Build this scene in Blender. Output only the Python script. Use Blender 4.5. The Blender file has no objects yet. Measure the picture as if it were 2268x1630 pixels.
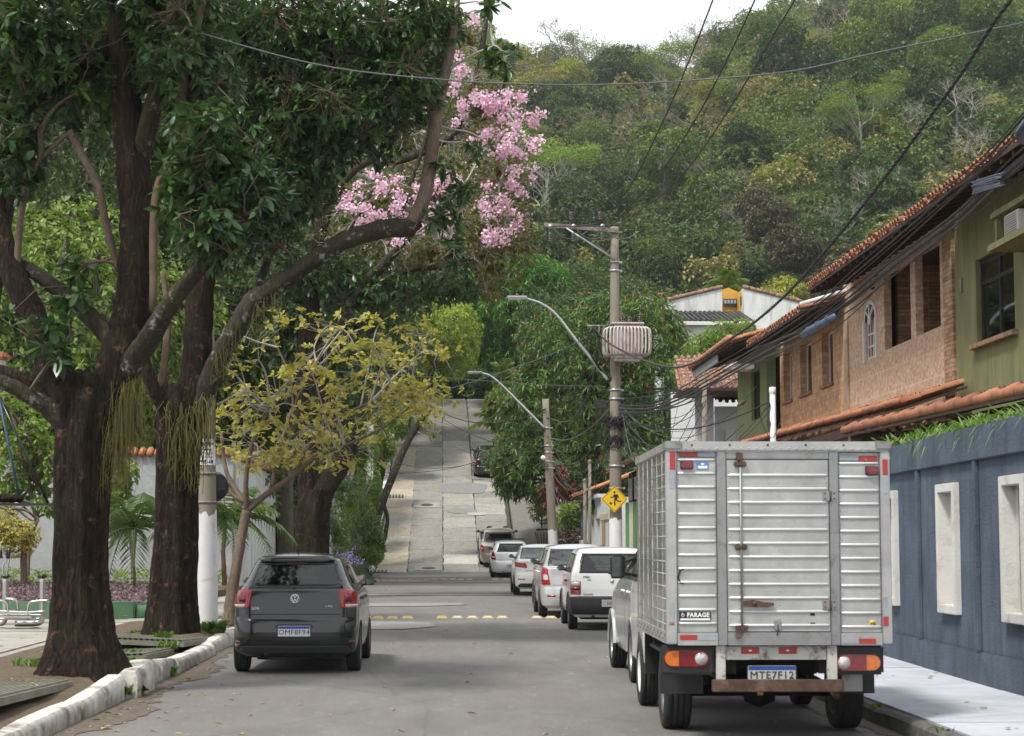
import bpy, bmesh, math, random
import numpy as np
from mathutils import Vector, Matrix
# ---------------------------------------------------------------- camera, sky, sun, exposure
SC = bpy.context.scene
COL = SC.collection
R = math.radians
CAM = Vector((0.0, 0.0, 1.63))
FPX = 4153.0                      # focal length in pixels of a 2268-wide picture
PITCH = math.atan(390 / FPX)
YAW = math.atan(144 / FPX)
cam_data = bpy.data.cameras.new('street_camera')
cam = bpy.data.objects.new('street_camera', cam_data)
COL.objects.link(cam)
cam.location = CAM
cam.rotation_euler = (math.pi / 2 + PITCH, 0, -YAW)
cam_data.lens = FPX / 2268 * 36
cam_data.sensor_width = 36
cam_data.clip_start = 0.3
cam_data.clip_end = 3000
cam_data.dof.use_dof = True
cam_data.dof.focus_distance = 70
cam_data.dof.aperture_fstop = 6.3
SC.camera = cam
RM = cam.rotation_euler.to_matrix()
SUN_EL, SUN_AZ = 57, 222          # azimuth clockwise from +Y (the way the street runs)
world = bpy.data.worlds.new('World')
SC.world = world
world.use_nodes = True
wn = world.node_tree
wn.nodes.clear()
wo = wn.nodes.new('ShaderNodeOutputWorld')
bg = wn.nodes.new('ShaderNodeBackground')
sky = wn.nodes.new('ShaderNodeTexSky')
sky.sky_type = 'NISHITA'
sky.sun_disc = False
sky.sun_elevation = R(SUN_EL)
sky.sun_rotation = R(SUN_AZ)
mixs = wn.nodes.new('ShaderNodeMixRGB')
mixs.inputs[0].default_value = 0.86
mixs.inputs[2].default_value = (10.5, 10.7, 10.9, 1)      # even white cloud cover
wn.links.new(sky.outputs[0], mixs.inputs[1])
wn.links.new(mixs.outputs[0], bg.inputs[0])
bg.inputs[1].default_value = 0.105
wn.links.new(bg.outputs[0], wo.inputs[0])
sun_data = bpy.data.lights.new('sun', 'SUN')
sun_data.energy = 3.2
sun_data.angle = R(10)
sun_data.color = (1, 0.95, 0.87)
sun = bpy.data.objects.new('sun', sun_data)
COL.objects.link(sun)
_a, _e = R(SUN_AZ), R(SUN_EL)
_d = Vector((math.sin(_a) * math.cos(_e), math.cos(_a) * math.cos(_e), math.sin(_e)))
sun.rotation_euler = _d.to_track_quat('Z', 'Y').to_euler()
vs = SC.view_settings
vs.view_transform = 'Standard'
vs.look = 'None'
vs.gamma = 1
vs.use_curve_mapping = False
vs.exposure = 0.36
SC.render.engine = 'CYCLES'
SC.cycles.max_bounces = 7
SC.cycles.transparent_max_bounces = 12
SC.cycles.diffuse_bounces = 3
SC.cycles.volume_bounces = 0
SC.cycles.caustics_reflective = False
SC.cycles.caustics_refractive = False
def P(u, v, Y):
 """world point seen at pixel (u, v) of a 2268-wide picture, at distance Y up the street"""
 d = RM @ Vector(((u - 1134) / FPX, -(v - 815) / FPX, -1))
 return CAM + d * (Y / d.y)
def G(u, v, z=0.0):
 """the ground point (height z) seen at a pixel"""
 d = RM @ Vector(((u - 1134) / FPX, -(v - 815) / FPX, -1))
 return CAM + d * ((z - CAM.z) / d.z)
# ---------------------------------------------------------------- bookkeeping helpers
rng = np.random.default_rng(7)
random.seed(7)
def tag(o, label=None, cat=None, group=None, kind=None):
 if label: o['label'] = label
 if cat: o['category'] = cat
 if group: o['group'] = group
 if kind: o['kind'] = kind
 return o
def empty(name, loc=(0, 0, 0), rz=0.0, label=None, cat=None, group=None):
 o = bpy.data.objects.new(name, None)
 o.empty_display_size = 0.2
 COL.objects.link(o)
 o.location = loc
 o.rotation_euler = (0, 0, rz)
 return tag(o, label, cat, group)
def link(name, me, parent=None, loc=None, rot=None):
 o = bpy.data.objects.new(name, me)
 COL.objects.link(o)
 if parent: o.parent = parent
 if loc is not None: o.location = loc
 if rot is not None: o.rotation_euler = rot
 return o
def copy_tree(o, parent=None):
 c = o.copy()
 COL.objects.link(c)
 c.parent = parent
 for ch in o.children:
  copy_tree(ch, c)
 return c
class MB:
 """collects shapes; build() links them as one mesh"""
 def __init__(s):
  s.v = []; s.f = []; s.sm = []
 def add(s, verts, faces, smooth=False, M=None):
  b = len(s.v)
  if M is not None:
   verts = [M @ Vector(p) for p in verts]
  s.v.extend(tuple(p) for p in verts)
  s.f.extend(tuple(i + b for i in f) for f in faces)
  s.sm.extend([smooth] * len(faces))
  return s
 def box(s, x0, x1, y0, y1, z0, z1, M=None):
  v = [(x0, y0, z0), (x1, y0, z0), (x1, y1, z0), (x0, y1, z0), (x0, y0, z1), (x1, y0, z1), (x1, y1, z1), (x0, y1, z1)]
  return s.add(v, [(3, 2, 1, 0), (4, 5, 6, 7), (0, 1, 5, 4), (1, 2, 6, 5), (2, 3, 7, 6), (3, 0, 4, 7)], False, M)
 def bbox(s, x0, x1, y0, y1, z0, z1, b=0.01, M=None):
  """box with chamfered edges"""
  bm = bmesh.new()
  bmesh.ops.create_cube(bm, size=1)
  for v in bm.verts:
   v.co = ((x0 + x1) / 2 + v.co.x * (x1 - x0), (y0 + y1) / 2 + v.co.y * (y1 - y0), (z0 + z1) / 2 + v.co.z * (z1 - z0))
  bmesh.ops.bevel(bm, geom=bm.edges[:], offset=b, segments=2, affect='EDGES')
  bm.verts.index_update()
  s.add([v.co.copy() for v in bm.verts], [[v.index for v in f.verts] for f in bm.faces], False, M)
  bm.free()
  return s
 def tube(s, pts, rad, n=8, cap=True, smooth=True, M=None, noise=0.0, seed=0, flute=0.0):
  pts = [Vector(p) for p in pts]
  if not hasattr(rad, '__len__'): rad = [rad] * len(pts)
  rr = random.Random(seed)
  ph = rr.random() * 6.28
  V = []; F = []
  prev = None
  for i, p in enumerate(pts):
   t = (pts[min(i + 1, len(pts) - 1)] - pts[max(i - 1, 0)])
   if t.length < 1e-9: t = Vector((0, 0, 1))
   t.normalize()
   if prev is None:
    a = t.cross(Vector((0, 1, 0)) if abs(t.y) < .9 else Vector((1, 0, 0))).normalized()
   else:
    a = (prev - t * prev.dot(t))
    a = a.normalized() if a.length > 1e-6 else t.orthogonal().normalized()
   prev = a
   b = t.cross(a)
   for k in range(n):
    th = 2 * math.pi * k / n
    r = rad[i]
    if noise: r *= 1 + noise * (rr.random() - .5) * 2
    if flute: r *= 1 + flute * (math.sin(th * 5 + ph + i * .12) * .5 + math.sin(th * 9 + ph * 2 - i * .08) * .3 + math.sin(th * 17 + i * .2) * .25)
    V.append(p + (a * math.cos(th) + b * math.sin(th)) * r)
  for i in range(len(pts) - 1):
   for k in range(n):
    k2 = (k + 1) % n
    F.append((i * n + k, i * n + k2, (i + 1) * n + k2, (i + 1) * n + k))
  if cap:
   F.append(tuple(range(n - 1, -1, -1)))
   F.append(tuple((len(pts) - 1) * n + k for k in range(n)))
  return s.add(V, F, smooth, M)
 def cyl(s, p0, p1, r, n=12, M=None, r1=None):
  return s.tube([p0, p1], [r, r if r1 is None else r1], n, True, n > 6, M)
 def lathe(s, prof, n=20, M=None, smooth=True, axis='z'):
  """prof: (radius, height) pairs round the z axis"""
  V = []; F = []
  for r, z in prof:
   for k in range(n):
    th = 2 * math.pi * k / n
    p = (r * math.cos(th), r * math.sin(th), z)
    if axis == 'x': p = (p[2], p[0], p[1])
    if axis == 'y': p = (p[0], p[2], p[1])
    V.append(p)
  for i in range(len(prof) - 1):
   for k in range(n):
    k2 = (k + 1) % n
    F.append((i * n + k, i * n + k2, (i + 1) * n + k2, (i + 1) * n + k))
  return s.add(V, F, smooth, M)
 def poly(s, pts, depth, axis='y', M=None):
  """prism: flat outline given as 3D points, pushed by the vector depth"""
  n = len(pts)
  pts = [Vector(p) for p in pts]
  d = Vector(depth)
  V = pts + [p + d for p in pts]
  F = [tuple(range(n)), tuple(range(2 * n - 1, n - 1, -1))] + [(i, i + n, (i + 1) % n + n, (i + 1) % n) for i in range(n)]
  return s.add(V, F, False, M)
 def build(s, name, mat, parent=None, loc=None, rot=None, smooth=None):
  me = bpy.data.meshes.new(name)
  me.from_pydata(s.v, [], s.f)
  me.polygons.foreach_set('use_smooth', [bool(x) if smooth is None else smooth for x in s.sm])
  if mat: me.materials.append(mat)
  me.update()
  return link(name, me, parent, loc, rot)
def recalc(o):
 bm = bmesh.new(); bm.from_mesh(o.data)
 bmesh.ops.recalc_face_normals(bm, faces=bm.faces)
 bm.to_mesh(o.data); bm.free()
 return o
def np_mesh(name, V, F, mat, smooth=False):
 """V (n,3) array, F (m,k) array of equal-sized faces"""
 me = bpy.data.meshes.new(name)
 V = np.asarray(V, np.float32); F = np.asarray(F, np.int32)
 me.vertices.add(len(V)); me.vertices.foreach_set('co', V.ravel())
 k = F.shape[1]
 me.loops.add(F.size); me.loops.foreach_set('vertex_index', F.ravel())
 me.polygons.add(len(F)); me.polygons.foreach_set('loop_start', np.arange(0, F.size, k, dtype=np.int32))
 if smooth: me.polygons.foreach_set('use_smooth', np.ones(len(F), bool))
 me.update(calc_edges=True)
 if mat: me.materials.append(mat)
 return me
def spline(pts, rad=None, k=4):
 """Catmull-Rom through points (and radii)"""
 pts = [Vector(p) for p in pts]
 n = len(pts)
 out = []; ro = []
 for i in range(n - 1):
  p0, p1, p2, p3 = pts[max(i - 1, 0)], pts[i], pts[i + 1], pts[min(i + 2, n - 1)]
  for j in range(k):
   t = j / k
   out.append(.5 * ((2 * p1) + (p2 - p0) * t + (2 * p0 - 5 * p1 + 4 * p2 - p3) * t * t + (3 * p1 - p0 - 3 * p2 + p3) * t ** 3))
   if rad: ro.append(rad[i] * (1 - t) + rad[i + 1] * t)
 out.append(pts[-1])
 if rad: ro.append(rad[-1]); return out, ro
 return out
def text_mesh(s, size, extrude=0.002, bold=0.0, align='CENTER'):
 cu = bpy.data.curves.new('lettering', 'FONT')
 cu.body = s; cu.size = size; cu.extrude = extrude; cu.offset = bold
 cu.space_character = 1.06; cu.align_x = align; cu.align_y = 'CENTER'; cu.resolution_u = 2
 o = bpy.data.objects.new('lettering', cu)
 COL.objects.link(o)
 dg = bpy.context.evaluated_depsgraph_get()
 me = bpy.data.meshes.new_from_object(o.evaluated_get(dg))
 bpy.data.objects.remove(o)
 me.name = 'lettering'
 return me
def lettering(name, s, size, mat, parent, loc, rot=(math.pi / 2, 0, 0), bold=0.0, sx=1.0, extrude=0.0015):
 me = text_mesh(s, size, extrude, bold)
 me.materials.clear(); me.materials.append(mat)
 o = link(name, me, parent, loc, rot)
 o.scale = (sx, 1, 1)
 return o
# ---------------------------------------------------------------- materials
def new_mat(name):
 m = bpy.data.materials.new(name)
 m.use_nodes = True
 nt = m.node_tree
 b = nt.nodes['Principled BSDF']
 return m, nt, b
def N(nt, typ, **kw):
 n = nt.nodes.new(typ)
 for k, v in kw.items():
  if k in n.inputs.keys() if isinstance(k, str) else False:
   n.inputs[k].default_value = v
  else:
   setattr(n, k, v)
 return n
def noise(nt, scale, detail=4, rough=.6, coord='Object', stretch=None, dist=0.0):
 tc = nt.nodes.new('ShaderNodeTexCoord')
 n = nt.nodes.new('ShaderNodeTexNoise')
 n.inputs['Scale'].default_value = scale
 n.inputs['Detail'].default_value = detail
 n.inputs['Roughness'].default_value = rough
 n.inputs['Distortion'].default_value = dist
 out = tc.outputs[coord]
 if stretch:
  mp = nt.nodes.new('ShaderNodeMapping')
  mp.inputs['Scale'].default_value = stretch
  nt.links.new(out, mp.inputs[0]); out = mp.outputs[0]
 nt.links.new(out, n.inputs['Vector'])
 return n.outputs['Fac']
def ramp(nt, fac, stops):
 r = nt.nodes.new('ShaderNodeValToRGB')
 el = r.color_ramp.elements
 while len(el) < len(stops): el.new(0.5)
 for e, (p, c) in zip(el, stops):
  e.position = p
  e.color = (*c, 1) if len(c) == 3 else c
 nt.links.new(fac, r.inputs[0])
 return r.outputs[0]
def mixc(nt, fac, a, b, mode='MIX'):
 m = nt.nodes.new('ShaderNodeMixRGB'); m.blend_type = mode
 for i, x in ((0, fac), (1, a), (2, b)):
  if isinstance(x, (int, float)): m.inputs[i].default_value = x
  elif isinstance(x, tuple): m.inputs[i].default_value = (*x, 1)
  else: nt.links.new(x, m.inputs[i])
 return m.outputs[0]
def bump(nt, b, h, strength=.5, dist=.01, prev=None):
 n = nt.nodes.new('ShaderNodeBump')
 n.inputs['Strength'].default_value = strength
 n.inputs['Distance'].default_value = dist
 nt.links.new(h, n.inputs['Height'])
 if prev is not None: nt.links.new(prev, n.inputs['Normal'])
 nt.links.new(n.outputs[0], b.inputs['Normal'])
 return n.outputs[0]
def mat(name, col, rough=.7, metal=0.0, spec=.5, var=.12, vscale=6.0, bmp=0.0, bscale=60.0, bdist=.005, coat=0.0, stretch=None, dirt=None, dscale=3.0, dlo=.5, dhi=.7, isl=0.0, emit=None):
 """plain surface with a little mottling; dirt = colour of worn or stained patches; isl = brightness spread between separate pieces"""
 m, nt, b = new_mat(name)
 c = tuple(col)
 dark = tuple(x * (1 - var) for x in c); lite = tuple(min(1, x * (1 + var)) for x in c)
 out = ramp(nt, noise(nt, vscale, 5, .65, stretch=stretch), [(.3, dark), (.7, lite)])
 if dirt:
  f = ramp(nt, noise(nt, dscale, 8, .7, stretch=stretch, dist=.3), [(dlo, (0, 0, 0)), (dhi, (1, 1, 1))])
  out = mixc(nt, f, out, tuple(dirt))
 if isl:
  oi = nt.nodes.new('ShaderNodeObjectInfo')
  mr = nt.nodes.new('ShaderNodeMapRange')
  mr.inputs[3].default_value = 1 - isl; mr.inputs[4].default_value = 1 + isl
  nt.links.new(oi.outputs['Random'], mr.inputs[0])
  out = mixc(nt, 1.0, out, mr.outputs[0], 'MULTIPLY')
 nt.links.new(out, b.inputs['Base Color'])
 b.inputs['Roughness'].default_value = rough
 b.inputs['Metallic'].default_value = metal
 b.inputs['Specular IOR Level'].default_value = spec
 b.inputs['Coat Weight'].default_value = coat
 b.inputs['Coat Roughness'].default_value = .08
 if bmp: bump(nt, b, noise(nt, bscale, 5, .65, stretch=stretch), bmp, bdist)
 return m
def streak(m, col, sc=2.2, lo=.5, hi=.72, amt=.6, stretch=(2.5, 2.5, .22)):
 """rain streaks over an existing material"""
 nt = m.node_tree; b = nt.nodes['Principled BSDF']
 src = b.inputs['Base Color'].links[0].from_socket
 f = ramp(nt, noise(nt, sc, 8, .7, stretch=stretch, dist=.15), [(lo, (0, 0, 0)), (hi, (amt, amt, amt))])
 nt.links.new(mixc(nt, f, src, col), b.inputs['Base Color'])
 return m
def leaf_mat(name, cols, rough=.45, transl=.35, spec=.5, hue=0.0, patch=.5, tint=(1.25, 1.35, .6)):
 """foliage: colour differs leaf by leaf (island), by branch-sized noise and, with hue, tree by tree"""
 m = bpy.data.materials.new(name); m.use_nodes = True
 nt = m.node_tree; nt.nodes.clear()
 out = nt.nodes.new('ShaderNodeOutputMaterial')
 b = nt.nodes.new('ShaderNodeBsdfPrincipled')
 tr = nt.nodes.new('ShaderNodeBsdfTranslucent')
 mx = nt.nodes.new('ShaderNodeMixShader')
 ge = nt.nodes.new('ShaderNodeNewGeometry')
 ns = noise(nt, patch, 3, .6)
 ad = nt.nodes.new('ShaderNodeMath'); ad.operation = 'MULTIPLY_ADD'
 nt.links.new(ge.outputs['Random Per Island'], ad.inputs[0]); ad.inputs[1].default_value = .6
 ml = nt.nodes.new('ShaderNodeMath'); ml.operation = 'MULTIPLY_ADD'
 nt.links.new(ns, ml.inputs[0]); ml.inputs[1].default_value = 1.3; ml.inputs[2].default_value = -.45
 nt.links.new(ml.outputs[0], ad.inputs[2])
 k = len(cols)
 c = ramp(nt, ad.outputs[0], [(i / max(1, k - 1), cc) for i, cc in enumerate(cols)])
 if hue:
  oi = nt.nodes.new('ShaderNodeObjectInfo')
  mr = nt.nodes.new('ShaderNodeMapRange'); mr.inputs[3].default_value = 1 - hue; mr.inputs[4].default_value = 1 + hue
  nt.links.new(oi.outputs['Random'], mr.inputs[0])
  c = mixc(nt, 1.0, c, mr.outputs[0], 'MULTIPLY')
 nt.links.new(c, b.inputs['Base Color'])
 tc = mixc(nt, 1.0, c, tint, 'MULTIPLY')
 nt.links.new(tc, tr.inputs[0])
 b.inputs['Roughness'].default_value = rough
 b.inputs['Specular IOR Level'].default_value = spec
 mx.inputs[0].default_value = transl
 nt.links.new(b.outputs[0], mx.inputs[1]); nt.links.new(tr.outputs[0], mx.inputs[2])
 nt.links.new(mx.outputs[0], out.inputs[0])
 return m
def bark_mat(name, dark, light, vs=1.0, moss=None, strength=.9, dist=.03, lich=None):
 m, nt, b = new_mat(name)
 f0 = noise(nt, 11 * vs, 9, .75, stretch=(1, 1, .24), dist=1.1)
 vo = nt.nodes.new('ShaderNodeTexVoronoi'); vo.feature = 'DISTANCE_TO_EDGE'; vo.inputs['Scale'].default_value = 24 * vs
 tcn = nt.nodes.new('ShaderNodeTexCoord'); mpn = nt.nodes.new('ShaderNodeMapping'); mpn.inputs['Scale'].default_value = (1, 1, .11)
 wn_ = nt.nodes.new('ShaderNodeTexNoise'); wn_.inputs['Scale'].default_value = 3.5; wn_.inputs['Detail'].default_value = 6
 nt.links.new(tcn.outputs['Object'], wn_.inputs[0])
 nt.links.new(mixc(nt, .14, tcn.outputs['Object'], wn_.outputs['Color']), mpn.inputs[0]); nt.links.new(mpn.outputs[0], vo.inputs['Vector'])
 f = mixc(nt, .3, f0, ramp(nt, vo.outputs['Distance'], [(0, (.05, .05, .05)), (.3, (.6, .6, .6)), (.6, (.75, .75, .75))]))
 c = ramp(nt, f, [(.3, dark), (.5, tuple((a + q) / 2 * .8 for a, q in zip(dark, light))), (.72, light)])
 big = noise(nt, 1.3, 4, .6)
 c = mixc(nt, ramp(nt, big, [(.35, (.0, .0, .0)), (.75, (.6, .6, .6))]), c, tuple(x * .6 for x in dark))
 if moss:
  c = mixc(nt, ramp(nt, noise(nt, 2.2, 5, .7), [(.5, (0, 0, 0)), (.7, (.7, .7, .7))]), c, moss)
 if lich:
  c = mixc(nt, ramp(nt, noise(nt, 5.5, 5, .75), [(.58, (0, 0, 0)), (.66, (.8, .8, .8))]), c, lich)
 nt.links.new(c, b.inputs['Base Color'])
 b.inputs['Roughness'].default_value = .9
 b.inputs['Specular IOR Level'].default_value = .2
 bump(nt, b, f, strength, dist)
 return m
def glass_mat(name, tint=(.3, .36, .33), refl=.06):
 """tinted window glass: lets the inside be seen and mirrors the surroundings"""
 m = bpy.data.materials.new(name); m.use_nodes = True
 nt = m.node_tree; nt.nodes.clear()
 out = nt.nodes.new('ShaderNodeOutputMaterial')
 tr = nt.nodes.new('ShaderNodeBsdfTransparent'); tr.inputs[0].default_value = (*tint, 1)
 gl = nt.nodes.new('ShaderNodeBsdfGlossy'); gl.inputs['Roughness'].default_value = .03
 fr = nt.nodes.new('ShaderNodeLayerWeight'); fr.inputs[0].default_value = .5
 pw = nt.nodes.new('ShaderNodeMath'); pw.operation = 'POWER'; pw.inputs[1].default_value = 3.5
 nt.links.new(fr.outputs['Facing'], pw.inputs[0])
 ad = nt.nodes.new('ShaderNodeMath'); ad.operation = 'ADD'; ad.inputs[1].default_value = refl
 hf = nt.nodes.new('ShaderNodeMath'); hf.operation = 'MULTIPLY'; hf.inputs[1].default_value = .7
 nt.links.new(pw.outputs[0], hf.inputs[0]); nt.links.new(hf.outputs[0], ad.inputs[0])
 mx = nt.nodes.new('ShaderNodeMixShader')
 nt.links.new(ad.outputs[0], mx.inputs[0]); nt.links.new(tr.outputs[0], mx.inputs[1]); nt.links.new(gl.outputs[0], mx.inputs[2])
 nt.links.new(mx.outputs[0], out.inputs[0])
 return m
# ================================================================ THE SETTING: ground, road, pavements, hill
def gz(Y):
 """height of the street: nearly level, then a 26 % slope, then the crest"""
 if Y < 20: return 0.0
 if Y < 79.5: return .004 * (Y - 20)
 if Y < 84.5:
  t = Y - 79.5
  return .238 + .004 * t + .0249 * t * t
 if Y < 121: return .24 + .257 * (Y - 82)
 t = min(Y, 131) - 121
 return 10.263 + .257 * t - .257 * .9 * t * t / 20 + max(0, Y - 131) * .0257
SKY_U = [-900, -300, 300, 800, 1000, 1060, 1130, 1300, 1420, 1500, 1570, 1700, 1900, 2268, 2800, 3600]
SKY_V = [40, 30, 25, 20, 45, 70, 96, 104, 108, 92, 58, -20, -90, -190, -260, -300]
RIDGE = 400.0
def terr(x, Y):
 z = gz(Y)
 z -= .35 if abs(x) < 4.5 and Y > 60 else (.12 if Y > 81 else 0)
 side = abs(x) - 12
 if Y > 128:
  u = 990 + FPX * x / min(Y, RIDGE)
  v = np.interp(u, SKY_U, SKY_V) + 92
  zr = CAM.z + (1205 - v) / FPX * RIDGE
  z0 = gz(128)
  t = (min(Y, RIDGE) - 128) / (RIDGE - 128)
  z = z0 + (zr - z0) * (t ** .93) * min(1, (Y - 128) / 42)
  z += (math.sin(x * .045 + Y * .021) * 2.6 + math.sin(x * .11 - Y * .07) * 1.1) * min(1, (Y - 128) / 40)
  if Y > RIDGE: z -= (Y - RIDGE) * .12
 return z
m_soil = mat('forest_soil', (.055, .072, .024), .95, var=.4, vscale=.4, bmp=.6, bscale=3, bdist=.3, dirt=(.035, .05, .018), dscale=.3)
xs = np.concatenate([np.arange(-420, -60, 24), np.arange(-60, 60, 3.2), np.arange(60, 460, 20)])
ys = np.concatenate([np.arange(-60, 90, 10), np.arange(90, 165, 3), np.arange(165, 420, 8), np.arange(420, 1300, 60)])
V = [(x, y, terr(x, y) - (.08 if y < 81 else .1)) for y in ys for x in xs]
nx = len(xs)
F = [(j * nx + i, j * nx + i + 1, (j + 1) * nx + i + 1, (j + 1) * nx + i) for j in range(len(ys) - 1) for i in range(nx - 1)]
g = MB(); g.add(V, F, True)
ground = tag(g.build('ground', m_soil), kind='structure')
# ---- asphalt
m_asph, nt, b = new_mat('worn_asphalt')
fine = noise(nt, 95, 5, .75)
mid = noise(nt, 1.1, 6, .62, stretch=(1.4, .45, 1))
big = noise(nt, .33, 3, .5, stretch=(1.2, .4, 1))
c = ramp(nt, mid, [(.34, (.165, .158, .15)), (.5, (.205, .197, .186)), (.68, (.25, .24, .226))])
pink = ramp(nt, big, [(.5, (0, 0, 0)), (.62, (.55, .55, .55))])
c = mixc(nt, pink, c, (.215, .185, .17))
c = mixc(nt, ramp(nt, fine, [(.35, (.8, .8, .8)), (.65, (0, 0, 0))]), c, (.1, .096, .092))
c = mixc(nt, ramp(nt, noise(nt, 24, 6, .8), [(.42, (.5, .5, .5)), (.55, (0, 0, 0))]), c, (.12, .115, .108))
c = mixc(nt, ramp(nt, noise(nt, 4.5, 7, .75, stretch=(1.5, .5, 1)), [(.56, (0, 0, 0)), (.7, (.45, .45, .45))]), c, (.29, .275, .255))
vo = nt.nodes.new('ShaderNodeTexVoronoi'); vo.feature = 'DISTANCE_TO_EDGE'; vo.inputs['Scale'].default_value = .32
tc = nt.nodes.new('ShaderNodeTexCoord'); mp = nt.nodes.new('ShaderNodeMapping'); mp.inputs['Scale'].default_value = (1.2, .55, 1)
nz = nt.nodes.new('ShaderNodeTexNoise'); nz.inputs['Scale'].default_value = 2.2; nz.inputs['Detail'].default_value = 6
nt.links.new(tc.outputs['Object'], nz.inputs[0])
av = nt.nodes.new('ShaderNodeMixRGB'); av.inputs[0].default_value = .12
nt.links.new(tc.outputs['Object'], av.inputs[1]); nt.links.new(nz.outputs['Color'], av.inputs[2])
nt.links.new(av.outputs[0], mp.inputs[0]); nt.links.new(mp.outputs[0], vo.inputs['Vector'])
c = mixc(nt, ramp(nt, vo.outputs['Distance'], [(0, (.4, .4, .4)), (.008, (0, 0, 0))]), c, (.09, .086, .08))
nt.links.new(c, b.inputs['Base Color'])
b.inputs['Roughness'].default_value = .85
b.inputs['Specular IOR Level'].default_value = .35
bump(nt, b, fine, .55, .006)
XL, XR = -3.4, 3.95
g = MB()
n = 60
yy = np.linspace(-12, 82.2, n)
xx = np.linspace(XL - .1, XR + .1, 14)
V = [(x if abs(x) < 3 else x * (1 - max(0, y - 68) / 14 * (.1 if x < 0 else .22)), y, gz(y) + .03 * math.cos((x - .27) / 3.8 * 1.3) - .026) for y in yy for x in xx]
F = [(j * 14 + i, j * 14 + i + 1, (j + 1) * 14 + i + 1, (j + 1) * 14 + i) for j in range(n - 1) for i in range(13)]
g.add(V, F, True)
road = tag(g.build('asphalt_road', m_asph), kind='structure')
m_patchd = mat('dark_asphalt_patch', (.2, .196, .188), .85, var=.25, vscale=14, bmp=.4, bscale=90)
m_patchl = mat('pale_asphalt_patch', (.235, .225, .21), .9, var=.2, vscale=9, bmp=.3, bscale=80)
def road_z0(x, y): return gz(y) + .03 * math.cos((x - .27) / 3.8 * 1.3) - .026
def blob_patch(name, cx, cy, rx, ry, mt, parent, z=.012, seed=0, n=22, sq=2.6):
 rr = random.Random(seed)
 pts = []
 for k in range(n):
  th = 2 * math.pi * k / n
  r = (abs(math.cos(th)) ** sq + abs(math.sin(th)) ** sq) ** (-1 / sq) * (1 + rr.uniform(-.09, .09))
  x, y = cx + rx * r * math.cos(th), cy + ry * r * math.sin(th)
  pts.append((x, y, gz(y) + z + .03 * math.cos((x - .27) / 3.8 * 1.3) * (1 if y < 82 else 0) - (.026 if y < 82 else 0)))
 m = MB(); m.add(pts, [tuple(range(n))], False)
 return m.build(name, mt, parent)
blob_patch('patch', -1.2, 47.5, 1.7, 1.1, m_patchl, road, seed=1)
blob_patch('patch', 1.9, 66, 2.1, .35, m_patchd, road, seed=2)
blob_patch('patch', -.2, 55.5, 3.3, .5, m_patchd, road, seed=3)
blob_patch('patch', -1.3, 36.5, 1.1, 1.6, m_patchl, road, seed=4)
blob_patch('patch', .6, 71, 2.2, .5, m_patchd, road, seed=6)
blob_patch('patch', -1.8, 73, 1.2, 1.6, m_patchl, road, seed=7)
blob_patch('patch', -.1, 80.0, 3.0, 1.7, m_patchl, road, seed=21, sq=6)
blob_patch('patch', .2, 75.9, 3.1, .8, m_patchl, road, seed=22, sq=5, z=.009)
blob_patch('patch', 1.8, 78.5, 1.4, .9, m_patchd, road, seed=8)
m_tar = mat('tar_seam', (.035, .034, .034), .6)
for sd, (x0, y0, x1, y1) in enumerate([(-3.2, 59.5, 3.6, 61.2), (-3.2, 69, 3.6, 70.2), (-3.3, 76.5, 3.2, 76), (-3.0, 80.6, 2.9, 80.9)]):
 rr = random.Random(sd + 50); k = 26; L = []; Rr = []
 d = Vector((x1 - x0, y1 - y0, 0)); nrm = Vector((-d.y, d.x, 0)).normalized()
 for i in range(k):
  t = i / (k - 1)
  p = Vector((x0, y0, 0)) + d * t + nrm * (rr.uniform(-.07, .07) + .25 * math.sin(t * 6 + sd))
  w = rr.uniform(.008, .022) + (.02 if sd != 3 else 0)
  zz = gz(p.y) + .016 + .03 * math.cos((p.x - .27) / 3.8 * 1.3) - .026
  L.append((*(p + nrm * w).xy, zz)); Rr.append((*(p - nrm * w).xy, zz))
 m = MB(); m.add(L + Rr, [(i, i + 1, k + i + 1, k + i) for i in range(k - 1)])
 m.build('tar_seam', m_tar, road)
m_gut = mat('gutter_grit', (.1, .078, .058), .95, var=.5, vscale=20, bmp=.6, bscale=60, dirt=(.17, .15, .13), dscale=9)
for (a_, b2, sx, xw) in ((12, 78, -3.39, .34), (12, 74, 3.94, -.22)):
 rr = random.Random(int(a_ + sx)); k = int((b2 - a_) / .22); V = []
 for i in range(k + 1):
  y = a_ + (b2 - a_) * i / k; x2 = sx + xw * (1 + .45 * math.sin(y * 1.1) + rr.uniform(-.28, .28))
  V += [(x, y, road_z0(x, y) + .006) for x in (sx, sx + (x2 - sx) * .5, x2)]
 m = MB(); m.add(V, [(3 * i + j, 3 * i + j + 1, 3 * i + j + 4, 3 * i + j + 3) for i in range(k) for j in (0, 1)]); m.build('gutter_grit', m_gut, road)
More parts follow.
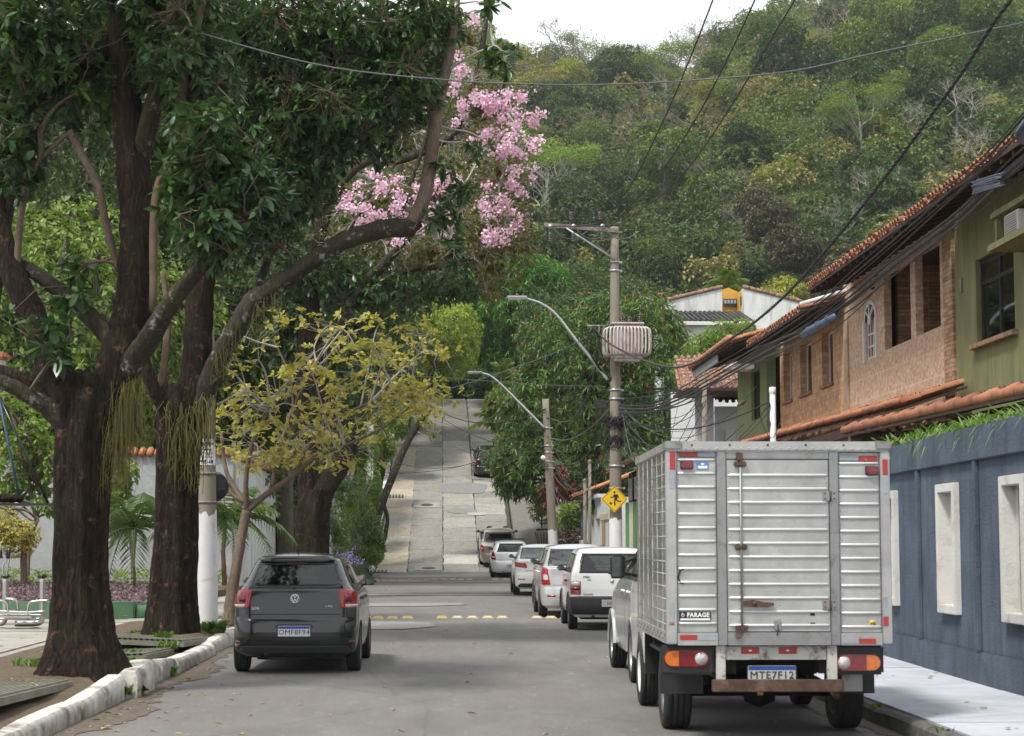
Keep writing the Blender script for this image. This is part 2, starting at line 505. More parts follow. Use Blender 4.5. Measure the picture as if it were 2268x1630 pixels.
# ---- concrete hill road: bed, then every slab
def conc_mat(name, a, stain, var=.16):
 m, nt, b = new_mat(name)
 f = noise(nt, .9, 7, .68)
 c = ramp(nt, f, [(.28, tuple(x * (1 - var) for x in a)), (.55, a), (.75, tuple(min(1, x * (1 + var)) for x in a))])
 c = mixc(nt, ramp(nt, noise(nt, 2.6, 9, .75, dist=.6), [(.44, (0, 0, 0)), (.62, (.9, .9, .9))]), c, stain)
 c = mixc(nt, ramp(nt, noise(nt, 14, 5, .7), [(.42, (.6, .6, .6)), (.58, (0, 0, 0))]), c, tuple(x * .5 for x in a))
 oi = nt.nodes.new('ShaderNodeObjectInfo'); mr = nt.nodes.new('ShaderNodeMapRange'); mr.inputs[3].default_value = .8; mr.inputs[4].default_value = 1.08
 nt.links.new(oi.outputs['Random'], mr.inputs[0])
 c = mixc(nt, 1.0, c, mr.outputs[0], 'MULTIPLY')
 nt.links.new(c, b.inputs['Base Color']); b.inputs['Roughness'].default_value = .9
 bump(nt, b, noise(nt, 22, 6, .7), .5, .01)
 return m
m_cg = conc_mat('grey_concrete', (.29, .28, .255), (.2, .19, .165))
m_cb = conc_mat('beige_concrete', (.45, .4, .31), (.32, .275, .2))
m_cl = conc_mat('light_concrete', (.37, .352, .315), (.26, .245, .21))
m_cw = conc_mat('new_pale_concrete', (.58, .56, .5), (.46, .44, .39))
m_cd = conc_mat('weathered_and_shade_toned_concrete', (.19, .175, .155), (.14, .13, .11))  # weathered concrete; on the upper slabs its darkness is painted tree shade
m_joint = mat('joint_dirt', (.06, .058, .045), .95, var=.4, vscale=8, dirt=(.05, .075, .02), dscale=2)
g = MB(); yy = np.concatenate([np.linspace(81.5, 135, 40), np.linspace(140, 200, 10)])
V = [(x, y, gz(y) - .03) for y in yy for x in (-3.25, 3.1)]
g.add(V, [(2 * i, 2 * i + 1, 2 * i + 3, 2 * i + 2) for i in range(len(yy) - 1)])
hillroad = tag(g.build('hill_road', m_joint), kind='structure')
cols = [-3.07, -1.72, -.17, 1.41, 2.94]
rr = random.Random(3)
for ci in range(4):
 y = 81.9 + rr.uniform(0, .4)
 while y < 133:
  L = rr.uniform(1.3, 2.6)
  if y < 90 and ci == 0: L = rr.uniform(1.4, 2.0)
  y1 = min(y + L, 134)
  m = MB()
  sh = -.15 * (y - 87) / 37 * (1 if ci in (1, 2) else .4)
  x0, x1 = cols[ci] + .015 + (sh if ci else 0), cols[ci + 1] - .015 + (sh if ci < 3 else 0)
  ks = 4
  top = []; bot = []
  tz = rr.uniform(-.012, .012)
  for j in range(ks + 1):
   yy_ = y + .015 + (y1 - y - .03) * j / ks
   jx = rr.uniform(-.03, .03)
   top += [(x0 + jx, yy_, gz(yy_) + .012 + tz), (x1 + jx, yy_, gz(yy_) + .012 - tz)]
  bot = [(a, b_, c_ - .08) for a, b_, c_ in top]
  m.add(top, [(2 * j, 2 * j + 1, 2 * j + 3, 2 * j + 2) for j in range(ks)])
  m.add([top[0], top[1], bot[1], bot[0]], [(3, 2, 1, 0)])
  q = rr.random()
  mt = (m_cb if q < .85 else m_cl) if ci == 0 else (m_cg if ci == 1 else (m_cl if q < .6 else m_cg))
  if y > 108: mt = m_cd if q < .85 else m_cg  # shade of the trees over the upper slope, put into darker slab colour
  if ci == 2 and 82.5 < y < 84.6: mt = m_cw
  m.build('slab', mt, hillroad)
  y = y1
blob_patch('patch', -.85+1.7, 98.7, 1.26, 1.18, m_patchd, hillroad, z=.03, seed=11, sq=4)
blob_patch('patch', .75, 93.7, .75, .5, m_patchd, hillroad, z=.03, seed=12)
blob_patch('patch', 1.6, 101.2, .6, .42, m_patchd, hillroad, z=.03, seed=13)
blob_patch('patch', 1.5, 93.1, .5, .3, m_cw, hillroad, z=.035, seed=14)
m_iron = mat('cast_iron', (.07, .068, .065), .6, .3)
for (mx_, my_, w) in ((-1.0, 94.9, .63), (-.8, 82.9, .6)):
 r0 = empty('manhole', (mx_, my_, gz(my_) + .03), label='manhole cover in a pale concrete collar ' + ('part way up the slope' if my_ > 90 else 'at the foot of the slope'), cat='manhole cover', group='manholes in the hill road')
 r0.rotation_euler = (math.atan(.257) if my_ > 84.5 else .16, 0, 0)
 m = MB(); m.bbox(-w, w, -.55, .55, -.05, .012, .01); m.build('collar', m_cl, r0)
 m = MB(); m.lathe([(0, .02), (.3, .02), (.31, .012)], 20); m.build('cover', m_iron, r0)
for k, (dx, dy) in enumerate(((-2.6, 96.8), (-2.95, 82.1))):
 r0 = empty('drain_grate', (dx, dy, gz(dy) + .035), label='small barred drain grate at the left kerb ' + ('halfway up the slope' if k == 0 else 'at the foot of the slope'), cat='drain', group='drain grates')
 r0.rotation_euler = (math.atan(.257) if k == 0 else .1, 0, 0)
 for i in range(5):
  m = MB(); m.box(-.36 + i * .16, -.28 + i * .16, -.3, .3, 0, .03); m.build('bar', m_iron, r0)
# ---- left pavement and small square
m_pave = mat('pale_concrete_paving', (.34, .32, .285), .9, var=.16, vscale=1.7, bmp=.4, bscale=40, dirt=(.2, .175, .13), dscale=1.1, dlo=.48, dhi=.75)
m_earth = mat('trodden_earth', (.115, .08, .052), .95, var=.35, vscale=9, bmp=.8, bscale=25, bdist=.03, dirt=(.07, .075, .03), dscale=3)
def strip(m, x0, x1, y0, y1, h, low=.3, k=None):
 """slab following the street's height"""
 k = k or max(1, int((y1 - y0) / 4))
 V = []
 for j in range(k + 1):
  y = y0 + (y1 - y0) * j / k
  V += [(x0, y, gz(y) + h), (x1, y, gz(y) + h), (x1, y, gz(y) + h - low), (x0, y, gz(y) + h - low)]
 F = [(4 * j + a, 4 * j + (a + 1) % 4, 4 * j + 4 + (a + 1) % 4, 4 * j + 4 + a) for j in range(k) for a in range(4)]
 F += [(3, 2, 1, 0), tuple(4 * k + a for a in range(4))]
 m.add(V, F)
 return m
g = MB()
strip(g, -20, -3.55, -12, 56, .1)
strip(g, -8.5, -3.55, 56.01, 79, .1)
pav_l = tag(g.build('left_pavement', m_pave), kind='structure')
g = MB()
n1 = 34
V = []
for j in range(n1):
 for i in range(12):
  x = -6.0 + 2.44 * i / 11; y = 12 + 26 * j / (n1 - 1)
  edge = min(i, 11 - i, j, n1 - 1 - j)
  z = gz(y) + .09 + (0.04 + random.uniform(0, .035) + .12 * math.exp(-((x + 4.1) ** 2 + (y - 20.7) ** 2) / 1.1) + .1 * math.exp(-((x + 4.25) ** 2 + (y - 29.2) ** 2) / 1.4)) * (1 if edge else .1)
  V.append((x, y, z))
g.add(V, [(j * 12 + i, j * 12 + i + 1, (j + 1) * 12 + i + 1, (j + 1) * 12 + i) for j in range(n1 - 1) for i in range(11)], True)
g.build('earth_strip', m_earth, pav_l)
m_ribs = mat('ribbed_concrete_tile', (.205, .2, .165), .92, var=.2, vscale=3, bmp=.4, bscale=60, dirt=(.11, .115, .06), dscale=1.6, dlo=.45, dhi=.7)
def ribbed(x0, x1, y0, y1, z, tilt, roll, seed):
 """heaved tile with raised ribs running across the walk"""
 m = MB(); w = y1 - y0; L = x1 - x0
 k = int(L / .075)
 prof = []
 for i in range(k):
  a = -L / 2 + i * .075
  prof += [(a, 0), (a + .03, 0), (a + .038, .024), (a + .067, .024)]
 V = [(sx * w / 2, a, h) for a, h in prof for sx in (-1, 1)]
 m.add(V, [(2 * i, 2 * i + 1, 2 * i + 3, 2 * i + 2) for i in range(len(prof) - 1)])
 m.box(-w / 2, w / 2, -L / 2, L / 2, -.07, -.001)
 o = m.build('ribbed_tile', m_ribs, pav_l, ((x0 + x1) / 2, (y0 + y1) / 2, z), (roll, tilt, math.pi / 2))
 return o
ribbed(-6.2, -3.85, 16.0, 19.7, .25, R(1.5), R(-1), 1)
ribbed(-8.4, -6.3, 16.0, 19.5, .2, R(1), R(1), 2)
ribbed(-4.95, -3.7, 23.4, 25.9, .22, R(1.4), R(-2), 3)
ribbed(-4.9, -3.6, 26.1, 29.6, .26, R(2), R(2.4), 4)
ribbed(-5.6, -3.75, 12.5, 15.8, .2, R(1), R(-2), 5)
for k, (a, b_) in enumerate([(31.2, 35), (35.1, 40), (40.1, 45), (45.1, 50), (50.1, 56)]):
 m = MB(); strip(m, -6.1, -3.62, a, b_, .13 + .01 * (k % 2), .1); m.build('paving_slab', m_pave, pav_l)
for k in range(16):
 a, b_ = divmod(k, 4)
 x0 = -18.5 + b_ * 3.1; y0 = 20 + a * 6
 m = MB(); strip(m, x0, x0 + 3.06, y0, y0 + 5.94, .112 + .008 * ((k * 7) % 3), .08); m.build('paving_slab', m_pave, pav_l)
m_kerbw, nt, b = new_mat('whitewashed_kerb')
c = ramp(nt, noise(nt, 2.0, 9, .7, dist=.2), [(.36, (.15, .13, .11)), (.5, (.52, .5, .45)), (.62, (.72, .71, .67))])
ge = nt.nodes.new('ShaderNodeNewGeometry'); sp = nt.nodes.new('ShaderNodeSeparateXYZ'); nt.links.new(ge.outputs['Position'], sp.inputs[0])
lowm = nt.nodes.new('ShaderNodeMapRange'); lowm.inputs[1].default_value = .0; lowm.inputs[2].default_value = .16; lowm.inputs[3].default_value = .85; lowm.inputs[4].default_value = 0.0
nt.links.new(sp.outputs[2], lowm.inputs[0])
nz2 = ramp(nt, noise(nt, 6, 6, .7), [(.3, (1, 1, 1)), (.65, (.1, .1, .1))])
f = nt.nodes.new('ShaderNodeMath'); f.operation = 'MULTIPLY'; nt.links.new(lowm.outputs[0], f.inputs[0]); nt.links.new(nz2, f.inputs[1])
c = mixc(nt, f.outputs[0], c, (.17, .135, .1))
nt.links.new(c, b.inputs['Base Color']); b.inputs['Roughness'].default_value = .85
bump(nt, b, noise(nt, 14, 6, .7), .3, .01)
m_kerbd = mat('mossy_kerb', (.1, .095, .085), .95, var=.4, vscale=7, bmp=.8, bscale=20, bdist=.02, dirt=(.04, .065, .02), dscale=5)
def kerb_stone(x0, x1, y0, y1, h, mt, parent, seed, dz=0.0, roll=0.0, rough=.012, gzf=True):
 rr = random.Random(seed); ph = rr.uniform(0, 6); w1 = rough * .3
 n = 4; prof = [(x1, -.2), (x1, h * .5), (x1 - .012, h - .03), (x1 - .04, h), ((x0 + x1) / 2, h + .004), (x0 + .03, h), (x0, h - .03), (x0, -.2)]
 if x1 < x0: pass
 V = []
 for j in range(n + 1):
  y = y0 + (y1 - y0) * j / n
  e = .012 if j in (0, n) else 0
  lift = dz(y) if callable(dz) else dz
  for (px, pz) in prof:
   V.append((px + rr.uniform(-rough, rough) * .12 + w1 * math.sin(j * .55 + px * 9 + ph) + roll * pz, y, (gz(y) if gzf else 0) + (pz + lift + rr.uniform(-rough, rough) * .12 + w1 * .8 * math.sin(j * .8 + ph * 2) if pz > 0 else pz) - (e if pz > .1 else 0)))
 k = len(prof)
 F = [(j * k + i, j * k + i + 1, (j + 1) * k + i + 1, (j + 1) * k + i) for j in range(n) for i in range(k - 1)]
 F += [tuple(range(k - 1, -1, -1)), tuple(n * k + i for i in range(k))]
 m = MB(); m.add(V, F, True)
 o = m.build('kerb_stone', mt, parent)
 recalc(o); o.data.set_sharp_from_angle(angle=R(38)); return o
kerb_l = tag(empty('left_kerb', (0, 0, 0)), kind='structure')
heave = lambda y: .14 * math.exp(-((y - 21.5) / 2.2) ** 2) + .05 * math.exp(-((y - 31) / 2) ** 2)
y = 11.0; k = 0
for L in [2.4, 2.2, 2.4, 2.35, 1.25, 1.3, 1.1, 1.7, 2.2, 2.6, 1.6, 2.2, 2.5, 2.4]:
 rr = random.Random(k + 70)
 ox = rr.uniform(-.04, .05) + (.07 if k in (4,) else 0) + (-.05 if k == 5 else 0)
 kerb_stone(-3.62 + ox, -3.4 + ox, y + .012, y + L - .015, .15, m_kerbw, kerb_l, k, heave if k != 4 else (lambda q: heave(q) + .02), rr.uniform(-.15, .15), .016)
 y += L; k += 1
while y < 79:
 kerb_stone(-3.6, -3.4, y + .01, min(y + 4, 79) - .01, .14, m_kerbw, kerb_l, k, 0, 0, .008); y += 4; k += 1
yy_ = 82.2
while yy_ < 127:
 L = random.uniform(.9, 2.2)
 kerb_stone(-3.36, -3.14, yy_, yy_ + L - .06, .2, m_kerbw, kerb_l, k, random.uniform(-.03, .06), random.uniform(-.2, .2), .02); yy_ += L; k += 1
 if 88 < yy_ < 90: yy_ = 91
# ---- right pavement
m_rp, nt, b = new_mat('pale_painted_pavement')
c = ramp(nt, noise(nt, 1.4, 8, .7, dist=.3), [(.3, (.36, .38, .43)), (.55, (.48, .5, .555)), (.75, (.54, .55, .6))])
c = mixc(nt, ramp(nt, noise(nt, 7, 8, .8), [(.56, (0, 0, 0)), (.7, (.7, .7, .7))]), c, (.36, .36, .38))
nt.links.new(c, b.inputs['Base Color']); b.inputs['Roughness'].default_value = .8
bump(nt, b, noise(nt, 30, 6, .7), .5, .008)
pav_r = tag(empty('right_pavement', (0, 0, 0)), kind='structure')
for k in range(30):
 y0 = -8 + k * 3.4
 if y0 > 74: break
 m = MB(); strip(m, 4.1, 9.4 if y0 < 48 else 6.4, y0 + .008, y0 + 3.392, .14 + .004 * (k % 2), .25); m.build('paving_slab', m_rp if y0 < 32 else m_pave, pav_r)
m_crack = mat('pavement_crack', (.09, .085, .08), .95)
for sd in range(9):
 rr = random.Random(sd + 900); x, y = 4.15 + rr.random() * .5, 14.5 + sd * 1.35 + rr.random(); a = rr.uniform(-.5, .6); L = []; Rr = []
 for i in range(9):
  w = rr.uniform(.003, .009) * (1 - i / 12); L.append((x, y - w, gz(y) + .1475)); Rr.append((x, y + w, gz(y) + .1475))
  a += rr.uniform(-.5, .5); x += .17 * math.cos(a); y += .17 * math.sin(a)
  if x > 5.6: break
 k = len(L); m = MB(); m.add(L + Rr, [(i, i + 1, k + i + 1, k + i) for i in range(k - 1)]); m.build('crack', m_crack, pav_r)
kerb_r = tag(empty('right_kerb', (0, 0, 0)), kind='structure')
y = -8; k = 0
while y < 75:
 kerb_stone(XR, XR + .16, y + .008, y + 1.95, .135, m_kerbd, kerb_r, 300 + k, 0, 0, .012); y += 1.96; k += 1
# ---- raised studs across the road
m_yel = mat('yellow_stud', (.46, .35, .1), .6, var=.2, vscale=20, dirt=(.2, .16, .09), dscale=14, dlo=.5, dhi=.75)
m_ora = mat('orange_stud', (.6, .26, .04), .6, var=.2, vscale=20, dirt=(.2, .14, .09), dscale=14, dlo=.5, dhi=.75)
m_refl = mat('white_reflector', (.5, .5, .46), .35)
def stud(x, y, mt, label, group, refl):
 r0 = empty('road_stud', (x, y, gz(y) + .0), random.uniform(-.05, .05), label, 'road stud', group)
 z0 = .03 * math.cos((x - .27) / 3.8 * 1.3) - .026
 m = MB()
 v = [(-.125, -.07, z0), (.125, -.07, z0), (.125, .07, z0), (-.125, .07, z0), (-.08, -.035, z0 + .05), (.08, -.035, z0 + .05), (.08, .035, z0 + .05), (-.08, .035, z0 + .05)]
 m.add(v, [(4, 5, 6, 7), (0, 1, 5, 4), (1, 2, 6, 5), (2, 3, 7, 6), (3, 0, 4, 7)])
 m.build('stud_body', mt, r0)
 if refl:
  m = MB(); m.poly([(-.06, -.064, z0 + .012), (.06, -.064, z0 + .012), (.06, -.043, z0 + .042), (-.06, -.043, z0 + .042)], (0, -.004, .002)); m.build('reflector', m_refl, r0)
ORD = ['first', 'second', 'third', 'fourth', 'fifth', 'sixth', 'seventh', 'eighth', 'ninth', 'tenth', 'eleventh', 'twelfth', 'thirteenth', 'fourteenth', 'fifteenth', 'sixteenth']
for i, u in enumerate([815, 841, 872, 905, 980, 1014, 1047, 1081, 1113, 1189, 1220, 1252, 1284, 1316]):
 w = ' beside the dark hatchback' if u < 850 else (' left of the gap' if u < 940 else (' in mid-road' if u < 1150 else ' by the parked cars'))
 stud((u - 990) / FPX * 39.7, 39.7, m_yel, ORD[i] + ' yellow road stud from the left in the near row' + w, 'yellow road studs of the near row', u > 1000)
for i in range(15):
 u = 834 + i * 18.8 if i < 12 else (1098, 1120, 1142)[i - 12]
 stud((u - 990) / FPX * 75, 75, m_ora if i < 8 else m_yel, ORD[i] + (' road stud from the left in the far row, orange' if i < 8 else ' road stud from the left in the far row, yellow'), 'road studs of the far row', False)
# ---- leaf litter
m_lit = leaf_mat('fallen_leaf', [(.2, .12, .05), (.36, .26, .08), (.3, .22, .1), (.45, .38, .12), (.16, .1, .06)], .7, .1)
m_pet = leaf_mat('fallen_petal', [(.62, .28, .4), (.72, .42, .52)], .6, .2)
def litter(pts, size, mt, name):
 V = []; F = []
 for (x, y, z) in pts:
  a = random.uniform(0, 6.28); s = size * random.uniform(.6, 1.4); c_, s_ = math.cos(a), math.sin(a)
  o = [(-1, 0, 0), (-.3, .38, .18), (.5, .34, .2), (1, 0, .05), (.5, -.34, .2), (-.3, -.38, .18)]
  curl = random.uniform(.2, 1.5)
  b0 = len(V)
  for px, py, pz in o:
   V.append((x + (px * c_ - py * s_) * s, y + (px * s_ + py * c_) * s, z + pz * s * curl * (1 if random.random() < .8 else .3)))
  F += [(b0, b0 + 1, b0 + 2, b0 + 3), (b0, b0 + 3, b0 + 4, b0 + 5)]
 return tag(link(name, np_mesh(name, V, F, mt)), kind='stuff')
def road_z(x, y): return gz(y) + .03 * math.cos((x - .27) / 3.8 * 1.3) - .02
pts = []
for _ in range(330):
 y = 13 + 65 * random.random() ** 1.6
 x = XL + abs(random.gauss(0, .8)) if random.random() < .62 else random.uniform(XL, XR)
 if x < XR: pts.append((x, y, road_z(x, y)))
litter(pts, .042, m_lit, 'fallen_leaves')
pts = [(random.uniform(-6.5, -3.7), random.uniform(13, 40), .15 + .12) for _ in range(120)] + [(random.uniform(4.2, 5.9), 14 + 20 * random.random(), .15) for _ in range(45)]
litter(pts, .04, m_lit, 'pavement_litter')
pts = [(random.uniform(XL, XR), 16 + 50 * random.random(), 0) for _ in range(26)]
litter([(x, y, road_z(x, y)) for x, y, _ in pts], .035, m_pet, 'fallen_blossom')
m_weed = leaf_mat('weed_leaf', [(.05, .11, .02), (.1, .19, .03), (.16, .26, .05)], .5, .35)
def tufts(name, spots, mt, h=.12, n=26, broad=.35, kind='stuff'):
 V = []; F = []
 for (x, y, z, r) in spots:
  for _ in range(n):
   a = random.uniform(0, 6.28); q = r * math.sqrt(random.random()); bx, by = x + q * math.cos(a), y + q * math.sin(a)
   hh = h * random.uniform(.5, 1.3); lean = random.uniform(.2, .9) * hh; aa = random.uniform(0, 6.28)
   dx, dy = math.cos(aa), math.sin(aa); w = hh * broad * .5
   b0 = len(V)
   V += [(bx, by, z), (bx + dx * lean * .45 - dy * w, by + dy * lean * .45 + dx * w, z + hh * .6), (bx + dx * lean, by + dy * lean, z + hh * .85), (bx + dx * lean * .45 + dy * w, by + dy * lean * .45 - dx * w, z + hh * .6)]
   F.append((b0, b0 + 1, b0 + 2, b0 + 3))
 o = link(name, np_mesh(name, V, F, mt))
 return tag(o, kind=kind) if kind else o
tufts('weeds', [(-3.75, 22.9, .15, .22), (-4.2, 24.2, .18, .25), (-3.8, 25.9, .2, .15), (-4.9, 23.0, .15, .3), (-4.1, 27.5, .25, .12), (-5.2, 27.8, .14, .3), (-4.8, 30.1, .16, .25), (-3.42, 20.4, .02, .1), (-5.6, 19.9, .14, .25), (-5.9, 32.0, .13, .3), (-3.42, 23.6, .0, .08)], m_weed, .13, 60)
tufts('weeds', [(5.98, y_, .14, .06) for y_ in np.arange(17, 30, .45)] + [(4.0, 17.5, .1, .05), (4.02, 15.2, .1, .06)], m_weed, .06, 22)
tufts('pole_foot_weeds', [(-3.75, 30.2, .16, .2), (-3.65, 30.0, .16, .12)], m_weed, .26, 60)
m_lawn = leaf_mat('lawn_grass', [(.08, .2, .02), (.13, .3, .03)], .5, .3)
m = MB(); m.box(-5.4, -3.5, 71, 78.9, 0, .36); tag(m.build('grass_island', m_earth), kind='structure')
tufts('lawn', [(random.uniform(-5.3, -3.6), random.uniform(71.2, 78.7), .35, .2) for _ in range(260)], m_lawn, .09, 40, .3)
# ================================================================ VEHICLES
def paint(name, col, metal=.0, rough=.32, coat=.9, var=.03):
 m = mat(name, col, rough, metal, .5, var, 1.5, coat=coat)
 return m
m_rub = mat('tyre_rubber', (.018, .018, .019), .85, var=.3, vscale=12, bmp=.3, bscale=70)
m_plas = mat('black_plastic', (.022, .022, .024), .55, var=.2)
m_under = mat('dark_underbody', (.012, .012, .012), .9, var=.4, vscale=5)
m_rim = mat('alloy_rim', (.45, .46, .47), .35, .8, var=.1)
m_rimd = mat('steel_wheel', (.12, .12, .125), .5, .4)
m_chrome = mat('chrome', (.75, .76, .78), .12, 1.0, var=.02)
m_mirror = mat('mirror_glass', (.12, .13, .135), .08, 1.0, var=.02)
m_redl = mat('red_lens', (.3, .006, .008), .12, 0, .6, var=.25, vscale=40, coat=.3)
m_redd = mat('dark_red_lens', (.16, .004, .006), .15, 0, .6, var=.25, vscale=40, coat=.3)
m_amb = mat('amber_lens', (.55, .14, .01), .15, 0, .6, var=.25, vscale=40, coat=.3)
m_clr = mat('clear_lens', (.5, .48, .47), .12, .2, .6, var=.3, vscale=50, coat=1)
m_glass = glass_mat('window_glass', (.42, .5, .46), .07)
m_glassd = glass_mat('dark_window_glass', (.12, .13, .13), .1)
m_frit = mat('black_window_edge', (.012, .012, .013), .25, var=.1)
m_seat = mat('seat_cloth', (.03, .03, .032), .9, var=.2)
m_plw = mat('plate_white', (.66, .67, .68), .5, var=.06)
m_plg = mat('plate_grey', (.42, .43, .42), .5, var=.1)
m_plb = mat('plate_blue', (.02, .06, .3), .5)
m_ink = mat('black_ink', (.012, .012, .014), .5)
m_gap = mat('panel_gap', (.006, .006, .006), .9)
def lin(tab, z, c):
 return float(np.interp(z, [r[0] for r in tab], [r[c] for r in tab]))
class Shell:
 """car skin: a stack of rounded plan outlines. rows: z, rear y, front y, half width, rear corner radius, rear bow"""
 NR, NC, NS, NFC, NF = 10, 7, 46, 6, 5
 def __init__(s, rows, L, taper=.05):
  s.rows = rows; s.L = L; s.taper = taper
 def outline(s, z):
  yr, yf, w, rc, bow = (lin(s.rows, z, c) for c in range(1, 6))
  pts = []
  for i in range(s.NR):
   x = (w - rc) * i / s.NR
   pts.append((x, yr + bow * (x / w) ** 2))
  yb = yr + bow * ((w - rc) / w) ** 2
  for i in range(s.NC):
   a = math.pi / 2 * i / s.NC
   pts.append((w - rc + rc * math.sin(a), yb + rc * 1.15 * (1 - math.cos(a))))
  ys = yb + rc * 1.15
  rf = min(.42, w * .6)
  for i in range(s.NS):
   pts.append((w, ys + (yf - rf - ys) * i / s.NS))
  for i in range(s.NFC):
   a = math.pi / 2 * i / s.NFC
   pts.append((w - rf + rf * math.cos(a), yf - rf + rf * .8 * math.sin(a)))
  for i in range(s.NF + 1):
   x = (w - rf) * (1 - i / s.NF)
   pts.append((x, yf - .2 * rf + .2 * rf * (1 - (x / (w - rf)) ** 2)))
  L = s.L
  return [(x * (1 - s.taper * abs((y - L * .45) / (L * .5)) ** 3), y) for x, y in pts]
 def rear(s, x, z):
  o = s.outline(z)[:s.NR + s.NC + 1]
  y = float(np.interp(abs(x), [p[0] for p in o], [p[1] for p in o]))
  return Vector((x, y, z))
 def side(s, y, z, sg):
  o = s.outline(z)[s.NR:s.NR + s.NC + s.NS + s.NFC]
  x = float(np.interp(y, [p[1] for p in o], [p[0] for p in o]))
  return Vector((sg * x, y, z))
 def arc(s, a, z):
  o = s.outline(z)
  xs = np.array([p[0] for p in o]); ys = np.array([p[1] for p in o])
  d = np.concatenate([[0], np.cumsum(np.hypot(np.diff(xs), np.diff(ys)))])
  return Vector((math.copysign(float(np.interp(abs(a), d, xs)), a), float(np.interp(abs(a), d, ys)), z))
 def front(s, x, z):
  o = s.outline(z)[-(s.NF + s.NFC + 1):][::-1]
  return Vector((x, float(np.interp(abs(x), [p[0] for p in o], [p[1] for p in o])), z))
 def mesh(s, zs, skip=None, cap_top=True, cap_bot=True, crown=0.0):
  m = MB(); V = []; F = []
  rings = []
  for z in zs:
   o = s.outline(z)
   ring = o + [(-x, y) for x, y in o[-2:0:-1]]
   rings.append(ring)
   V += [(x, y, z) for x, y in ring]
  n = len(rings[0])
  for j in range(len(zs) - 1):
   for i in range(n):
    i2 = (i + 1) % n
    if skip:
     c = [(rings[j][i][k] + rings[j][i2][k] + rings[j + 1][i][k] + rings[j + 1][i2][k]) / 4 for k in (0, 1)]
     if skip(c[0], c[1], (zs[j] + zs[j + 1]) / 2, i, n): continue
    F.append((j * n + i, j * n + i2, (j + 1) * n + i2, (j + 1) * n + i))
  for (flag, j) in ((cap_bot, 0), (cap_top, len(zs) - 1)):
   if not flag: continue
   h = len(s.outline(zs[0]))
   base = j * n
   for i in range(h - 1):
    a, b_ = base + i, base + i + 1
    a2 = base + (n - i) % n; b2 = base + (n - i - 1) % n
    if crown and j:
     ring = rings[j]
     pa = [ring[i], ring[(n - i) % n], ring[i + 1], ring[(n - i - 1) % n]]
     k = 8; row = []
     for (p, q, ii) in ((pa[0], pa[1], i), (pa[2], pa[3], i + 1)):
      L0 = []
      for t in range(k + 1):
       x = p[0] + (q[0] - p[0]) * t / k; y = p[1]
       e = 1 - abs(2 * t / k - 1) ** 2.5
       ey = min(1, ii / (s.NR * 1.0)) if False else 1
       yr_, yf_ = ring[0][1], ring[h - 1][1]
       q_ = (y - yr_) / (yf_ - yr_)
       ee = max(0, 1 - abs(2 * q_ - 1) ** 4)
       V.append((x, y, zs[j] + crown * e * ee)); L0.append(len(V) - 1)
      row.append(L0)
     for t in range(k): F.append((row[0][t], row[0][t + 1], row[1][t + 1], row[1][t]))
    else:
     f = (a, b_, b2, a2) if j else (a2, b2, b_, a)
     f2 = tuple(dict.fromkeys(f))
     if len(f2) > 2: F.append(f2)
  m.add(V, F, True)
  return m
 def patch(s, mode, c, nu=10, nv=6, rad=0.0, off=.004, th=.012, sg=1, ring=0.0, part='all'):
  """piece lying on the skin. c = 4 corners (a, z): bottom start, bottom end, top end, top start; ring = width of an edge band"""
  fn = {'rear': lambda a, z: s.rear(a, z), 'side': lambda a, z: s.side(a, z, sg), 'arc': lambda a, z: s.arc(a, z), 'front': lambda a, z: s.front(a, z)}[mode]
  w = abs(c[1][0] - c[0][0]); h = abs(c[3][1] - c[0][1])
  us = [i / nu for i in range(nu + 1)]; vs_ = [i / nv for i in range(nv + 1)]
  if ring:
   bu, bv = ring / max(w, .01), ring / max(h, .01)
   us = sorted(set([0, 1, bu, 1 - bu] + [bu + (1 - 2 * bu) * i / nu for i in range(1, nu)]))
   vs_ = sorted(set([0, 1, bv, 1 - bv] + [bv + (1 - 2 * bv) * i / nv for i in range(1, nv)]))
  elif rad:
   vs_ = sorted(set(vs_ + [rad / h * k / 4 for k in range(5)] + [1 - rad / h * k / 4 for k in range(5)]))
  V = []
  for v in vs_:
   for u in us:
    uu = u
    if rad:
     d = min(v, 1 - v) * h
     if d < rad:
      sh = (rad - math.sqrt(max(0, rad * rad - (rad - d) ** 2))) / w
      uu = sh + u * (1 - 2 * sh)
    a = (c[0][0] * (1 - uu) + c[1][0] * uu) * (1 - v) + (c[3][0] * (1 - uu) + c[2][0] * uu) * v
    z = (c[0][1] * (1 - uu) + c[1][1] * uu) * (1 - v) + (c[3][1] * (1 - uu) + c[2][1] * uu) * v
    V.append(fn(a, z))
  W = len(us); H = len(vs_)
  cen = Vector((0, s.L * .45, .8))
  Nn = []
  for j in range(H):
   for i in range(W):
    du = V[j * W + min(i + 1, W - 1)] - V[j * W + max(i - 1, 0)]
    dv = V[min(j + 1, H - 1) * W + i] - V[max(j - 1, 0) * W + i]
    q = du.cross(dv)
    q = q.normalized() if q.length > 1e-9 else Vector((0, -1, 0))
    p = V[j * W + i]
    ref = Vector((0, -1, 0)) if mode == 'rear' else (Vector((0, 1, 0)) if mode == 'front' else (Vector((sg, 0, 0)) if mode == 'side' else Vector((p.x, (p.y - 1.2) * 1.0, 0))))
    if q.dot(ref) < 0: q = -q
    Nn.append(q)
  out = [V[k] + Nn[k] * off for k in range(len(V))]
  inn = [V[k] + Nn[k] * (off - th) for k in range(len(V))]
  m = MB(); F = []
  def inner(i, j):
   return ring and (0 < i < W - 2) and (0 < j < H - 2)
  keep = []
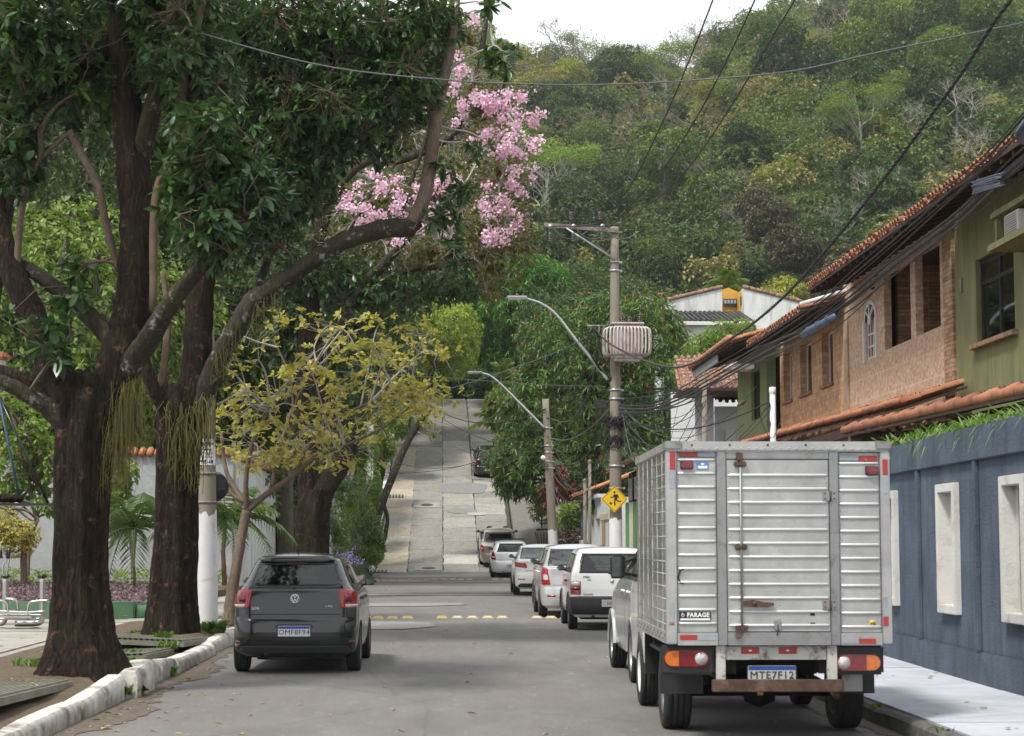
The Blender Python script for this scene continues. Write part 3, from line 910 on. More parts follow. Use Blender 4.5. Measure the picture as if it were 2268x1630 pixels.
  for j in range(H - 1):
   for i in range(W - 1):
    inn_ = inner(i, j)
    if part == 'band' and inn_: continue
    if part == 'pane' and not inn_: continue
    keep.append((i, j))
    F.append((j * W + i, j * W + i + 1, (j + 1) * W + i + 1, (j + 1) * W + i))
  ks = set(keep); n = len(V)
  VV = out + inn
  if part != 'pane':
   for (i, j) in keep:
    for (di, dj, a, b_) in ((0, -1, (i, j), (i + 1, j)), (1, 0, (i + 1, j), (i + 1, j + 1)), (0, 1, (i + 1, j + 1), (i, j + 1)), (-1, 0, (i, j + 1), (i, j))):
     if (i + di, j + dj) not in ks:
      p, q = a[1] * W + a[0], b_[1] * W + b_[0]
      F.append((p, q, q + n, p + n))
  m.add(VV, F, True)
  return m
def inquad(a, z, c, shrink=.012):
 """is (a, z) inside quad c shrunk a little"""
 zb, zt = (c[0][1] + c[1][1]) / 2, (c[2][1] + c[3][1]) / 2
 lo, hi = min(q[1] for q in c), max(q[1] for q in c)
 if not lo <= z <= hi: return False
 s = 0
 for k in range(4):
  x0, y0 = c[k]; x1, y1 = c[(k + 1) % 4]
  d = math.hypot(x1 - x0, y1 - y0) or 1
  cr = ((x1 - x0) * (z - y0) - (y1 - y0) * (a - x0)) / d
  if k == 0: s = 1 if ((c[1][0] - c[0][0]) * (c[2][1] - c[0][1]) - (c[1][1] - c[0][1]) * (c[2][0] - c[0][0])) > 0 else -1
  if cr * s < shrink: return False
 return True
def sharp(o, ang=32):
 o.data.set_sharp_from_angle(angle=R(ang))
 return o
def wheel_meshes(r, w, rimmat, alloy=True):
 t = MB()
 prof = [(r * .62, -w * .42), (r * .8, -w * .5), (r * .93, -w * .47), (r * .985, -w * .4)]
 for g0 in (-.22, -.02, .18):
  prof += [(r, w * (g0 - .14)), (r, w * (g0 - .02)), (r - .008, w * (g0 - .01)), (r - .008, w * (g0 + .015)), (r, w * (g0 + .025))]
 prof += [(r, w * .34), (r * .985, w * .4), (r * .93, w * .47), (r * .8, w * .5), (r * .62, w * .42)]
 t.lathe(prof, 32, axis='x')
 ty = t.build('tyre', m_rub)
 k = MB()
 k.lathe([(r * .63, w * .42), (r * .6, w * .44), (r * .56, w * .36), (r * .54, w * .1), (r * .54, -w * .4), (r * .63, -w * .42)], 28, axis='x')
 k.lathe([(0, w * .3), (r * .14, w * .3), (r * .16, w * .22), (r * .1, w * .12), (0, w * .12)], 16, axis='x')
 ns = 9 if alloy else 14
 for i in range(ns):
  a = 2 * math.pi * i / ns
  M = Matrix.Rotation(a, 4, 'X')
  k.bbox(w * .14, w * .26, -r * .055, r * .055, r * .1, r * .57, .004, M)
 k.lathe([(0, w * .02), (r * .54, w * .02)], 24, axis='x')
 rm_ = k.build('rim', rimmat)
 return ty, rm_
def car(name, label, rear_xy, rz, p):
 """p: dictionary describing the car; origin at the middle of its rear end on the ground"""
 L, rows, body = p['L'], p['rows'], p['paint']
 x, y = rear_xy
 pitch = math.atan((gz(y + L) - gz(y)) / L)
 root = empty(name, (x, y, gz((y + .7)) - .005 + (0.0)), rz, label, 'car', p.get('group', 'cars parked along the right kerb'))
 root.rotation_euler = (pitch, 0, rz)
 if pitch > .02: root.location.z = gz(y)
 sh = Shell(rows, L, p.get('taper', .05))
 belt = p['belt']; top = rows[-1][0]
 zl = sorted(set([round(r[0], 4) for r in rows if r[0] <= belt + .001] + [round(q, 4) for q in np.linspace(rows[0][0], belt, 14)]))
 lower = sh.mesh(zl)
 lo = lower.build('body', body)
 recalc(lo)
 wr = p.get('wheel', .3); yw = p.get('rear_axle', .74); yf = p.get('front_axle', L - .82)
 cut = MB()
 for yy_ in (yw, yf):
  cut.lathe([(0, -1.2), (wr + .055, -1.2), (wr + .055, 1.2), (0, 1.2)], 30, M=Matrix.Translation((0, yy_, wr + .01)), axis='x', smooth=False)
 co = cut.build('cutter', None)
 recalc(co)
 md = lo.modifiers.new('arch', 'BOOLEAN'); md.object = co; md.operation = 'DIFFERENCE'; md.solver = 'EXACT'
 dg = bpy.context.evaluated_depsgraph_get()
 me = bpy.data.meshes.new_from_object(lo.evaluated_get(dg))
 lo.modifiers.clear(); lo.data = me; me.name = 'body'
 bpy.data.objects.remove(co)
 lo.parent = root
 sharp(lo, 34)
 zu = sorted(set([round(r[0], 4) for r in rows if r[0] >= belt - .001] + [round(q, 4) for q in np.linspace(belt, top, 16)]))
 rw = p['rear_window']; sws = p['side_windows']; ws = p['windscreen']
 def skip(cx, cy, cz, i, n):
  i = min(i, n - i)
  if i < Shell.NR + Shell.NC - 1: return inquad(abs(cx), cz, [(0, rw[0][1]), (rw[1][0], rw[1][1]), (rw[2][0], rw[2][1]), (0, rw[3][1])], .008) or (abs(cx) < .02 and rw[0][1] < cz < rw[2][1])
  if i > Shell.NR + Shell.NC + Shell.NS + 1: return ws[0][1] + .01 < cz < ws[2][1] - .01 and abs(cx) < ws[1][0] - .03
  return any(inquad(cy, cz, q, .012) for q in sws)
 up = sh.mesh(zu, skip, True, False, p.get('crown', .035))
 uo = up.build('roof', body, root)
 bm = bmesh.new(); bm.from_mesh(uo.data); bmesh.ops.remove_doubles(bm, verts=bm.verts, dist=.0005); bmesh.ops.recalc_face_normals(bm, faces=bm.faces); bm.to_mesh(uo.data); bm.free()
 sharp(uo, 40)
 gm = p.get('glass', m_glass)
 kw = dict(nu=10, nv=5, off=.006, ring=.04)
 f = recalc(sh.patch('rear', rw, part='band', **kw).build('rear_window_edge', m_frit, root))
 sh.patch('rear', rw, part='pane', **kw).build('rear_window', gm, root)
 recalc(sh.patch('front', ws, part='band', nu=8, nv=4, off=.006, ring=.04).build('windscreen_edge', m_frit, root))
 sh.patch('front', ws, part='pane', nu=8, nv=4, off=.006, ring=.04).build('windscreen', gm, root)
 for q in sws:
  for sg in (-1, 1):
   kw2 = dict(nu=6, nv=5, off=.005, ring=.032, sg=sg)
   recalc(sh.patch('side', q, part='band', **kw2).build('side_window_edge', m_frit, root))
   sh.patch('side', q, part='pane', **kw2).build('side_window', gm, root)
 yb = sws[0][0][0]
 m = MB(); wi = rows[[abs(r[0] - belt) < .12 for r in rows].index(True)][3] - .1
 m.box(-wi, wi, p.get('deck', .25), L - 1.25, belt - .02, belt + .012)
 m.build('cabin_floor', m_seat, root)
 hr = belt + .0
 for sx in (-.36, .36):
  for (sy, hh) in ((p.get('front_seat', 2.05), .3), (p.get('rear_seat', 1.0), .17)):
   m = MB(); m.bbox(sx - .22, sx + .22, sy, sy + .12, hr - .1, hr + hh * .55, .04); m.bbox(sx - .12, sx + .12, sy, sy + .09, hr + hh * .55 + .03, hr + hh * .55 + .17, .035)
   m.box(sx - .05, sx + .05, sy + .03, sy + .05, hr + hh * .4, hr + hh * .6 + .05)
   m.build('seat', m_seat, root)
 m = MB(); w0 = rows[0][3]
 m.box(-w0 + .12, w0 - .12, .2, L - .3, .2, rows[0][0] + .06)
 m.cyl((-w0 + .1, yw, wr * .9), (w0 - .1, yw, wr * .9), .05)
 m.bbox(.12, .55, .12, .42, .2, .33, .05)
 m.cyl((-.35, .04, .25), (-.35, .6, .25), .028)
 m.build('underside', m_under, root)
 ty, rm_ = wheel_meshes(wr, p.get('tyre_w', .175), p.get('rim', m_rimd), p.get('alloy', True))
 first = True
 wd = p.get('track', rows[2][3] - .075)
 for yy_ in (yw, yf):
  for sg in (-1, 1):
   w_ = empty('wheel', (sg * wd, yy_, wr - .004)); w_.parent = root
   w_.rotation_euler = (random.random(), 0, 0 if sg > 0 else math.pi)
   a = ty if first else ty.copy(); b_ = rm_ if first else rm_.copy()
   if not first: COL.objects.link(a); COL.objects.link(b_)
   a.parent = w_; b_.parent = w_
   first = False
 my, mz, mw = p.get('mirror', (L - 1.75, belt + .06, rows[5][3]))
 for sg in (-1, 1):
  m = MB()
  m.bbox(mw + .0, mw + .155, my - .02, my + .08, mz - .045, mz + .06, .035, Matrix.Scale(sg, 4, (1, 0, 0)))
  m.tube([(sg * (mw - .08), my + .06, mz - .035), (sg * (mw + .05), my + .04, mz - .02)], .022, 8)
  q = recalc(m.build('door_mirror', p.get('mirror_mat', m_plas), root))
  m = MB(); m.bbox(mw + .02, mw + .135, my - .024, my - .019, mz - .028, mz + .043, .002, Matrix.Scale(sg, 4, (1, 0, 0)))
  recalc(m.build('mirror_glass', m_mirror, q))
 for sg in (-1, 1):
  for yd in p['door_lines']:
   recalc(sh.patch('side', [(yd, .36), (yd + .008, .36), (yd + .008, belt - .01), (yd, belt - .01)], 1, 10, off=.001, th=.006, sg=sg).build('door_gap', m_gap, root))
  for yd in p['handles']:
   recalc(sh.patch('side', [(yd, belt - .13), (yd + .16, belt - .13), (yd + .16, belt - .095), (yd, belt - .095)], 4, 2, off=.03, th=.034, sg=sg).build('door_handle', p.get('handle_mat', body), root))
 root['_'] = 0; del root['_']
 return root, sh
def plate(parent, x, y, z, txt, w=.40, h=.13, blue=True, white=m_plw, ink=m_ink, tilt=0.0):
 m = MB(); m.bbox(-w / 2, w / 2, -.004, .004, -h / 2, h / 2, .003)
 pl = m.build('licence_plate', white, parent, (x, y, z), (tilt, 0, 0))
 if blue:
  m = MB(); m.box(-w / 2 + .004, w / 2 - .004, -.0062, -.0045, h / 2 - .036, h / 2 - .004); m.build('blue_band', m_plb, pl)
 if txt: lettering('plate_lettering', txt, h * (.66 if blue else .64), ink, pl, (0, -.0065, -.016 if blue else -.005), bold=0, sx=1.08)
 return pl
def addp(sh, root, name, mode, c, mt, **kw):
 o = recalc(sh.patch(mode, c, **kw).build(name, mt, root))
 return o
def rear_badge_text(root, sh, s, x, z, size, mt=m_chrome):
 q = sh.rear(x, z)
 return lettering('badge_lettering', s, size, mt, root, (x, q.y - .008, z), extrude=.003)
# ---------------- dark grey hatchback, left kerb
hatch_rows = [  # z, rear y, front y, half width, rear corner radius, bow
 (.20, .14, 3.72, .70, .18, .02), (.26, .05, 3.86, .79, .24, .03), (.34, .015, 3.9, .815, .27, .04), (.44, .0, 3.9, .825, .28, .045), (.52, .0, 3.9, .828, .28, .045),
 (.62, .015, 3.89, .83, .27, .045), (.675, .035, 3.87, .83, .26, .045), (.70, .065, 3.86, .828, .24, .045), (.80, .075, 3.78, .826, .23, .045), (.90, .085, 3.5, .818, .22, .04),
 (.98, .10, 3.1, .80, .21, .04), (1.03, .12, 2.95, .785, .2, .04), (1.06, .145, 2.88, .77, .19, .04),
 (1.10, .19, 2.78, .752, .18, .035), (1.20, .26, 2.58, .71, .17, .035), (1.30, .335, 2.38, .665, .16, .03), (1.38, .385, 2.22, .625, .16, .03), (1.415, .37, 2.14, .60, .18, .03), (1.435, .40, 2.05, .575, .2, .03), (1.455, .50, 1.9, .50, .2, .03)]
gol_paint = paint('dark_grey_paint', (.011, .013, .0145), .2, .2, .6)
gol_rows = [(z, yr, yf, w * .965 * (1 - min(.07, max(0, z - 1.0) * .5)), rc * (1 + max(0, z - 1.0) * .9), bo + max(0, z - 1.0) * .06) for z, yr, yf, w, rc, bo in hatch_rows]
gol = dict(L=3.9, crown=.055, rows=gol_rows, paint=gol_paint, belt=1.03, wheel=.295, rear_axle=.70, front_axle=3.15, tyre_w=.185, alloy=True, rim=m_rim,
     rear_window=[(-.595, 1.065), (.595, 1.065), (.485, 1.39), (-.485, 1.39)],
     side_windows=[[(.62, 1.07), (1.42, 1.065), (1.40, 1.37), (.86, 1.36)], [(1.47, 1.065), (2.72, 1.06), (2.22, 1.375), (1.45, 1.375)]],
     windscreen=[(-.6, 1.1), (.6, 1.1), (.48, 1.37), (-.48, 1.37)], door_lines=[1.44, 2.55, .95], handles=[1.1, 1.75], mirror=(2.42, 1.09, .76), group='cars on the left of the road', deck=.3)
gx, gy = (661 - 990) / FPX * 24.0, 23.7
gc, gs = car('parked_hatchback', 'dark grey hatchback parked at the left kerb beside the white-based pole', (gx, gy), R(-.4), gol)
for sg in (-1, 1):
 t = addp(gs, gc, 'tail_light', 'arc', [(sg * .575, .81), (sg * .93, .83), (sg * .90, 1.03), (sg * .545, 1.045)], m_redl, nu=14, nv=8, rad=.03, off=.012, th=.02)
 addp(gs, t, 'reversing_lens', 'arc', [(sg * .635, .822), (sg * .87, .832), (sg * .87, .862), (sg * .625, .862)], m_clr, nu=8, nv=2, off=.016, th=.006).parent = t
 addp(gs, t, 'inner_lens', 'arc', [(sg * .62, .885), (sg * .73, .885), (sg * .73, 1.0), (sg * .6, 1.0)], m_redd, nu=4, nv=2, off=.015, th=.006)
 addp(gs, gc, 'bumper_reflector', 'arc', [(sg * .70, .385), (sg * .86, .385), (sg * .86, .41), (sg * .70, .41)], m_redd, nu=4, nv=2, off=.006)
addp(gs, gc, 'tailgate_gap', 'rear', [(-.56, .735), (.56, .735), (.56, .744), (-.56, .744)], m_gap, nu=16, nv=1, off=.0015, th=.006)
for sg in (-1, 1):
 addp(gs, gc, 'tailgate_gap', 'arc', [(sg * .60, .737), (sg * .608, .737), (sg * .61, .81), (sg * .602, .81)], m_gap, nu=1, nv=6, off=.0015, th=.006)
 addp(gs, gc, 'tailgate_gap', 'arc', [(sg * .562, 1.045), (sg * .57, 1.045), (sg * .60, 1.07), (sg * .592, 1.07)], m_gap, nu=1, nv=4, off=.0015, th=.006)
addp(gs, gc, 'lower_bumper_trim', 'arc', [(-.74, .262), (.74, .262), (.70, .345), (-.70, .345)], m_plas, nu=24, nv=3, rad=.03, off=.008, th=.02)
addp(gs, gc, 'bumper_crease', 'arc', [(-.8, .455), (.8, .455), (.8, .463), (-.8, .463)], m_gap, nu=24, nv=1, off=.0015, th=.006)
addp(gs, gc, 'spoiler', 'rear', [(-.47, 1.397), (.47, 1.397), (.43, 1.43), (-.43, 1.43)], gol_paint, nu=12, nv=3, rad=.012, off=.04, th=.07)
addp(gs, gc, 'brake_light', 'rear', [(-.13, 1.368), (.13, 1.368), (.13, 1.388), (-.13, 1.388)], m_redd, nu=4, nv=2, off=.018, th=.02)
m = MB(); m.bbox(-.235, .235, -.012, .02, -.085, .085, .02); m.build('plate_recess', gol_paint, gc, (0, .012, .535))
plate(gc, 0, -.006, .535, 'OMF8F94')
m = MB(); m.tube([(-.02, .165, 1.068), (.15, .185, 1.085), (.35, .19, 1.092)], [.014, .009, .006], 6); m.lathe([(0, 0), (.022, 0), (.02, .015), (0, .02)], 12, Matrix.Translation((-.02, .15, 1.068)) @ Matrix.Rotation(math.pi / 2, 4, 'X'))
m.build('rear_wiper', m_plas, gc)
m = MB(); m.tube([(0, .56, 1.48), (0, .48, 1.62), (0, .44, 1.70)], [.008, .005, .003], 6); m.build('aerial', m_plas, gc)
by = gs.rear(0, .935).y
bd = MB(); bd.lathe([(.055, 0), (.055, .008), (.047, .012), (.046, .004), (.055, 0)], 28, Matrix.Translation((0, by - .004, .935)) @ Matrix.Rotation(math.pi / 2, 4, 'X'))
def bar(m, a, b_, w, y, d=.006):
 a, b_ = Vector(a), Vector(b_); t = (b_ - a).normalized(); nrm = Vector((-t.y, t.x)) * w / 2
 pts = [a + nrm, b_ + nrm, b_ - nrm, a - nrm]
 m.poly([(p.x, y, p.y) for p in pts], (0, -d, 0))
for sg in (-1, 1):
 bar(bd, (sg * .021, .978), (0, .944), .008, by - .004)
 bar(bd, (sg * .042, .953), (sg * .019, .896), .008, by - .004)
 bar(bd, (sg * .019, .896), (0, .934), .008, by - .004)
bdo = recalc(bd.build('badge', m_chrome, gc))
rear_badge_text(gc, gs, 'GOL', -.49, .815, .05)
rear_badge_text(gc, gs, 'e flex', .43, .842, .04)
m = MB(); m.lathe([(0, 0), (.012, 0), (.012, .004), (0, .005)], 10, Matrix.Translation((0, gs.rear(0, .85).y - .002, .85)) @ Matrix.Rotation(math.pi / 2, 4, 'X')); m.build('lock', m_plas, gc)
# ---------------- white boxy hatchback with dark bumper (right kerb)
uno_rows = [(.24, .12, 3.5, .68, .12, .01), (.30, .05, 3.62, .745, .14, .015), (.36, .02, 3.66, .765, .15, .02), (.46, .0, 3.68, .772, .15, .02), (.60, .01, 3.68, .775, .14, .02),
   (.63, .05, 3.66, .77, .1, .02), (.75, .055, 3.6, .77, .09, .02), (.90, .07, 3.3, .765, .09, .02), (1.0, .085, 2.95, .755, .09, .02), (1.04, .095, 2.82, .745, .09, .02),
   (1.10, .12, 2.74, .73, .09, .02), (1.25, .19, 2.5, .68, .09, .02), (1.40, .27, 2.2, .63, .09, .02), (1.45, .31, 2.1, .61, .1, .02), (1.475, .36, 2.0, .585, .12, .02), (1.49, .46, 1.85, .53, .13, .02)]
w_paint = paint('white_paint', (.72, .72, .71), 0, .3)
uno = dict(L=3.68, rows=uno_rows, paint=w_paint, belt=1.0, wheel=.29, rear_axle=.68, front_axle=2.98, tyre_w=.165, taper=.03,
     rear_window=[(-.60, 1.045), (.60, 1.045), (.54, 1.40), (-.54, 1.40)],
     side_windows=[[(.42, 1.05), (1.3, 1.045), (1.28, 1.4), (.56, 1.39)], [(1.36, 1.045), (2.6, 1.04), (2.1, 1.4), (1.34, 1.4)]],
     windscreen=[(-.66, 1.08), (.66, 1.08), (.56, 1.4), (-.56, 1.4)], door_lines=[1.33, 2.45], handles=[1.05, 1.42], mirror=(2.25, 1.1, .74), handle_mat=m_plas, deck=.25)
ux = (1345 - 990) / FPX * 35.2
uc, us_ = car('parked_hatchback', 'white boxy old hatchback with black bumper and square red and clear tail lights', (ux + .02, 34.4), R(-.3), uno)
for sg in (-1, 1):
 t = addp(us_, uc, 'tail_light', 'arc', [(sg * .575, .655), (sg * .79, .655), (sg * .79, .90), (sg * .575, .90)], m_redl, nu=6, nv=8, rad=.02, off=.01, th=.02)
 addp(us_, t, 'indicator_lens', 'arc', [(sg * .585, .80), (sg * .78, .80), (sg * .78, .892), (sg * .585, .892)], m_clr, nu=4, nv=2, off=.014, th=.006)
 addp(us_, t, 'inner_lens', 'arc', [(sg * .585, .735), (sg * .78, .735), (sg * .78, .79), (sg * .585, .79)], m_redd, nu=4, nv=2, off=.013, th=.006)
 for yy_ in (.68, 2.98):
  m = MB(); V = []; F = []
  for k in range(17):
   a = math.pi * k / 16
   for rr_, xx_ in ((.345, .79), (.40, .782), (.40, .74), (.345, .74)):
    V.append((sg * xx_, yy_ + rr_ * math.cos(a), .30 + rr_ * math.sin(a)))
  for k in range(16): F += [(4 * k + i, 4 * k + (i + 1) % 4, 4 * k + 4 + (i + 1) % 4, 4 * k + 4 + i) for i in range(4)]
  m.add(V, F, True); recalc(m.build('wheel_arch_trim', m_plas, uc))
addp(us_, uc, 'bumper', 'arc', [(-1.05, .3), (1.05, .3), (1.05, .615), (-1.05, .615)], m_plas, nu=30, nv=8, rad=.05, off=.016, th=.03)
plate(uc, 0, -.03, .50, 'HOX', w=.4, h=.13, blue=False, white=m_plg)
rear_badge_text(uc, us_, 'Mille', -.47, .975, .06, m_plas)
rear_badge_text(uc, us_, 'Fire', -.42, .925, .045, m_plas)
rear_badge_text(uc, us_, 'Economy', -.44, .665, .045, m_plas)
m = MB(); m.lathe([(0, 0), (.022, 0), (.02, .01), (0, .012)], 12, Matrix.Translation((0, .055, .97)) @ Matrix.Rotation(math.pi / 2, 4, 'X')); m.build('lock', m_plas, uc)
m = MB(); m.lathe([(0, 0), (.035, 0), (.03, .01), (0, .012)], 14, Matrix.Translation((0, .06, .90)) @ Matrix.Rotation(math.pi / 2, 4, 'X')); m.build('badge', m_chrome, uc)
# ---------------- sedans
def sedan_rows(W, H, L, deckz=1.0, deck=.52, belt=.93):
 k = H / 1.47
 return [(.20, .14, L - .15, W - .12, .2, .03), (.27, .04, L - .04, W - .03, .26, .05), (.36, .01, L, W - .01, .3, .06), (.5, .0, L, W, .3, .065), (.60, .01, L, W, .3, .065),
   (.66, .045, L - .02, W, .28, .065), (.78, .05, L - .06, W, .26, .065), (.90, .055, L - .4, W - .01, .25, .06), (deckz - .03, .05, L - 1.0, W - .03, .24, .06), (deckz, .10, L - 1.12, W - .05, .22, .05),
   (deckz + .012, deck, L - 1.16, W - .06, .2, .04), (deckz + .06, deck + .09, L - 1.24, W - .085, .19, .03), (1.18 * k, deck + .36, L - 1.55, W - .14, .18, .03), (1.32 * k, deck + .62, L - 1.85, W - .185, .18, .03),
   (1.40 * k, deck + .8, L - 2.1, W - .215, .18, .03), (1.435 * k, deck + .93, L - 2.22, W - .24, .18, .03), (1.455 * k, deck + 1.1, L - 2.4, W - .3, .18, .03)]
def sedan(W, H, L, mt, deckz=1.0, deck=.5, **kw):
 k = H / 1.47
 d = dict(L=L, rows=sedan_rows(W, H, L, deckz, deck), paint=mt, belt=round(deckz, 3), wheel=.31, rear_axle=.95, front_axle=L - .85, tyre_w=.19, rim=m_rim,
    rear_window=[(-W + .17, deckz + .035), (W - .17, deckz + .035), (W - .27, 1.385 * k), (-W + .27, 1.385 * k)],
    side_windows=[[(deck + .42, deckz + .03), (deck + 1.45, deckz + .03), (deck + 1.42, 1.37 * k), (deck + .85, 1.36 * k)], [(deck + 1.52, deckz + .03), (L - 1.35, deckz + .03), (L - 2.05, 1.37 * k), (deck + 1.49, 1.38 * k)]],
    windscreen=[(-W + .14, deckz + .08), (W - .14, deckz + .08), (W - .24, 1.37 * k), (-W + .24, 1.37 * k)], door_lines=[deck + 1.49, deck + .6, L - 1.55], handles=[deck + .95, deck + 1.95],
    mirror=(L - 1.75, deckz + .08, W - .06), deck=deck + .1, front_seat=2.35, rear_seat=1.25)
 d.update(kw)
 return d
silver = paint('silver_paint', (.52, .53, .54), .4, .3)
pearl = paint('pearl_white_paint', (.72, .715, .69), .0, .3)
beige = paint('champagne_paint', (.34, .31, .255), .6, .3)
grey_p = paint('mid_grey_paint', (.13, .135, .14), .7, .3)
black_p = paint('black_paint', (.02, .021, .023), .3, .25)
hatchw = paint('cool_white_paint', (.7, .71, .72), .05, .3)
s1 = sedan(.87, 1.53, 4.25, silver, deckz=1.06, deck=.42)
lx = (1193 - 990) / FPX * 40.5 + .87
lc, ls = car('parked_sedan', 'silver sedan with tall red tail lights parked behind the boxy white hatchback', (lx, 39.6), R(-.3), s1)
for sg in (-1, 1):
 t = addp(ls, lc, 'tail_light', 'arc', [(sg * .66, .70), (sg * .93, .70), (sg * .95, 1.05), (sg * .74, 1.05)], m_redl, nu=8, nv=10, rad=.03, off=.012, th=.02)
 addp(ls, t, 'indicator_lens', 'arc', [(sg * .70, .80), (sg * .85, .80), (sg * .86, .91), (sg * .73, .91)], m_clr, nu=4, nv=3, rad=.02, off=.017, th=.008)
 addp(ls, lc, 'bumper_reflector', 'arc', [(sg * .56, .45), (sg * .75, .45), (sg * .75, .485), (sg * .56, .485)], m_redl, nu=4, nv=2, off=.006)
addp(ls, lc, 'boot_gap', 'rear', [(-.6, .69), (.6, .69), (.6, .698), (-.6, .698)], m_gap, nu=10, nv=1, off=.0015, th=.006)
plate(lc, 0, .03, .8, '', blue=False, white=m_plg)
s2 = sedan(.885, 1.47, 4.55, pearl, deckz=1.03, deck=.5)
cx_ = (1137 - 990) / FPX * 55.5 + .89
cc, cs = car('parked_sedan', 'pearl white sedan with narrow slanted red tail lights, third car from the road studs', (cx_, 54.6), R(-.3), s2)
for sg in (-1, 1):
 addp(cs, cc, 'tail_light', 'arc', [(sg * .52, .80), (sg * 1.06, .86), (sg * 1.1, .99), (sg * .55, .94)], m_redl, nu=12, nv=4, rad=.02, off=.012, th=.02)
 addp(cs, cc, 'bumper_reflector', 'arc', [(sg * .58, .46), (sg * .82, .47), (sg * .82, .50), (sg * .58, .49)], m_redl, nu=4, nv=2, off=.006)
addp(cs, cc, 'lower_bumper_trim', 'arc', [(-.86, .25), (.86, .25), (.74, .36), (-.74, .36)], m_plas, nu=24, nv=3, rad=.03, off=.01, th=.02)
addp(cs, cc, 'boot_gap', 'rear', [(-.6, .72), (.6, .72), (.6, .728), (-.6, .728)], m_gap, nu=10, nv=1, off=.0015, th=.006)
s3 = sedan(.84, 1.43, 4.2, beige, deckz=1.02, deck=.45)
bx_ = (1104 - 990) / FPX * 84 + .0
bc, bs = car('parked_sedan', 'champagne beige sedan parked farthest along, at the foot of the hill', (bx_, 83.0), R(.6), s3)
for sg in (-1, 1):
 t = addp(bs, bc, 'tail_light', 'arc', [(sg * .66, .74), (sg * .93, .74), (sg * .95, 1.0), (sg * .72, 1.0)], m_redl, nu=8, nv=6, rad=.04, off=.012, th=.02)
 addp(bs, t, 'indicator_lens', 'arc', [(sg * .73, .83), (sg * .83, .83), (sg * .83, .90), (sg * .73, .90)], m_clr, nu=4, nv=3, rad=.02, off=.017, th=.008)
plate(bc, 0, .03, .8, '', blue=False, white=m_plg)
s4 = sedan(.86, 1.5, 4.3, grey_p, deckz=1.03, deck=.5, mirror_mat=m_plas)
dx_ = (1183 - 990) / FPX * 46.5 + .9
dc, ds = car('parked_sedan', 'mid grey sedan almost hidden in front of the silver sedan', (dx_, 45.2), R(-.3), s4)
for sg in (-1, 1):
 addp(ds, dc, 'tail_light', 'arc', [(sg * .66, .72), (sg * .93, .72), (sg * .95, .98), (sg * .72, .98)], m_redl, nu=8, nv=6, rad=.04, off=.012, th=.02)
eti = dict(gol); eti.update(crown=.035, L=3.85, paint=hatchw, group='cars parked along the right kerb', rows=[(z, yr, yf, w * 1.02, rc, bo) for z, yr, yf, w, rc, bo in hatch_rows])
ex = (1129 - 990) / FPX * 79.6
ec, es = car('parked_hatchback', 'white rounded hatchback with dark roof bars, behind the pearl white sedan', (ex + .02, 78.3), R(0), eti)
for sg in (-1, 1):
 t = addp(es, ec, 'tail_light', 'arc', [(sg * .62, .74), (sg * .93, .76), (sg * .93, 1.06), (sg * .72, 1.08)], m_redl, nu=8, nv=8, rad=.05, off=.012, th=.02)
 addp(es, t, 'indicator_lens', 'arc', [(sg * .68, .80), (sg * .82, .81), (sg * .82, .88), (sg * .69, .88)], m_clr, nu=4, nv=3, off=.017, th=.008)
 m = MB(); m.tube([(sg * .52, .55, 1.5), (sg * .52, 1.0, 1.52), (sg * .52, 1.8, 1.5)], .014, 6); m.build('roof_rail', m_plas, ec)
for yy_ in (.75, 1.6):
 m = MB(); m.bbox(-.62, .62, yy_, yy_ + .05, 1.53, 1.555, .008); m.build('roof_bar', m_plas, ec)
plate(ec, 0, -.008, .5, 'PPG', blue=False, white=m_plg)
m = MB(); m.lathe([(.05, 0), (.05, .008), (.035, .01), (.035, .002), (.05, 0)], 18, Matrix.Translation((0, es.rear(0, .95).y - .004, .95)) @ Matrix.Rotation(math.pi / 2, 4, 'X')); m.build('badge', m_chrome, ec)
m = MB(); m.tube([(.05, .16, 1.068), (.3, .2, 1.1)], [.012, .006], 6); m.build('rear_wiper', m_plas, ec)
addp(es, ec, 'tailgate_gap', 'rear', [(-.6, .735), (.6, .735), (.6, .744), (-.6, .744)], m_gap, nu=16, nv=1, off=.0015, th=.006)
blk = dict(gol); blk.update(paint=black_p, group='cars parked along the right kerb', rim=m_rim)
kx = (1082 - 990) / FPX * 101.5
kc, ks = car('parked_hatchback', 'black car parked halfway up the concrete slope, half hidden by the mango tree', (kx, 101.0), R(.5), blk)
for sg in (-1, 1):
 t = addp(ks, kc, 'tail_light', 'arc', [(sg * .66, .74), (sg * .90, .74), (sg * .88, 1.04), (sg * .68, 1.04)], m_redl, nu=6, nv=8, rad=.03, off=.012, th=.02)
 addp(ks, t, 'indicator_lens', 'arc', [(sg * .69, .87), (sg * .85, .87), (sg * .85, .93), (sg * .69, .93)], m_clr, nu=4, nv=3, off=.017, th=.008)
m = MB(); m.lathe([(0, 0), (.06, 0), (.055, .01), (0, .02)], 18, Matrix.Translation((-.35, ks.rear(-.35, .93).y - .004, .93)) @ Matrix.Rotation(math.pi / 2, 4, 'X')); m.build('badge', m_chrome, kc)
rear_badge_text(kc, ks, 'ECO', .1, .96, .09)
plate(kc, 0, -.008, .5, '', blue=False, white=m_plg)
suv_rows = [(z * 1.1 + .02, yr, yf + .25, w * 1.07, rc * 1.15, bo) for z, yr, yf, w, rc, bo in hatch_rows]
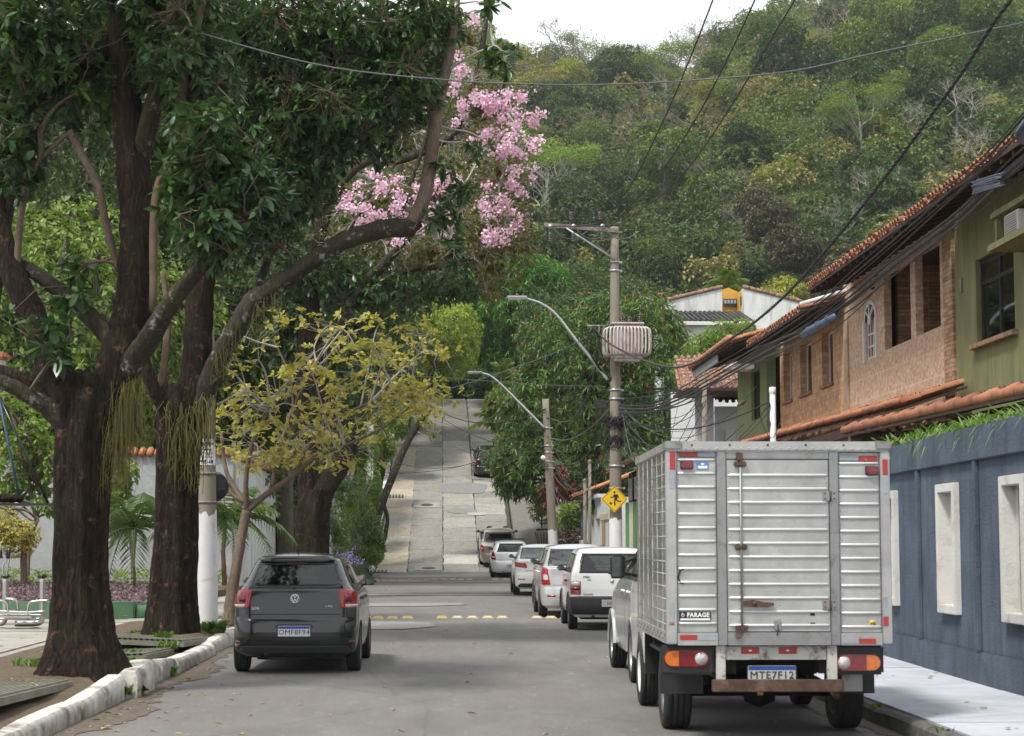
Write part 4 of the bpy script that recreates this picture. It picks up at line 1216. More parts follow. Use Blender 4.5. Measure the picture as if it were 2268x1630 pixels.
suv = dict(gol); suv.update(crown=.035, L=4.15, rows=suv_rows, paint=silver, belt=round(1.03 * 1.1 + .02, 4), wheel=.33, rear_axle=.8, front_axle=3.38, tyre_w=.2, rim=m_rim, group='cars parked along the right kerb',
       rear_window=[(-.65, 1.2), (.65, 1.2), (.57, 1.54), (-.57, 1.54)],
       side_windows=[[(.62, 1.195), (1.5, 1.19), (1.48, 1.52), (.9, 1.5)], [(1.56, 1.19), (2.9, 1.185), (2.4, 1.53), (1.54, 1.53)]],
       windscreen=[(-.72, 1.22), (.72, 1.22), (.6, 1.52), (-.6, 1.52)], door_lines=[1.53, 2.75, 1.0], handles=[1.2, 1.9], mirror=(2.62, 1.24, .83))
sc_, ss_ = car('parked_hatchback', 'silver car with flared wheel arches squeezed between the box truck and the boxy white hatchback', (3.06, 21.5), R(0), suv)
for sg in (-1, 1):
 addp(ss_, sc_, 'tail_light', 'arc', [(sg * .66, .86), (sg * 1.0, .88), (sg * 1.0, 1.14), (sg * .72, 1.16)], m_redl, nu=8, nv=8, rad=.05, off=.012, th=.02)
 for yy_ in (.8, 3.38):
  m = MB(); V = []; F = []
  for k in range(17):
   a = math.pi * k / 16
   for rr_, xx_ in ((.385, .905), (.43, .9), (.44, .84), (.385, .84)):
    V.append((sg * xx_, yy_ + rr_ * math.cos(a), .34 + rr_ * math.sin(a)))
  for k in range(16): F += [(4 * k + i, 4 * k + (i + 1) % 4, 4 * k + 4 + (i + 1) % 4, 4 * k + 4 + i) for i in range(4)]
  m.add(V, F, True); recalc(m.build('wheel_arch', silver, sc_))
# ================================================================ BOX TRUCK
m_alu, nt, b = new_mat('worn_aluminium')
f1 = noise(nt, 2.2, 7, .7, dist=.3)
c = ramp(nt, f1, [(.3, (.31, .31, .305)), (.55, (.43, .43, .42)), (.75, (.53, .53, .52))])
c = mixc(nt, ramp(nt, noise(nt, 9, 7, .75, stretch=(1, 1, .3)), [(.55, (0, 0, 0)), (.75, (.55, .55, .55))]), c, (.36, .33, .29))
nt.links.new(c, b.inputs['Base Color'])
b.inputs['Metallic'].default_value = .45
r_ = ramp(nt, noise(nt, 5, 5, .6), [(.3, (.3, .3, .3)), (.7, (.5, .5, .5))]); nt.links.new(r_, b.inputs['Roughness'])
bump(nt, b, noise(nt, 3.2, 3, .5), .35, .02)
m_alub = mat('bright_aluminium_rib', (.6, .6, .59), .4, .3, var=.06)
m_alup, nt, b = new_mat('polished_aluminium_side')
c = ramp(nt, noise(nt, 3, 6, .7), [(.3, (.6, .6, .57)), (.7, (.75, .75, .72))])
nt.links.new(c, b.inputs['Base Color']); b.inputs['Metallic'].default_value = .95; b.inputs['Roughness'].default_value = .2
bump(nt, b, noise(nt, 4.5, 2, .5), .5, .03)
m_alud = mat('grey_aluminium_frame', (.3, .3, .3), .45, .7, var=.15, vscale=4, dirt=(.2, .17, .14), dscale=6, dlo=.55, dhi=.7)
m_rust = mat('rusty_steel', (.085, .05, .036), .8, .25, var=.4, vscale=12, bmp=.5, bscale=50, dirt=(.2, .13, .09), dscale=4, dlo=.52, dhi=.68)
m_rustw = mat('rusted_white_steel', (.5, .49, .46), .6, .2, var=.1, vscale=6, dirt=(.17, .09, .05), dscale=7, dlo=.52, dhi=.62)
m_tapr = mat('red_reflective_tape', (.36, .035, .03), .35, dirt=(.4, .37, .34), dscale=14, dlo=.58, dhi=.66)
m_tapg = mat('grey_reflective_tape', (.3, .33, .36), .35, var=.15, dirt=(.42, .42, .4), dscale=14, dlo=.58, dhi=.66)
m_blue = mat('blue_sticker', (.05, .2, .5), .4)
m_wht = mat('white_sticker', (.75, .76, .77), .4)
m_yelp = mat('yellow_paint', (.62, .45, .02), .4)
m_cab = paint('white_cab_paint', (.68, .68, .66), 0, .35)
TX = lambda cx: .001598 * cx - 1.494
TZ = lambda cy: 2.627 - .001598 * cy
truck = empty('box_truck', (2.775, 15.7, 0), R(-.9), 'box truck with ribbed aluminium cargo box, white cab and rusty rear bar', 'truck', 'vehicles at the right kerb')
del truck['group']
x0, x1, z0, z1, BL = -.93, .93, .80, 2.41, 2.95
cargo = MB(); cargo.box(x0 + .02, x1 - .02, .03, BL - .02, z0 + .02, z1 - .01)
cargo = cargo.build('cargo_box', m_alu, truck)
def tp(name, cx0, cx1, cy0, cy1, y0, y1, mt, parent=None, bev=.003):
 m = MB(); m.bbox(TX(cx0), TX(cx1), y0, y1, TZ(cy1), TZ(cy0), min(bev, (y1 - y0) * .4))
 return m.build(name, mt, parent or truck)
roofcap = MB(); roofcap.bbox(x0 - .015, x1 + .015, -.03, BL + .01, 2.405, 2.49, .012)
roofcap = roofcap.build('roof_cap', m_alu, truck)
for a, b_ in ((345, 430), (1455, 1532)):
 tp('roof_corner', a - 4, b_ + 4, 84, 128, -.045, .1, m_alud, roofcap, .01)
for k in range(26):
 m = MB(); m.lathe([(0, .005), (.006, .003), (.008, 0)], 8, Matrix.Translation((-.84 + k * .067, -.031, 2.43)) @ Matrix.Rotation(math.pi / 2, 4, 'X')); m.build('rivet', m_alu, roofcap)
for k in range(5):
 m = MB(); m.lathe([(0, .006), (.009, .004), (.01, 0)], 8, Matrix.Translation((-.72 + k * .32, -.031, 2.46)) @ Matrix.Rotation(math.pi / 2, 4, 'X')); m.build('bolt', m_rust, roofcap)
for a, b_ in ((346, 402), (1478, 1528)):
 m = MB(); m.bbox(TX(a), TX(b_), -.022, .05, z0, z1 - .002, .008); m.build('corner_post', m_alu, truck)
for a, b_ in ((616, 664), (1208, 1256)):
 m = MB(); m.bbox(TX(a), TX(b_), -.018, .04, TZ(1150), TZ(132), .006); m.build('door_post', m_alud, truck)
tp('door_head', 666, 1206, 138, 178, -.016, .04, m_alud)
tp('sill_beam', 666, 1206, 1082, 1150, -.02, .05, m_alud)
for a, b_ in ((404, 614), (1258, 1476)):
 tp('bottom_rail', a, b_, 1086, 1150, -.014, .04, m_alu)
door = tp('rear_door', 668, 1204, 182, 1078, -.008, .03, m_alu)
m = MB(); m.box(TX(664), TX(1208), .0, .028, TZ(1082), TZ(178)); m.build('door_seal', m_gap, truck)
ridges = [182 + i * 71.2 for i in range(13)]
def ridge_strip(name, a, b_, cy, parent, yb):
 """pressed rib with round ends and a rivet at either end"""
 z = TZ(cy); xa, xb = TX(a), TX(b_); h = .0125
 V = []; k = 7
 for x, s_ in ((xa, 0), (xa + .02, 1), (xb - .02, 1), (xb, 0)):
  for i in range(k):
   t = math.pi * i / (k - 1)
   V.append((x, yb - .013 * math.sin(t) * s_, z + h * math.cos(t) * (.4 + .6 * s_)))
 F = [(j * k + i, j * k + i + 1, (j + 1) * k + i + 1, (j + 1) * k + i) for j in range(3) for i in range(k - 1)]
 m = MB(); m.add(V, F, True)
 return recalc(m.build(name, m_alub, parent))
for i, cy in enumerate(ridges):
 ridge_strip('rib', 406, 612, cy + 0, truck, .011)
 ridge_strip('rib', 1260, 1474, cy + 18, truck, .011)
 if i: ridge_strip('rib', 672, 1200, cy + 10, door, -.011)
for (a, b_, off) in ((406, 612, 0), (1260, 1474, 18)):
 for i in range(13):
  cy0 = ridges[i] + off + 6; cy1 = cy0 + 60
  if cy1 > 1084: cy1 = 1084
  tp('panel', a, b_, cy0, cy1, .012 + random.uniform(-.002, .002), .04, m_alu, truck, .004)
  for xx_ in (a + 8, b_ - 8):
   m = MB(); m.lathe([(0, .004), (.005, .003), (.006, 0)], 6, Matrix.Translation((TX(xx_), .012, TZ(cy0 + 30))) @ Matrix.Rotation(math.pi / 2, 4, 'X')); m.build('rivet', m_alu, truck)
for i in range(12):
 cy0 = ridges[i] + 16 + (8 if i == 0 else 0); cy1 = ridges[i + 1] + 4
 tp('panel', 672, 1200, cy0, cy1, -.011 + random.uniform(-.0015, .0015), 0, m_alu, door, .003)
 for xx_ in (682, 936, 1192):
  m = MB(); m.lathe([(0, .004), (.005, .003), (.006, 0)], 6, Matrix.Translation((TX(xx_), -.012, TZ(cy0 + 30))) @ Matrix.Rotation(math.pi / 2, 4, 'X')); m.build('rivet', m_alu, door)
m = MB(); m.cyl((TX(738), -.034, TZ(1095)), (TX(738), -.034, TZ(150)), .009, 10); rod = m.build('lock_rod', m_alud, truck)
for cy in (205, 640, 1058):
 tp('rod_bracket', 706, 770, cy - 13, cy + 13, -.05, -.012, m_rust, rod, .008)
tp('rod_end', 718, 752, 145, 190, -.05, -.02, m_rust, rod, .006)
tp('rod_end', 705, 735, 1062, 1112, -.05, -.02, m_rust, rod, .006)
m = MB()
m.poly([(TX(735), -.05, TZ(948)), (TX(870), -.05, TZ(952)), (TX(905), -.05, TZ(944)), (TX(905), -.05, TZ(928)), (TX(860), -.05, TZ(926)), (TX(800), -.05, TZ(914)), (TX(735), -.05, TZ(920))], (0, .02, 0))
m.lathe([(0, .012), (.015, .01), (.018, 0)], 12, Matrix.Translation((TX(805), -.05, TZ(934))) @ Matrix.Rotation(math.pi / 2, 4, 'X'))
recalc(m.build('door_handle', m_rust, rod))
for (cx, cy) in ((1192, 372), (1184, 940)):
 h_ = tp('hinge', cx - 20, cx + 52, cy - 25, cy + 27, -.026, -.008, m_alud, truck, .004)
 m = MB(); m.cyl((TX(cx + 20), -.032, TZ(cy + 28)), (TX(cx + 20), -.032, TZ(cy - 26)), .009, 10); m.build('hinge_pin', m_rust, h_)
 for dx in (-8, 40):
  for dy in (-14, 14):
   m = MB(); m.lathe([(0, .005), (.007, .003), (.008, 0)], 8, Matrix.Translation((TX(cx + dx), -.026, TZ(cy + dy))) @ Matrix.Rotation(math.pi / 2, 4, 'X')); m.build('bolt', m_rust, h_)
tp('latch', 907, 945, 1020, 1070, -.03, -.008, m_alud, truck, .006)
m = MB(); m.tube([(TX(925), -.035, TZ(1040)), (TX(928), -.04, TZ(1060)), (TX(922), -.03, TZ(1098))], .005, 6); m.build('latch_pin', m_rust, truck)
for cy in (990, 1038): tp('dent_hole', 1098, 1122, cy - 6, cy + 6, -.014, -.009, m_gap, door, .001)
m = MB(); m.tube([(TX(440), .004, TZ(752)), (TX(418), .003, TZ(765)), (TX(410), .003, TZ(800)), (TX(425), .003, TZ(830)), (TX(440), .004, TZ(828))], .006, 6); m.build('torn_edge', m_gap, truck)
for (a, b_, c0, c1, mt) in [(368, 397, 138, 235, m_tapr), (366, 395, 237, 335, m_tapg), (360, 386, 930, 1030, m_tapg), (360, 386, 1032, 1044, m_tapr), (1490, 1518, 180, 262, m_tapr), (1490, 1518, 264, 360, m_tapg), (1482, 1506, 900, 1000, m_tapg), (1480, 1508, 1002, 1050, m_tapr)]:
 tp('reflective_tape', a, b_, c0, c1, -.026, -.021, mt)
for (a, b_, c0, c1, mt) in [(420, 515, 138, 166, m_tapr), (517, 612, 140, 168, m_tapg), (1264, 1369, 156, 186, m_tapg), (1371, 1466, 160, 189, m_tapr)]:
 tp('reflective_tape', a, b_, c0, c1, .004, .016, mt)
for (a, b_, c0, c1, mt) in [(415, 505, 1095, 1122, m_tapr), (507, 600, 1096, 1124, m_tapg), (1262, 1350, 1113, 1141, m_tapg), (1352, 1440, 1115, 1142, m_tapr)]:
 tp('reflective_tape', a, b_, c0, c1, -.018, -.0145, mt)
for (a, c0) in ((428, 190), (1405, 218)):
 l_ = tp('marker_lamp', a, a + 62, c0, c0 + 40, -.04, .02, m_redd, truck, .012)
 tp('lamp_base', a - 3, a + 65, c0 - 3, c0 + 43, -.004, .016, m_plas, l_, .004)
st = tp('sticker', 512, 574, 194, 232, .004, .0115, m_blue, truck, .001)
tp('sticker_panel', 518, 568, 214, 228, .002, .004, m_wht, st, .0005)
bd = MB(); bd.poly([(TX(530), .003, TZ(204)), (TX(543), .003, TZ(198)), (TX(556), .003, TZ(204)), (TX(543), .003, TZ(210))], (0, -.001, 0)); bd.build('sticker_mark', m_wht, st)
fp = tp('maker_plate', 414, 578, 976, 1022, -.004, .012, m_ink, truck, .002)
lettering('maker_lettering', 'FARAGE', .052, m_wht, fp, (TX(512), -.005, TZ(993)), bold=.002, sx=.95)
tp('plate_strip', 418, 574, 1010, 1020, -.0055, -.004, m_wht, fp, .0005)
m = MB(); m.tube([(TX(432), -.005, TZ(982)), (TX(424), -.005, TZ(994)), (TX(432), -.005, TZ(1004)), (TX(441), -.005, TZ(994)), (TX(432), -.005, TZ(988))], .0035, 5); m.build('plate_mark', m_wht, fp)
m = MB(); m.lathe([(0, .004), (.026, .004), (.028, 0)], 20, Matrix.Translation((TX(1428), .012, TZ(1037))) @ Matrix.Rotation(math.pi / 2, 4, 'X')); rs_ = m.build('round_sticker', m_yelp, truck)
lettering('sticker_lettering', '(12)', .024, m_ink, rs_, (TX(1428), .006, TZ(1037)), bold=.001)
for sg in (-1, 1):
 side = MB(); side.box(sg * .93, sg * .915, .05, BL, z0 + .1, z1); side = recalc(side.build('side_panel', m_alup, truck))
 for i in range(14):
  z = .96 + i * .105
  m = MB(); m.tube([(sg * .93, .06, z), (sg * .93, BL - .02, z)], .0045, 6); m.build('rib', m_alup, side)
 for i in range(6):
  y = .4 + i * .46
  m = MB(); m.box(sg * .925, sg * .933, y, y + .03, z0 + .1, z1); recalc(m.build('side_post', m_alup, side))
 m = MB(); m.box(sg * .90, sg * .94, .05, BL, z0, z0 + .1); br = recalc(m.build('bottom_side_rail', m_alu, truck))
 for i in range(18):
  m = MB(); m.lathe([(0, .007), (.009, .004), (.01, 0)], 8, Matrix.Translation((sg * .94, .15 + i * .155, z0 + (.035 if i % 2 else .07))) @ Matrix.Rotation(sg * math.pi / 2, 4, 'Y')); m.build('bolt', m_rust, br)
m = MB(); m.box(x0 + .02, x1 - .02, BL - .02, BL, z0, z1); m.build('front_panel', m_alu, truck)
cr = tp('cross_member', 657, 1186, 1156, 1226, .04, .1, m_rustw)
for (a, b_) in ((738, 834), (935, 1031)):
 t_ = tp('reflective_tape', a, b_, 1160, 1196, .036, .039, m_tapr, cr, .001)
 tp('tape_mark', (a + b_) / 2 - 8, (a + b_) / 2 + 8, 1174, 1182, .034, .036, m_wht, t_, .0005)
for (a, b_) in ((607, 655), (1188, 1240)):
 tp('bumper_bracket', a, b_, 1152, 1340, .02, .07, m_rustw)
m = MB(); m.bbox(TX(580), TX(1262), -.06, .02, TZ(1388), TZ(1326), .006); m.build('bumper_bar', m_rust, truck)
for sg, a in ((-1, 340), (1, 1240)):
 m = MB(); m.bbox(TX(315 if sg < 0 else 1236), TX(602 if sg < 0 else 1490), .06, .12, TZ(1305), TZ(1150), .02); tb = m.build('lamp_bracket', m_plas, truck)
 cy0, cy1 = (1180, 1258) if sg < 0 else (1203, 1280)
 zc = (TZ(cy0) + TZ(cy1)) / 2; hh = (TZ(cy0) - TZ(cy1)) / 2; xa, xb = TX(a + hh / .001598), TX(a + 228 - hh / .001598)
 def slot(m, xl, xr, el, er, y, d, h):
  pts = []
  if el: pts += [(xl - h * math.sin(t), y, zc - h * math.cos(t)) for t in [math.pi * i / 8 for i in range(9)]]
  else: pts += [(xl, y, zc - h), (xl, y, zc + h)]
  if er: pts += [(xr + h * math.sin(t), y, zc + h * math.cos(t)) for t in [math.pi * i / 8 for i in range(9)]]
  else: pts += [(xr, y, zc + h), (xr, y, zc - h)]
  m.poly(pts, (0, d, 0))
 x_1 = xa + (xb - xa) * .22; x_2 = xa + (xb - xa) * .78
 m = MB(); slot(m, xa, xb, True, True, .045, .03, hh + .006); lamp = recalc(m.build('tail_lamp', m_redl, truck))
 m = MB(); slot(m, xa, x_1, True, False, .036, .01, hh); recalc(m.build('amber_lens' if sg < 0 else 'clear_lens', m_amb if sg < 0 else m_redl, lamp))
 m = MB(); slot(m, x_1 + .002, x_2 - .002, False, False, .037, .01, hh); recalc(m.build('red_lens', m_redd, lamp))
 m = MB(); slot(m, x_2, xb, False, True, .036, .01, hh); recalc(m.build('end_lens', m_redl if sg < 0 else m_amb, lamp))
 cxl = xb - .0 if sg < 0 else xa
 m = MB(); m.lathe([(0, .012), (hh * .8, .01), (hh * .86, 0)], 20, Matrix.Translation((cxl, .036, zc)) @ Matrix.Rotation(math.pi / 2, 4, 'X')); m.build('reversing_lens', m_clr, lamp)
m = MB(); m.bbox(TX(770), TX(1034), .075, .085, TZ(1342), TZ(1258), .002); m.build('plate_holder', m_plas, truck)
plate(truck, TX(901), .07, TZ(1298), 'MTE7F12', w=.40, h=.13, white=m_plg)
m = MB()
for sg in (-1, 1): m.box(sg * .38 - .03, sg * .38 + .03, .1, 4.2, .55, .68)
for y in (.4, 1.6, 2.6): m.box(-.38, .38, y, y + .06, .57, .66)
m.box(-.88, .88, .2, .26, .68, .80); m.box(-.88, .88, 1.8, 1.86, .68, .80)
m.lathe([(0, -.15), (.1, -.13), (.15, 0), (.1, .13), (0, .15)], 16, Matrix.Translation((0, 1.15, .33)), axis='x')
m.cyl((-.75, 1.15, .33), (.75, 1.15, .33), .05)
m.bbox(-.3, .2, 1.9, 2.7, .35, .6, .05)
m.box(-.85, .85, 3.0, 3.1, .35, .8)
m.build('chassis', m_under, truck)
m = MB(); m.tube([(.45, .9, .45), (.47, .3, .42), (.5, .12, .36)], .03, 10); m.build('exhaust_pipe', m_rust, truck)
for sg in (-1, 1):
 for q in (0, 1):
  m = MB(); V = [(sg * (.42 + q * .035), .55 + .09 * k, .44 - .045 * math.sin(math.pi * k / 12)) for k in range(13)]
  m.tube(V, .012, 5); m.build('leaf_spring', m_under, truck)
 m = MB(); m.box(sg * .56, sg * .93, .66, .67, .34, .58); recalc(m.build('mud_flap', m_plas, truck))
 m = MB(); m.box(sg * .56, sg * .93, .62, 1.6, .70, .72); recalc(m.build('mudguard', m_plas, truck))
m = MB(); m.box(TX(1298), TX(1406), .3, .34, TZ(1402), TZ(1312)); m.build('side_step', m_alud, truck)
m = MB(); m.box(-.04, .01, .98, .995, .30, .33); m.build('axle_tag', m_yelp, truck)
ty, rm_ = wheel_meshes(.335, .25, m_rimd, False)
ty2, rm2 = wheel_meshes(.33, .19, m_wht, False)
first = {0: True, 1: True}
for sg in (-1, 1):
 for (yy_, (a, b_), k, xx_) in ((1.15, (ty, rm_), 0, .755), (3.55, (ty2, rm2), 1, .78)):
  w_ = empty('wheel', (sg * xx_, yy_, .332)); w_.parent = truck; w_.rotation_euler = (.4, 0, 0 if sg > 0 else math.pi)
  if not first[k]:
   a = a.copy(); b_ = b_.copy(); COL.objects.link(a); COL.objects.link(b_)
  a.parent = w_; b_.parent = w_; first[k] = False
cab_rows = [(.36, 3.12, 4.7, .80, .08, 0), (.45, 3.08, 4.85, .85, .08, 0), (.75, 3.06, 4.95, .865, .07, 0), (1.15, 3.05, 4.95, .87, .07, 0), (1.2, 3.06, 4.9, .86, .07, 0), (1.6, 3.1, 4.5, .80, .08, 0), (1.88, 3.15, 4.2, .74, .1, 0), (1.94, 3.25, 4.0, .66, .15, 0)]
sh = Shell(cab_rows, 8, .0)
zz = [r[0] for r in cab_rows]; zz = sorted(set(zz + list(np.linspace(.36, 1.94, 18))))
cabo = sh.mesh(zz).build('cab', m_cab, truck); recalc(cabo)
cut = MB(); cut.lathe([(0, -1.2), (.41, -1.2), (.41, 1.2), (0, 1.2)], 30, M=Matrix.Translation((0, 3.55, .33)), axis='x', smooth=False)
co = recalc(cut.build('cutter', None)); co.parent = truck
md = cabo.modifiers.new('arch', 'BOOLEAN'); md.object = co; md.solver = 'EXACT'
dg = bpy.context.evaluated_depsgraph_get(); me = bpy.data.meshes.new_from_object(cabo.evaluated_get(dg)); cabo.modifiers.clear(); cabo.data = me; bpy.data.objects.remove(co); sharp(cabo)
for sg in (-1, 1):
 for q in ([(3.3, 1.24), (4.55, 1.24), (4.25, 1.72), (3.36, 1.72)],):
  recalc(sh.patch('side', q, nu=6, nv=4, rad=.03, off=.006, sg=sg).build('side_window', m_frit, cabo))
 recalc(sh.patch('side', [(3.26, .5), (3.268, .5), (3.268, 1.8), (3.26, 1.8)], 1, 8, off=.002, th=.006, sg=sg).build('door_gap', m_gap, cabo))
 m = MB(); m.bbox(.96, 1.12, 4.02, 4.1, 1.27, 1.52, .03, Matrix.Scale(sg, 4, (1, 0, 0)))
 m.tube([(sg * .85, 4.12, 1.48), (sg * 1.0, 4.1, 1.44)], .016, 6); m.tube([(sg * .85, 4.12, 1.3), (sg * 1.0, 4.1, 1.34)], .016, 6)
 q = recalc(m.build('door_mirror', m_plas, truck))
 m = MB(); m.bbox(.975, 1.105, 4.012, 4.018, 1.29, 1.50, .002, Matrix.Scale(sg, 4, (1, 0, 0))); recalc(m.build('mirror_glass', m_mirror, q))
# ================================================================ WALLS AND HOUSES
def stucco(name, col, var=.12, b_=.6, bs=22, dirt=None, **k):
 return mat(name, col, .92, var=var, vscale=1.6, bmp=b_, bscale=bs, bdist=.02, dirt=dirt, **k)
m_bluew = stucco('blue_grey_render', (.07, .1, .138), .28, .9, 30, (.11, .145, .18), dscale=1.1, dlo=.5, dhi=.72)
streak(m_bluew, (.035, .05, .068), 2.4, .46, .7, .7)
streak(m_bluew, (.15, .17, .18), 5, .62, .74, .5, (1.5, 1.5, .8))
m_whitef = stucco('white_trim', (.6, .59, .56), .1, .4, 30, (.36, .31, .25), dscale=4, dlo=.54, dhi=.74)
m_boxin = mat('weathered_shutter', (.33, .27, .2), .8, var=.3, vscale=8)
m_greenw = mat('green_textured_render', (.2, .205, .095), .92, var=.22, vscale=3, stretch=(1, 1, .25), bmp=.8, bscale=26, bdist=.02)
streak(m_greenw, (.09, .1, .04), 2.0, .45, .75, .6)
m_lgreen = mat('light_green_paint', (.29, .345, .17), .85, var=.1, vscale=3)
m_olive = mat('olive_wall', (.13, .15, .03), .85, var=.15)
m_wood = mat('dark_roof_timber', (.045, .024, .016), .8, var=.35, vscale=8)
m_tile = mat('clay_roof_tile', (.36, .15, .08), .85, var=.3, vscale=5, bmp=.3, bscale=40, dirt=(.2, .12, .08), dscale=4, dlo=.5, dhi=.75, isl=.15)
m_tileo = mat('old_clay_tile', (.3, .165, .11), .9, var=.4, vscale=7, dirt=(.09, .07, .055), dscale=5, dlo=.48, dhi=.66)
m_tilec = mat('orange_ridge_tile', (.42, .17, .09), .8, var=.2, vscale=6, dirt=(.17, .12, .1), dscale=5, dlo=.58, dhi=.75, isl=.15)
m_greyt = mat('grey_concrete_tile', (.075, .075, .078), .8, var=.3, vscale=9)
m_white = stucco('white_render', (.62, .63, .63), .07, .35, 18, (.45, .46, .46), dscale=1.2, dlo=.5, dhi=.8)
m_whited = mat('streaked_white_wall', (.57, .58, .57), .9, var=.1, vscale=2, dirt=(.3, .3, .28), dscale=1.6, stretch=(1.6, 1.6, .3), dlo=.48, dhi=.75)
m_ochre = mat('ochre_wall', (.55, .31, .045), .85, var=.12)
m_alw = mat('window_white', (.66, .64, .6), .5, var=.05)
m_blk = mat('black_window_frame', (.012, .013, .014), .35, var=.1)
m_curt = mat('lace_curtain', (.3, .29, .27), .9, var=.3, vscale=12, stretch=(3, 3, .4))
m_pane = glass_mat('house_window_glass', (.25, .3, .3), .12)
m_room = mat('dim_interior', (.02, .018, .016), .9)
def stone_mat(name, sc, cols, mort, bw=.5, rh=.25, bs=.6):
 m, nt, b = new_mat(name)
 tc = nt.nodes.new('ShaderNodeTexCoord')
 sp_ = nt.nodes.new('ShaderNodeSeparateXYZ'); nt.links.new(tc.outputs['Object'], sp_.inputs[0])
 ad = nt.nodes.new('ShaderNodeMath'); ad.operation = 'ADD'; nt.links.new(sp_.outputs[0], ad.inputs[0]); nt.links.new(sp_.outputs[1], ad.inputs[1])
 cb = nt.nodes.new('ShaderNodeCombineXYZ'); nt.links.new(ad.outputs[0], cb.inputs[0]); nt.links.new(sp_.outputs[2], cb.inputs[1])
 br = nt.nodes.new('ShaderNodeTexBrick'); nt.links.new(cb.outputs[0], br.inputs['Vector'])
 br.inputs['Scale'].default_value = sc; br.inputs['Mortar Size'].default_value = .012; br.inputs['Brick Width'].default_value = bw; br.inputs['Row Height'].default_value = rh
 br.inputs['Color1'].default_value = (0, 0, 0, 1); br.inputs['Color2'].default_value = (1, 1, 1, 1); br.inputs['Mortar'].default_value = (.5, .5, .5, 1); br.inputs['Bias'].default_value = 0
 br.offset_frequency = 2; br.squash = .7; br.squash_frequency = 3
 c = ramp(nt, br.outputs['Color'], [(0, cols[0]), (.5, cols[1]), (1, cols[2])])
 c = mixc(nt, ramp(nt, noise(nt, 12, 5, .7), [(.35, (.5, .5, .5)), (.6, (0, 0, 0))]), c, tuple(x * .55 for x in cols[1]))
 c = mixc(nt, br.outputs['Fac'], c, mort)
 br2 = nt.nodes.new('ShaderNodeTexBrick'); nt.links.new(cb.outputs[0], br2.inputs['Vector'])
 br2.inputs['Scale'].default_value = 1; br2.inputs['Brick Width'].default_value = .9; br2.inputs['Row Height'].default_value = .45; br2.inputs['Mortar Size'].default_value = .012
 br2.offset = 0
 c = mixc(nt, mixc(nt, 1.0, br2.outputs['Fac'], (.45, .45, .45), 'MULTIPLY'), c, tuple(min(1, x * 1.1) for x in cols[2]))
 nt.links.new(c, b.inputs['Base Color']); b.inputs['Roughness'].default_value = .85
 hgt = nt.nodes.new('ShaderNodeMath'); hgt.operation = 'MULTIPLY_ADD'; nt.links.new(br.outputs['Fac'], hgt.inputs[0]); hgt.inputs[1].default_value = -1
 nt.links.new(br.outputs['Color'], hgt.inputs[2])
 bump(nt, b, hgt.outputs[0], bs, .02)
 return m
m_stone = stone_mat('small_stone_cladding', 3.2, [(.46, .28, .19), (.59, .4, .28), (.66, .5, .37)], (.5, .34, .24), .34, .2)
m_stone2 = stone_mat('block_stone_cladding', 3.4, [(.4, .215, .11), (.52, .31, .175), (.6, .4, .245)], (.36, .2, .11), .6, .42, .9)
m_stone3 = stone_mat('stacked_sandstone', 3.0, [(.25, .13, .075), (.38, .23, .13), (.45, .32, .2)], (.12, .07, .04), .9, .22, .9)
def tiled_roof(name, o, ex, up, width, length, mt, parent, cw=.2, rl=.36, seed=0, joined=True):
 """barrel tiles: half-round covers laid in overlapping rows, from the eave corner o along ex and up the slope"""
 rr = random.Random(seed)
 o, ex, up = Vector(o), Vector(ex).normalized(), Vector(up).normalized()
 n = ex.cross(up).normalized()
 if n.z < 0: n = -n
 V = []; F = []
 nc, nr = int(width / cw), max(1, int(length / rl))
 for r in range(nr):
  for c in range(nc):
   jx, jy, jz = rr.uniform(-.008, .008), rr.uniform(-.02, .02), rr.uniform(0, .012)
   for ty_ in (0, 1):       # cover, then channel between covers
    b0 = len(V)
    for e in (0, 1):
     s = (r + e * 1.12) * rl + jy
     for k in range(6):
      t = math.pi * k / 5
      rad = cw * .33 * (1 if e == 0 else .86)
      h = math.sin(t) * rad
      if ty_: h = -math.sin(t) * rad * .7
      px = (c + .5 + ty_ * .5) * cw + math.cos(t) * rad + jx
      V.append(o + ex * px + up * s + n * (h + (0 if e else .022) + jz + (.01 if not ty_ else -.01)))
    F += [(b0 + k, b0 + k + 1, b0 + 7 + k, b0 + 6 + k) for k in range(5)]
    if r == 0 and ty_ == 0:
     V.extend([V[b0 + k] - n * .02 for k in range(6)])
     q = len(V) - 6
     F += [(b0 + k, b0 + k + 1, q + k + 1, q + k) for k in range(5)]
 m = MB(); m.add(V, F, True)
 ob = m.build(name, mt, parent)
 ob['kind'] = 'stuff'
 return ob
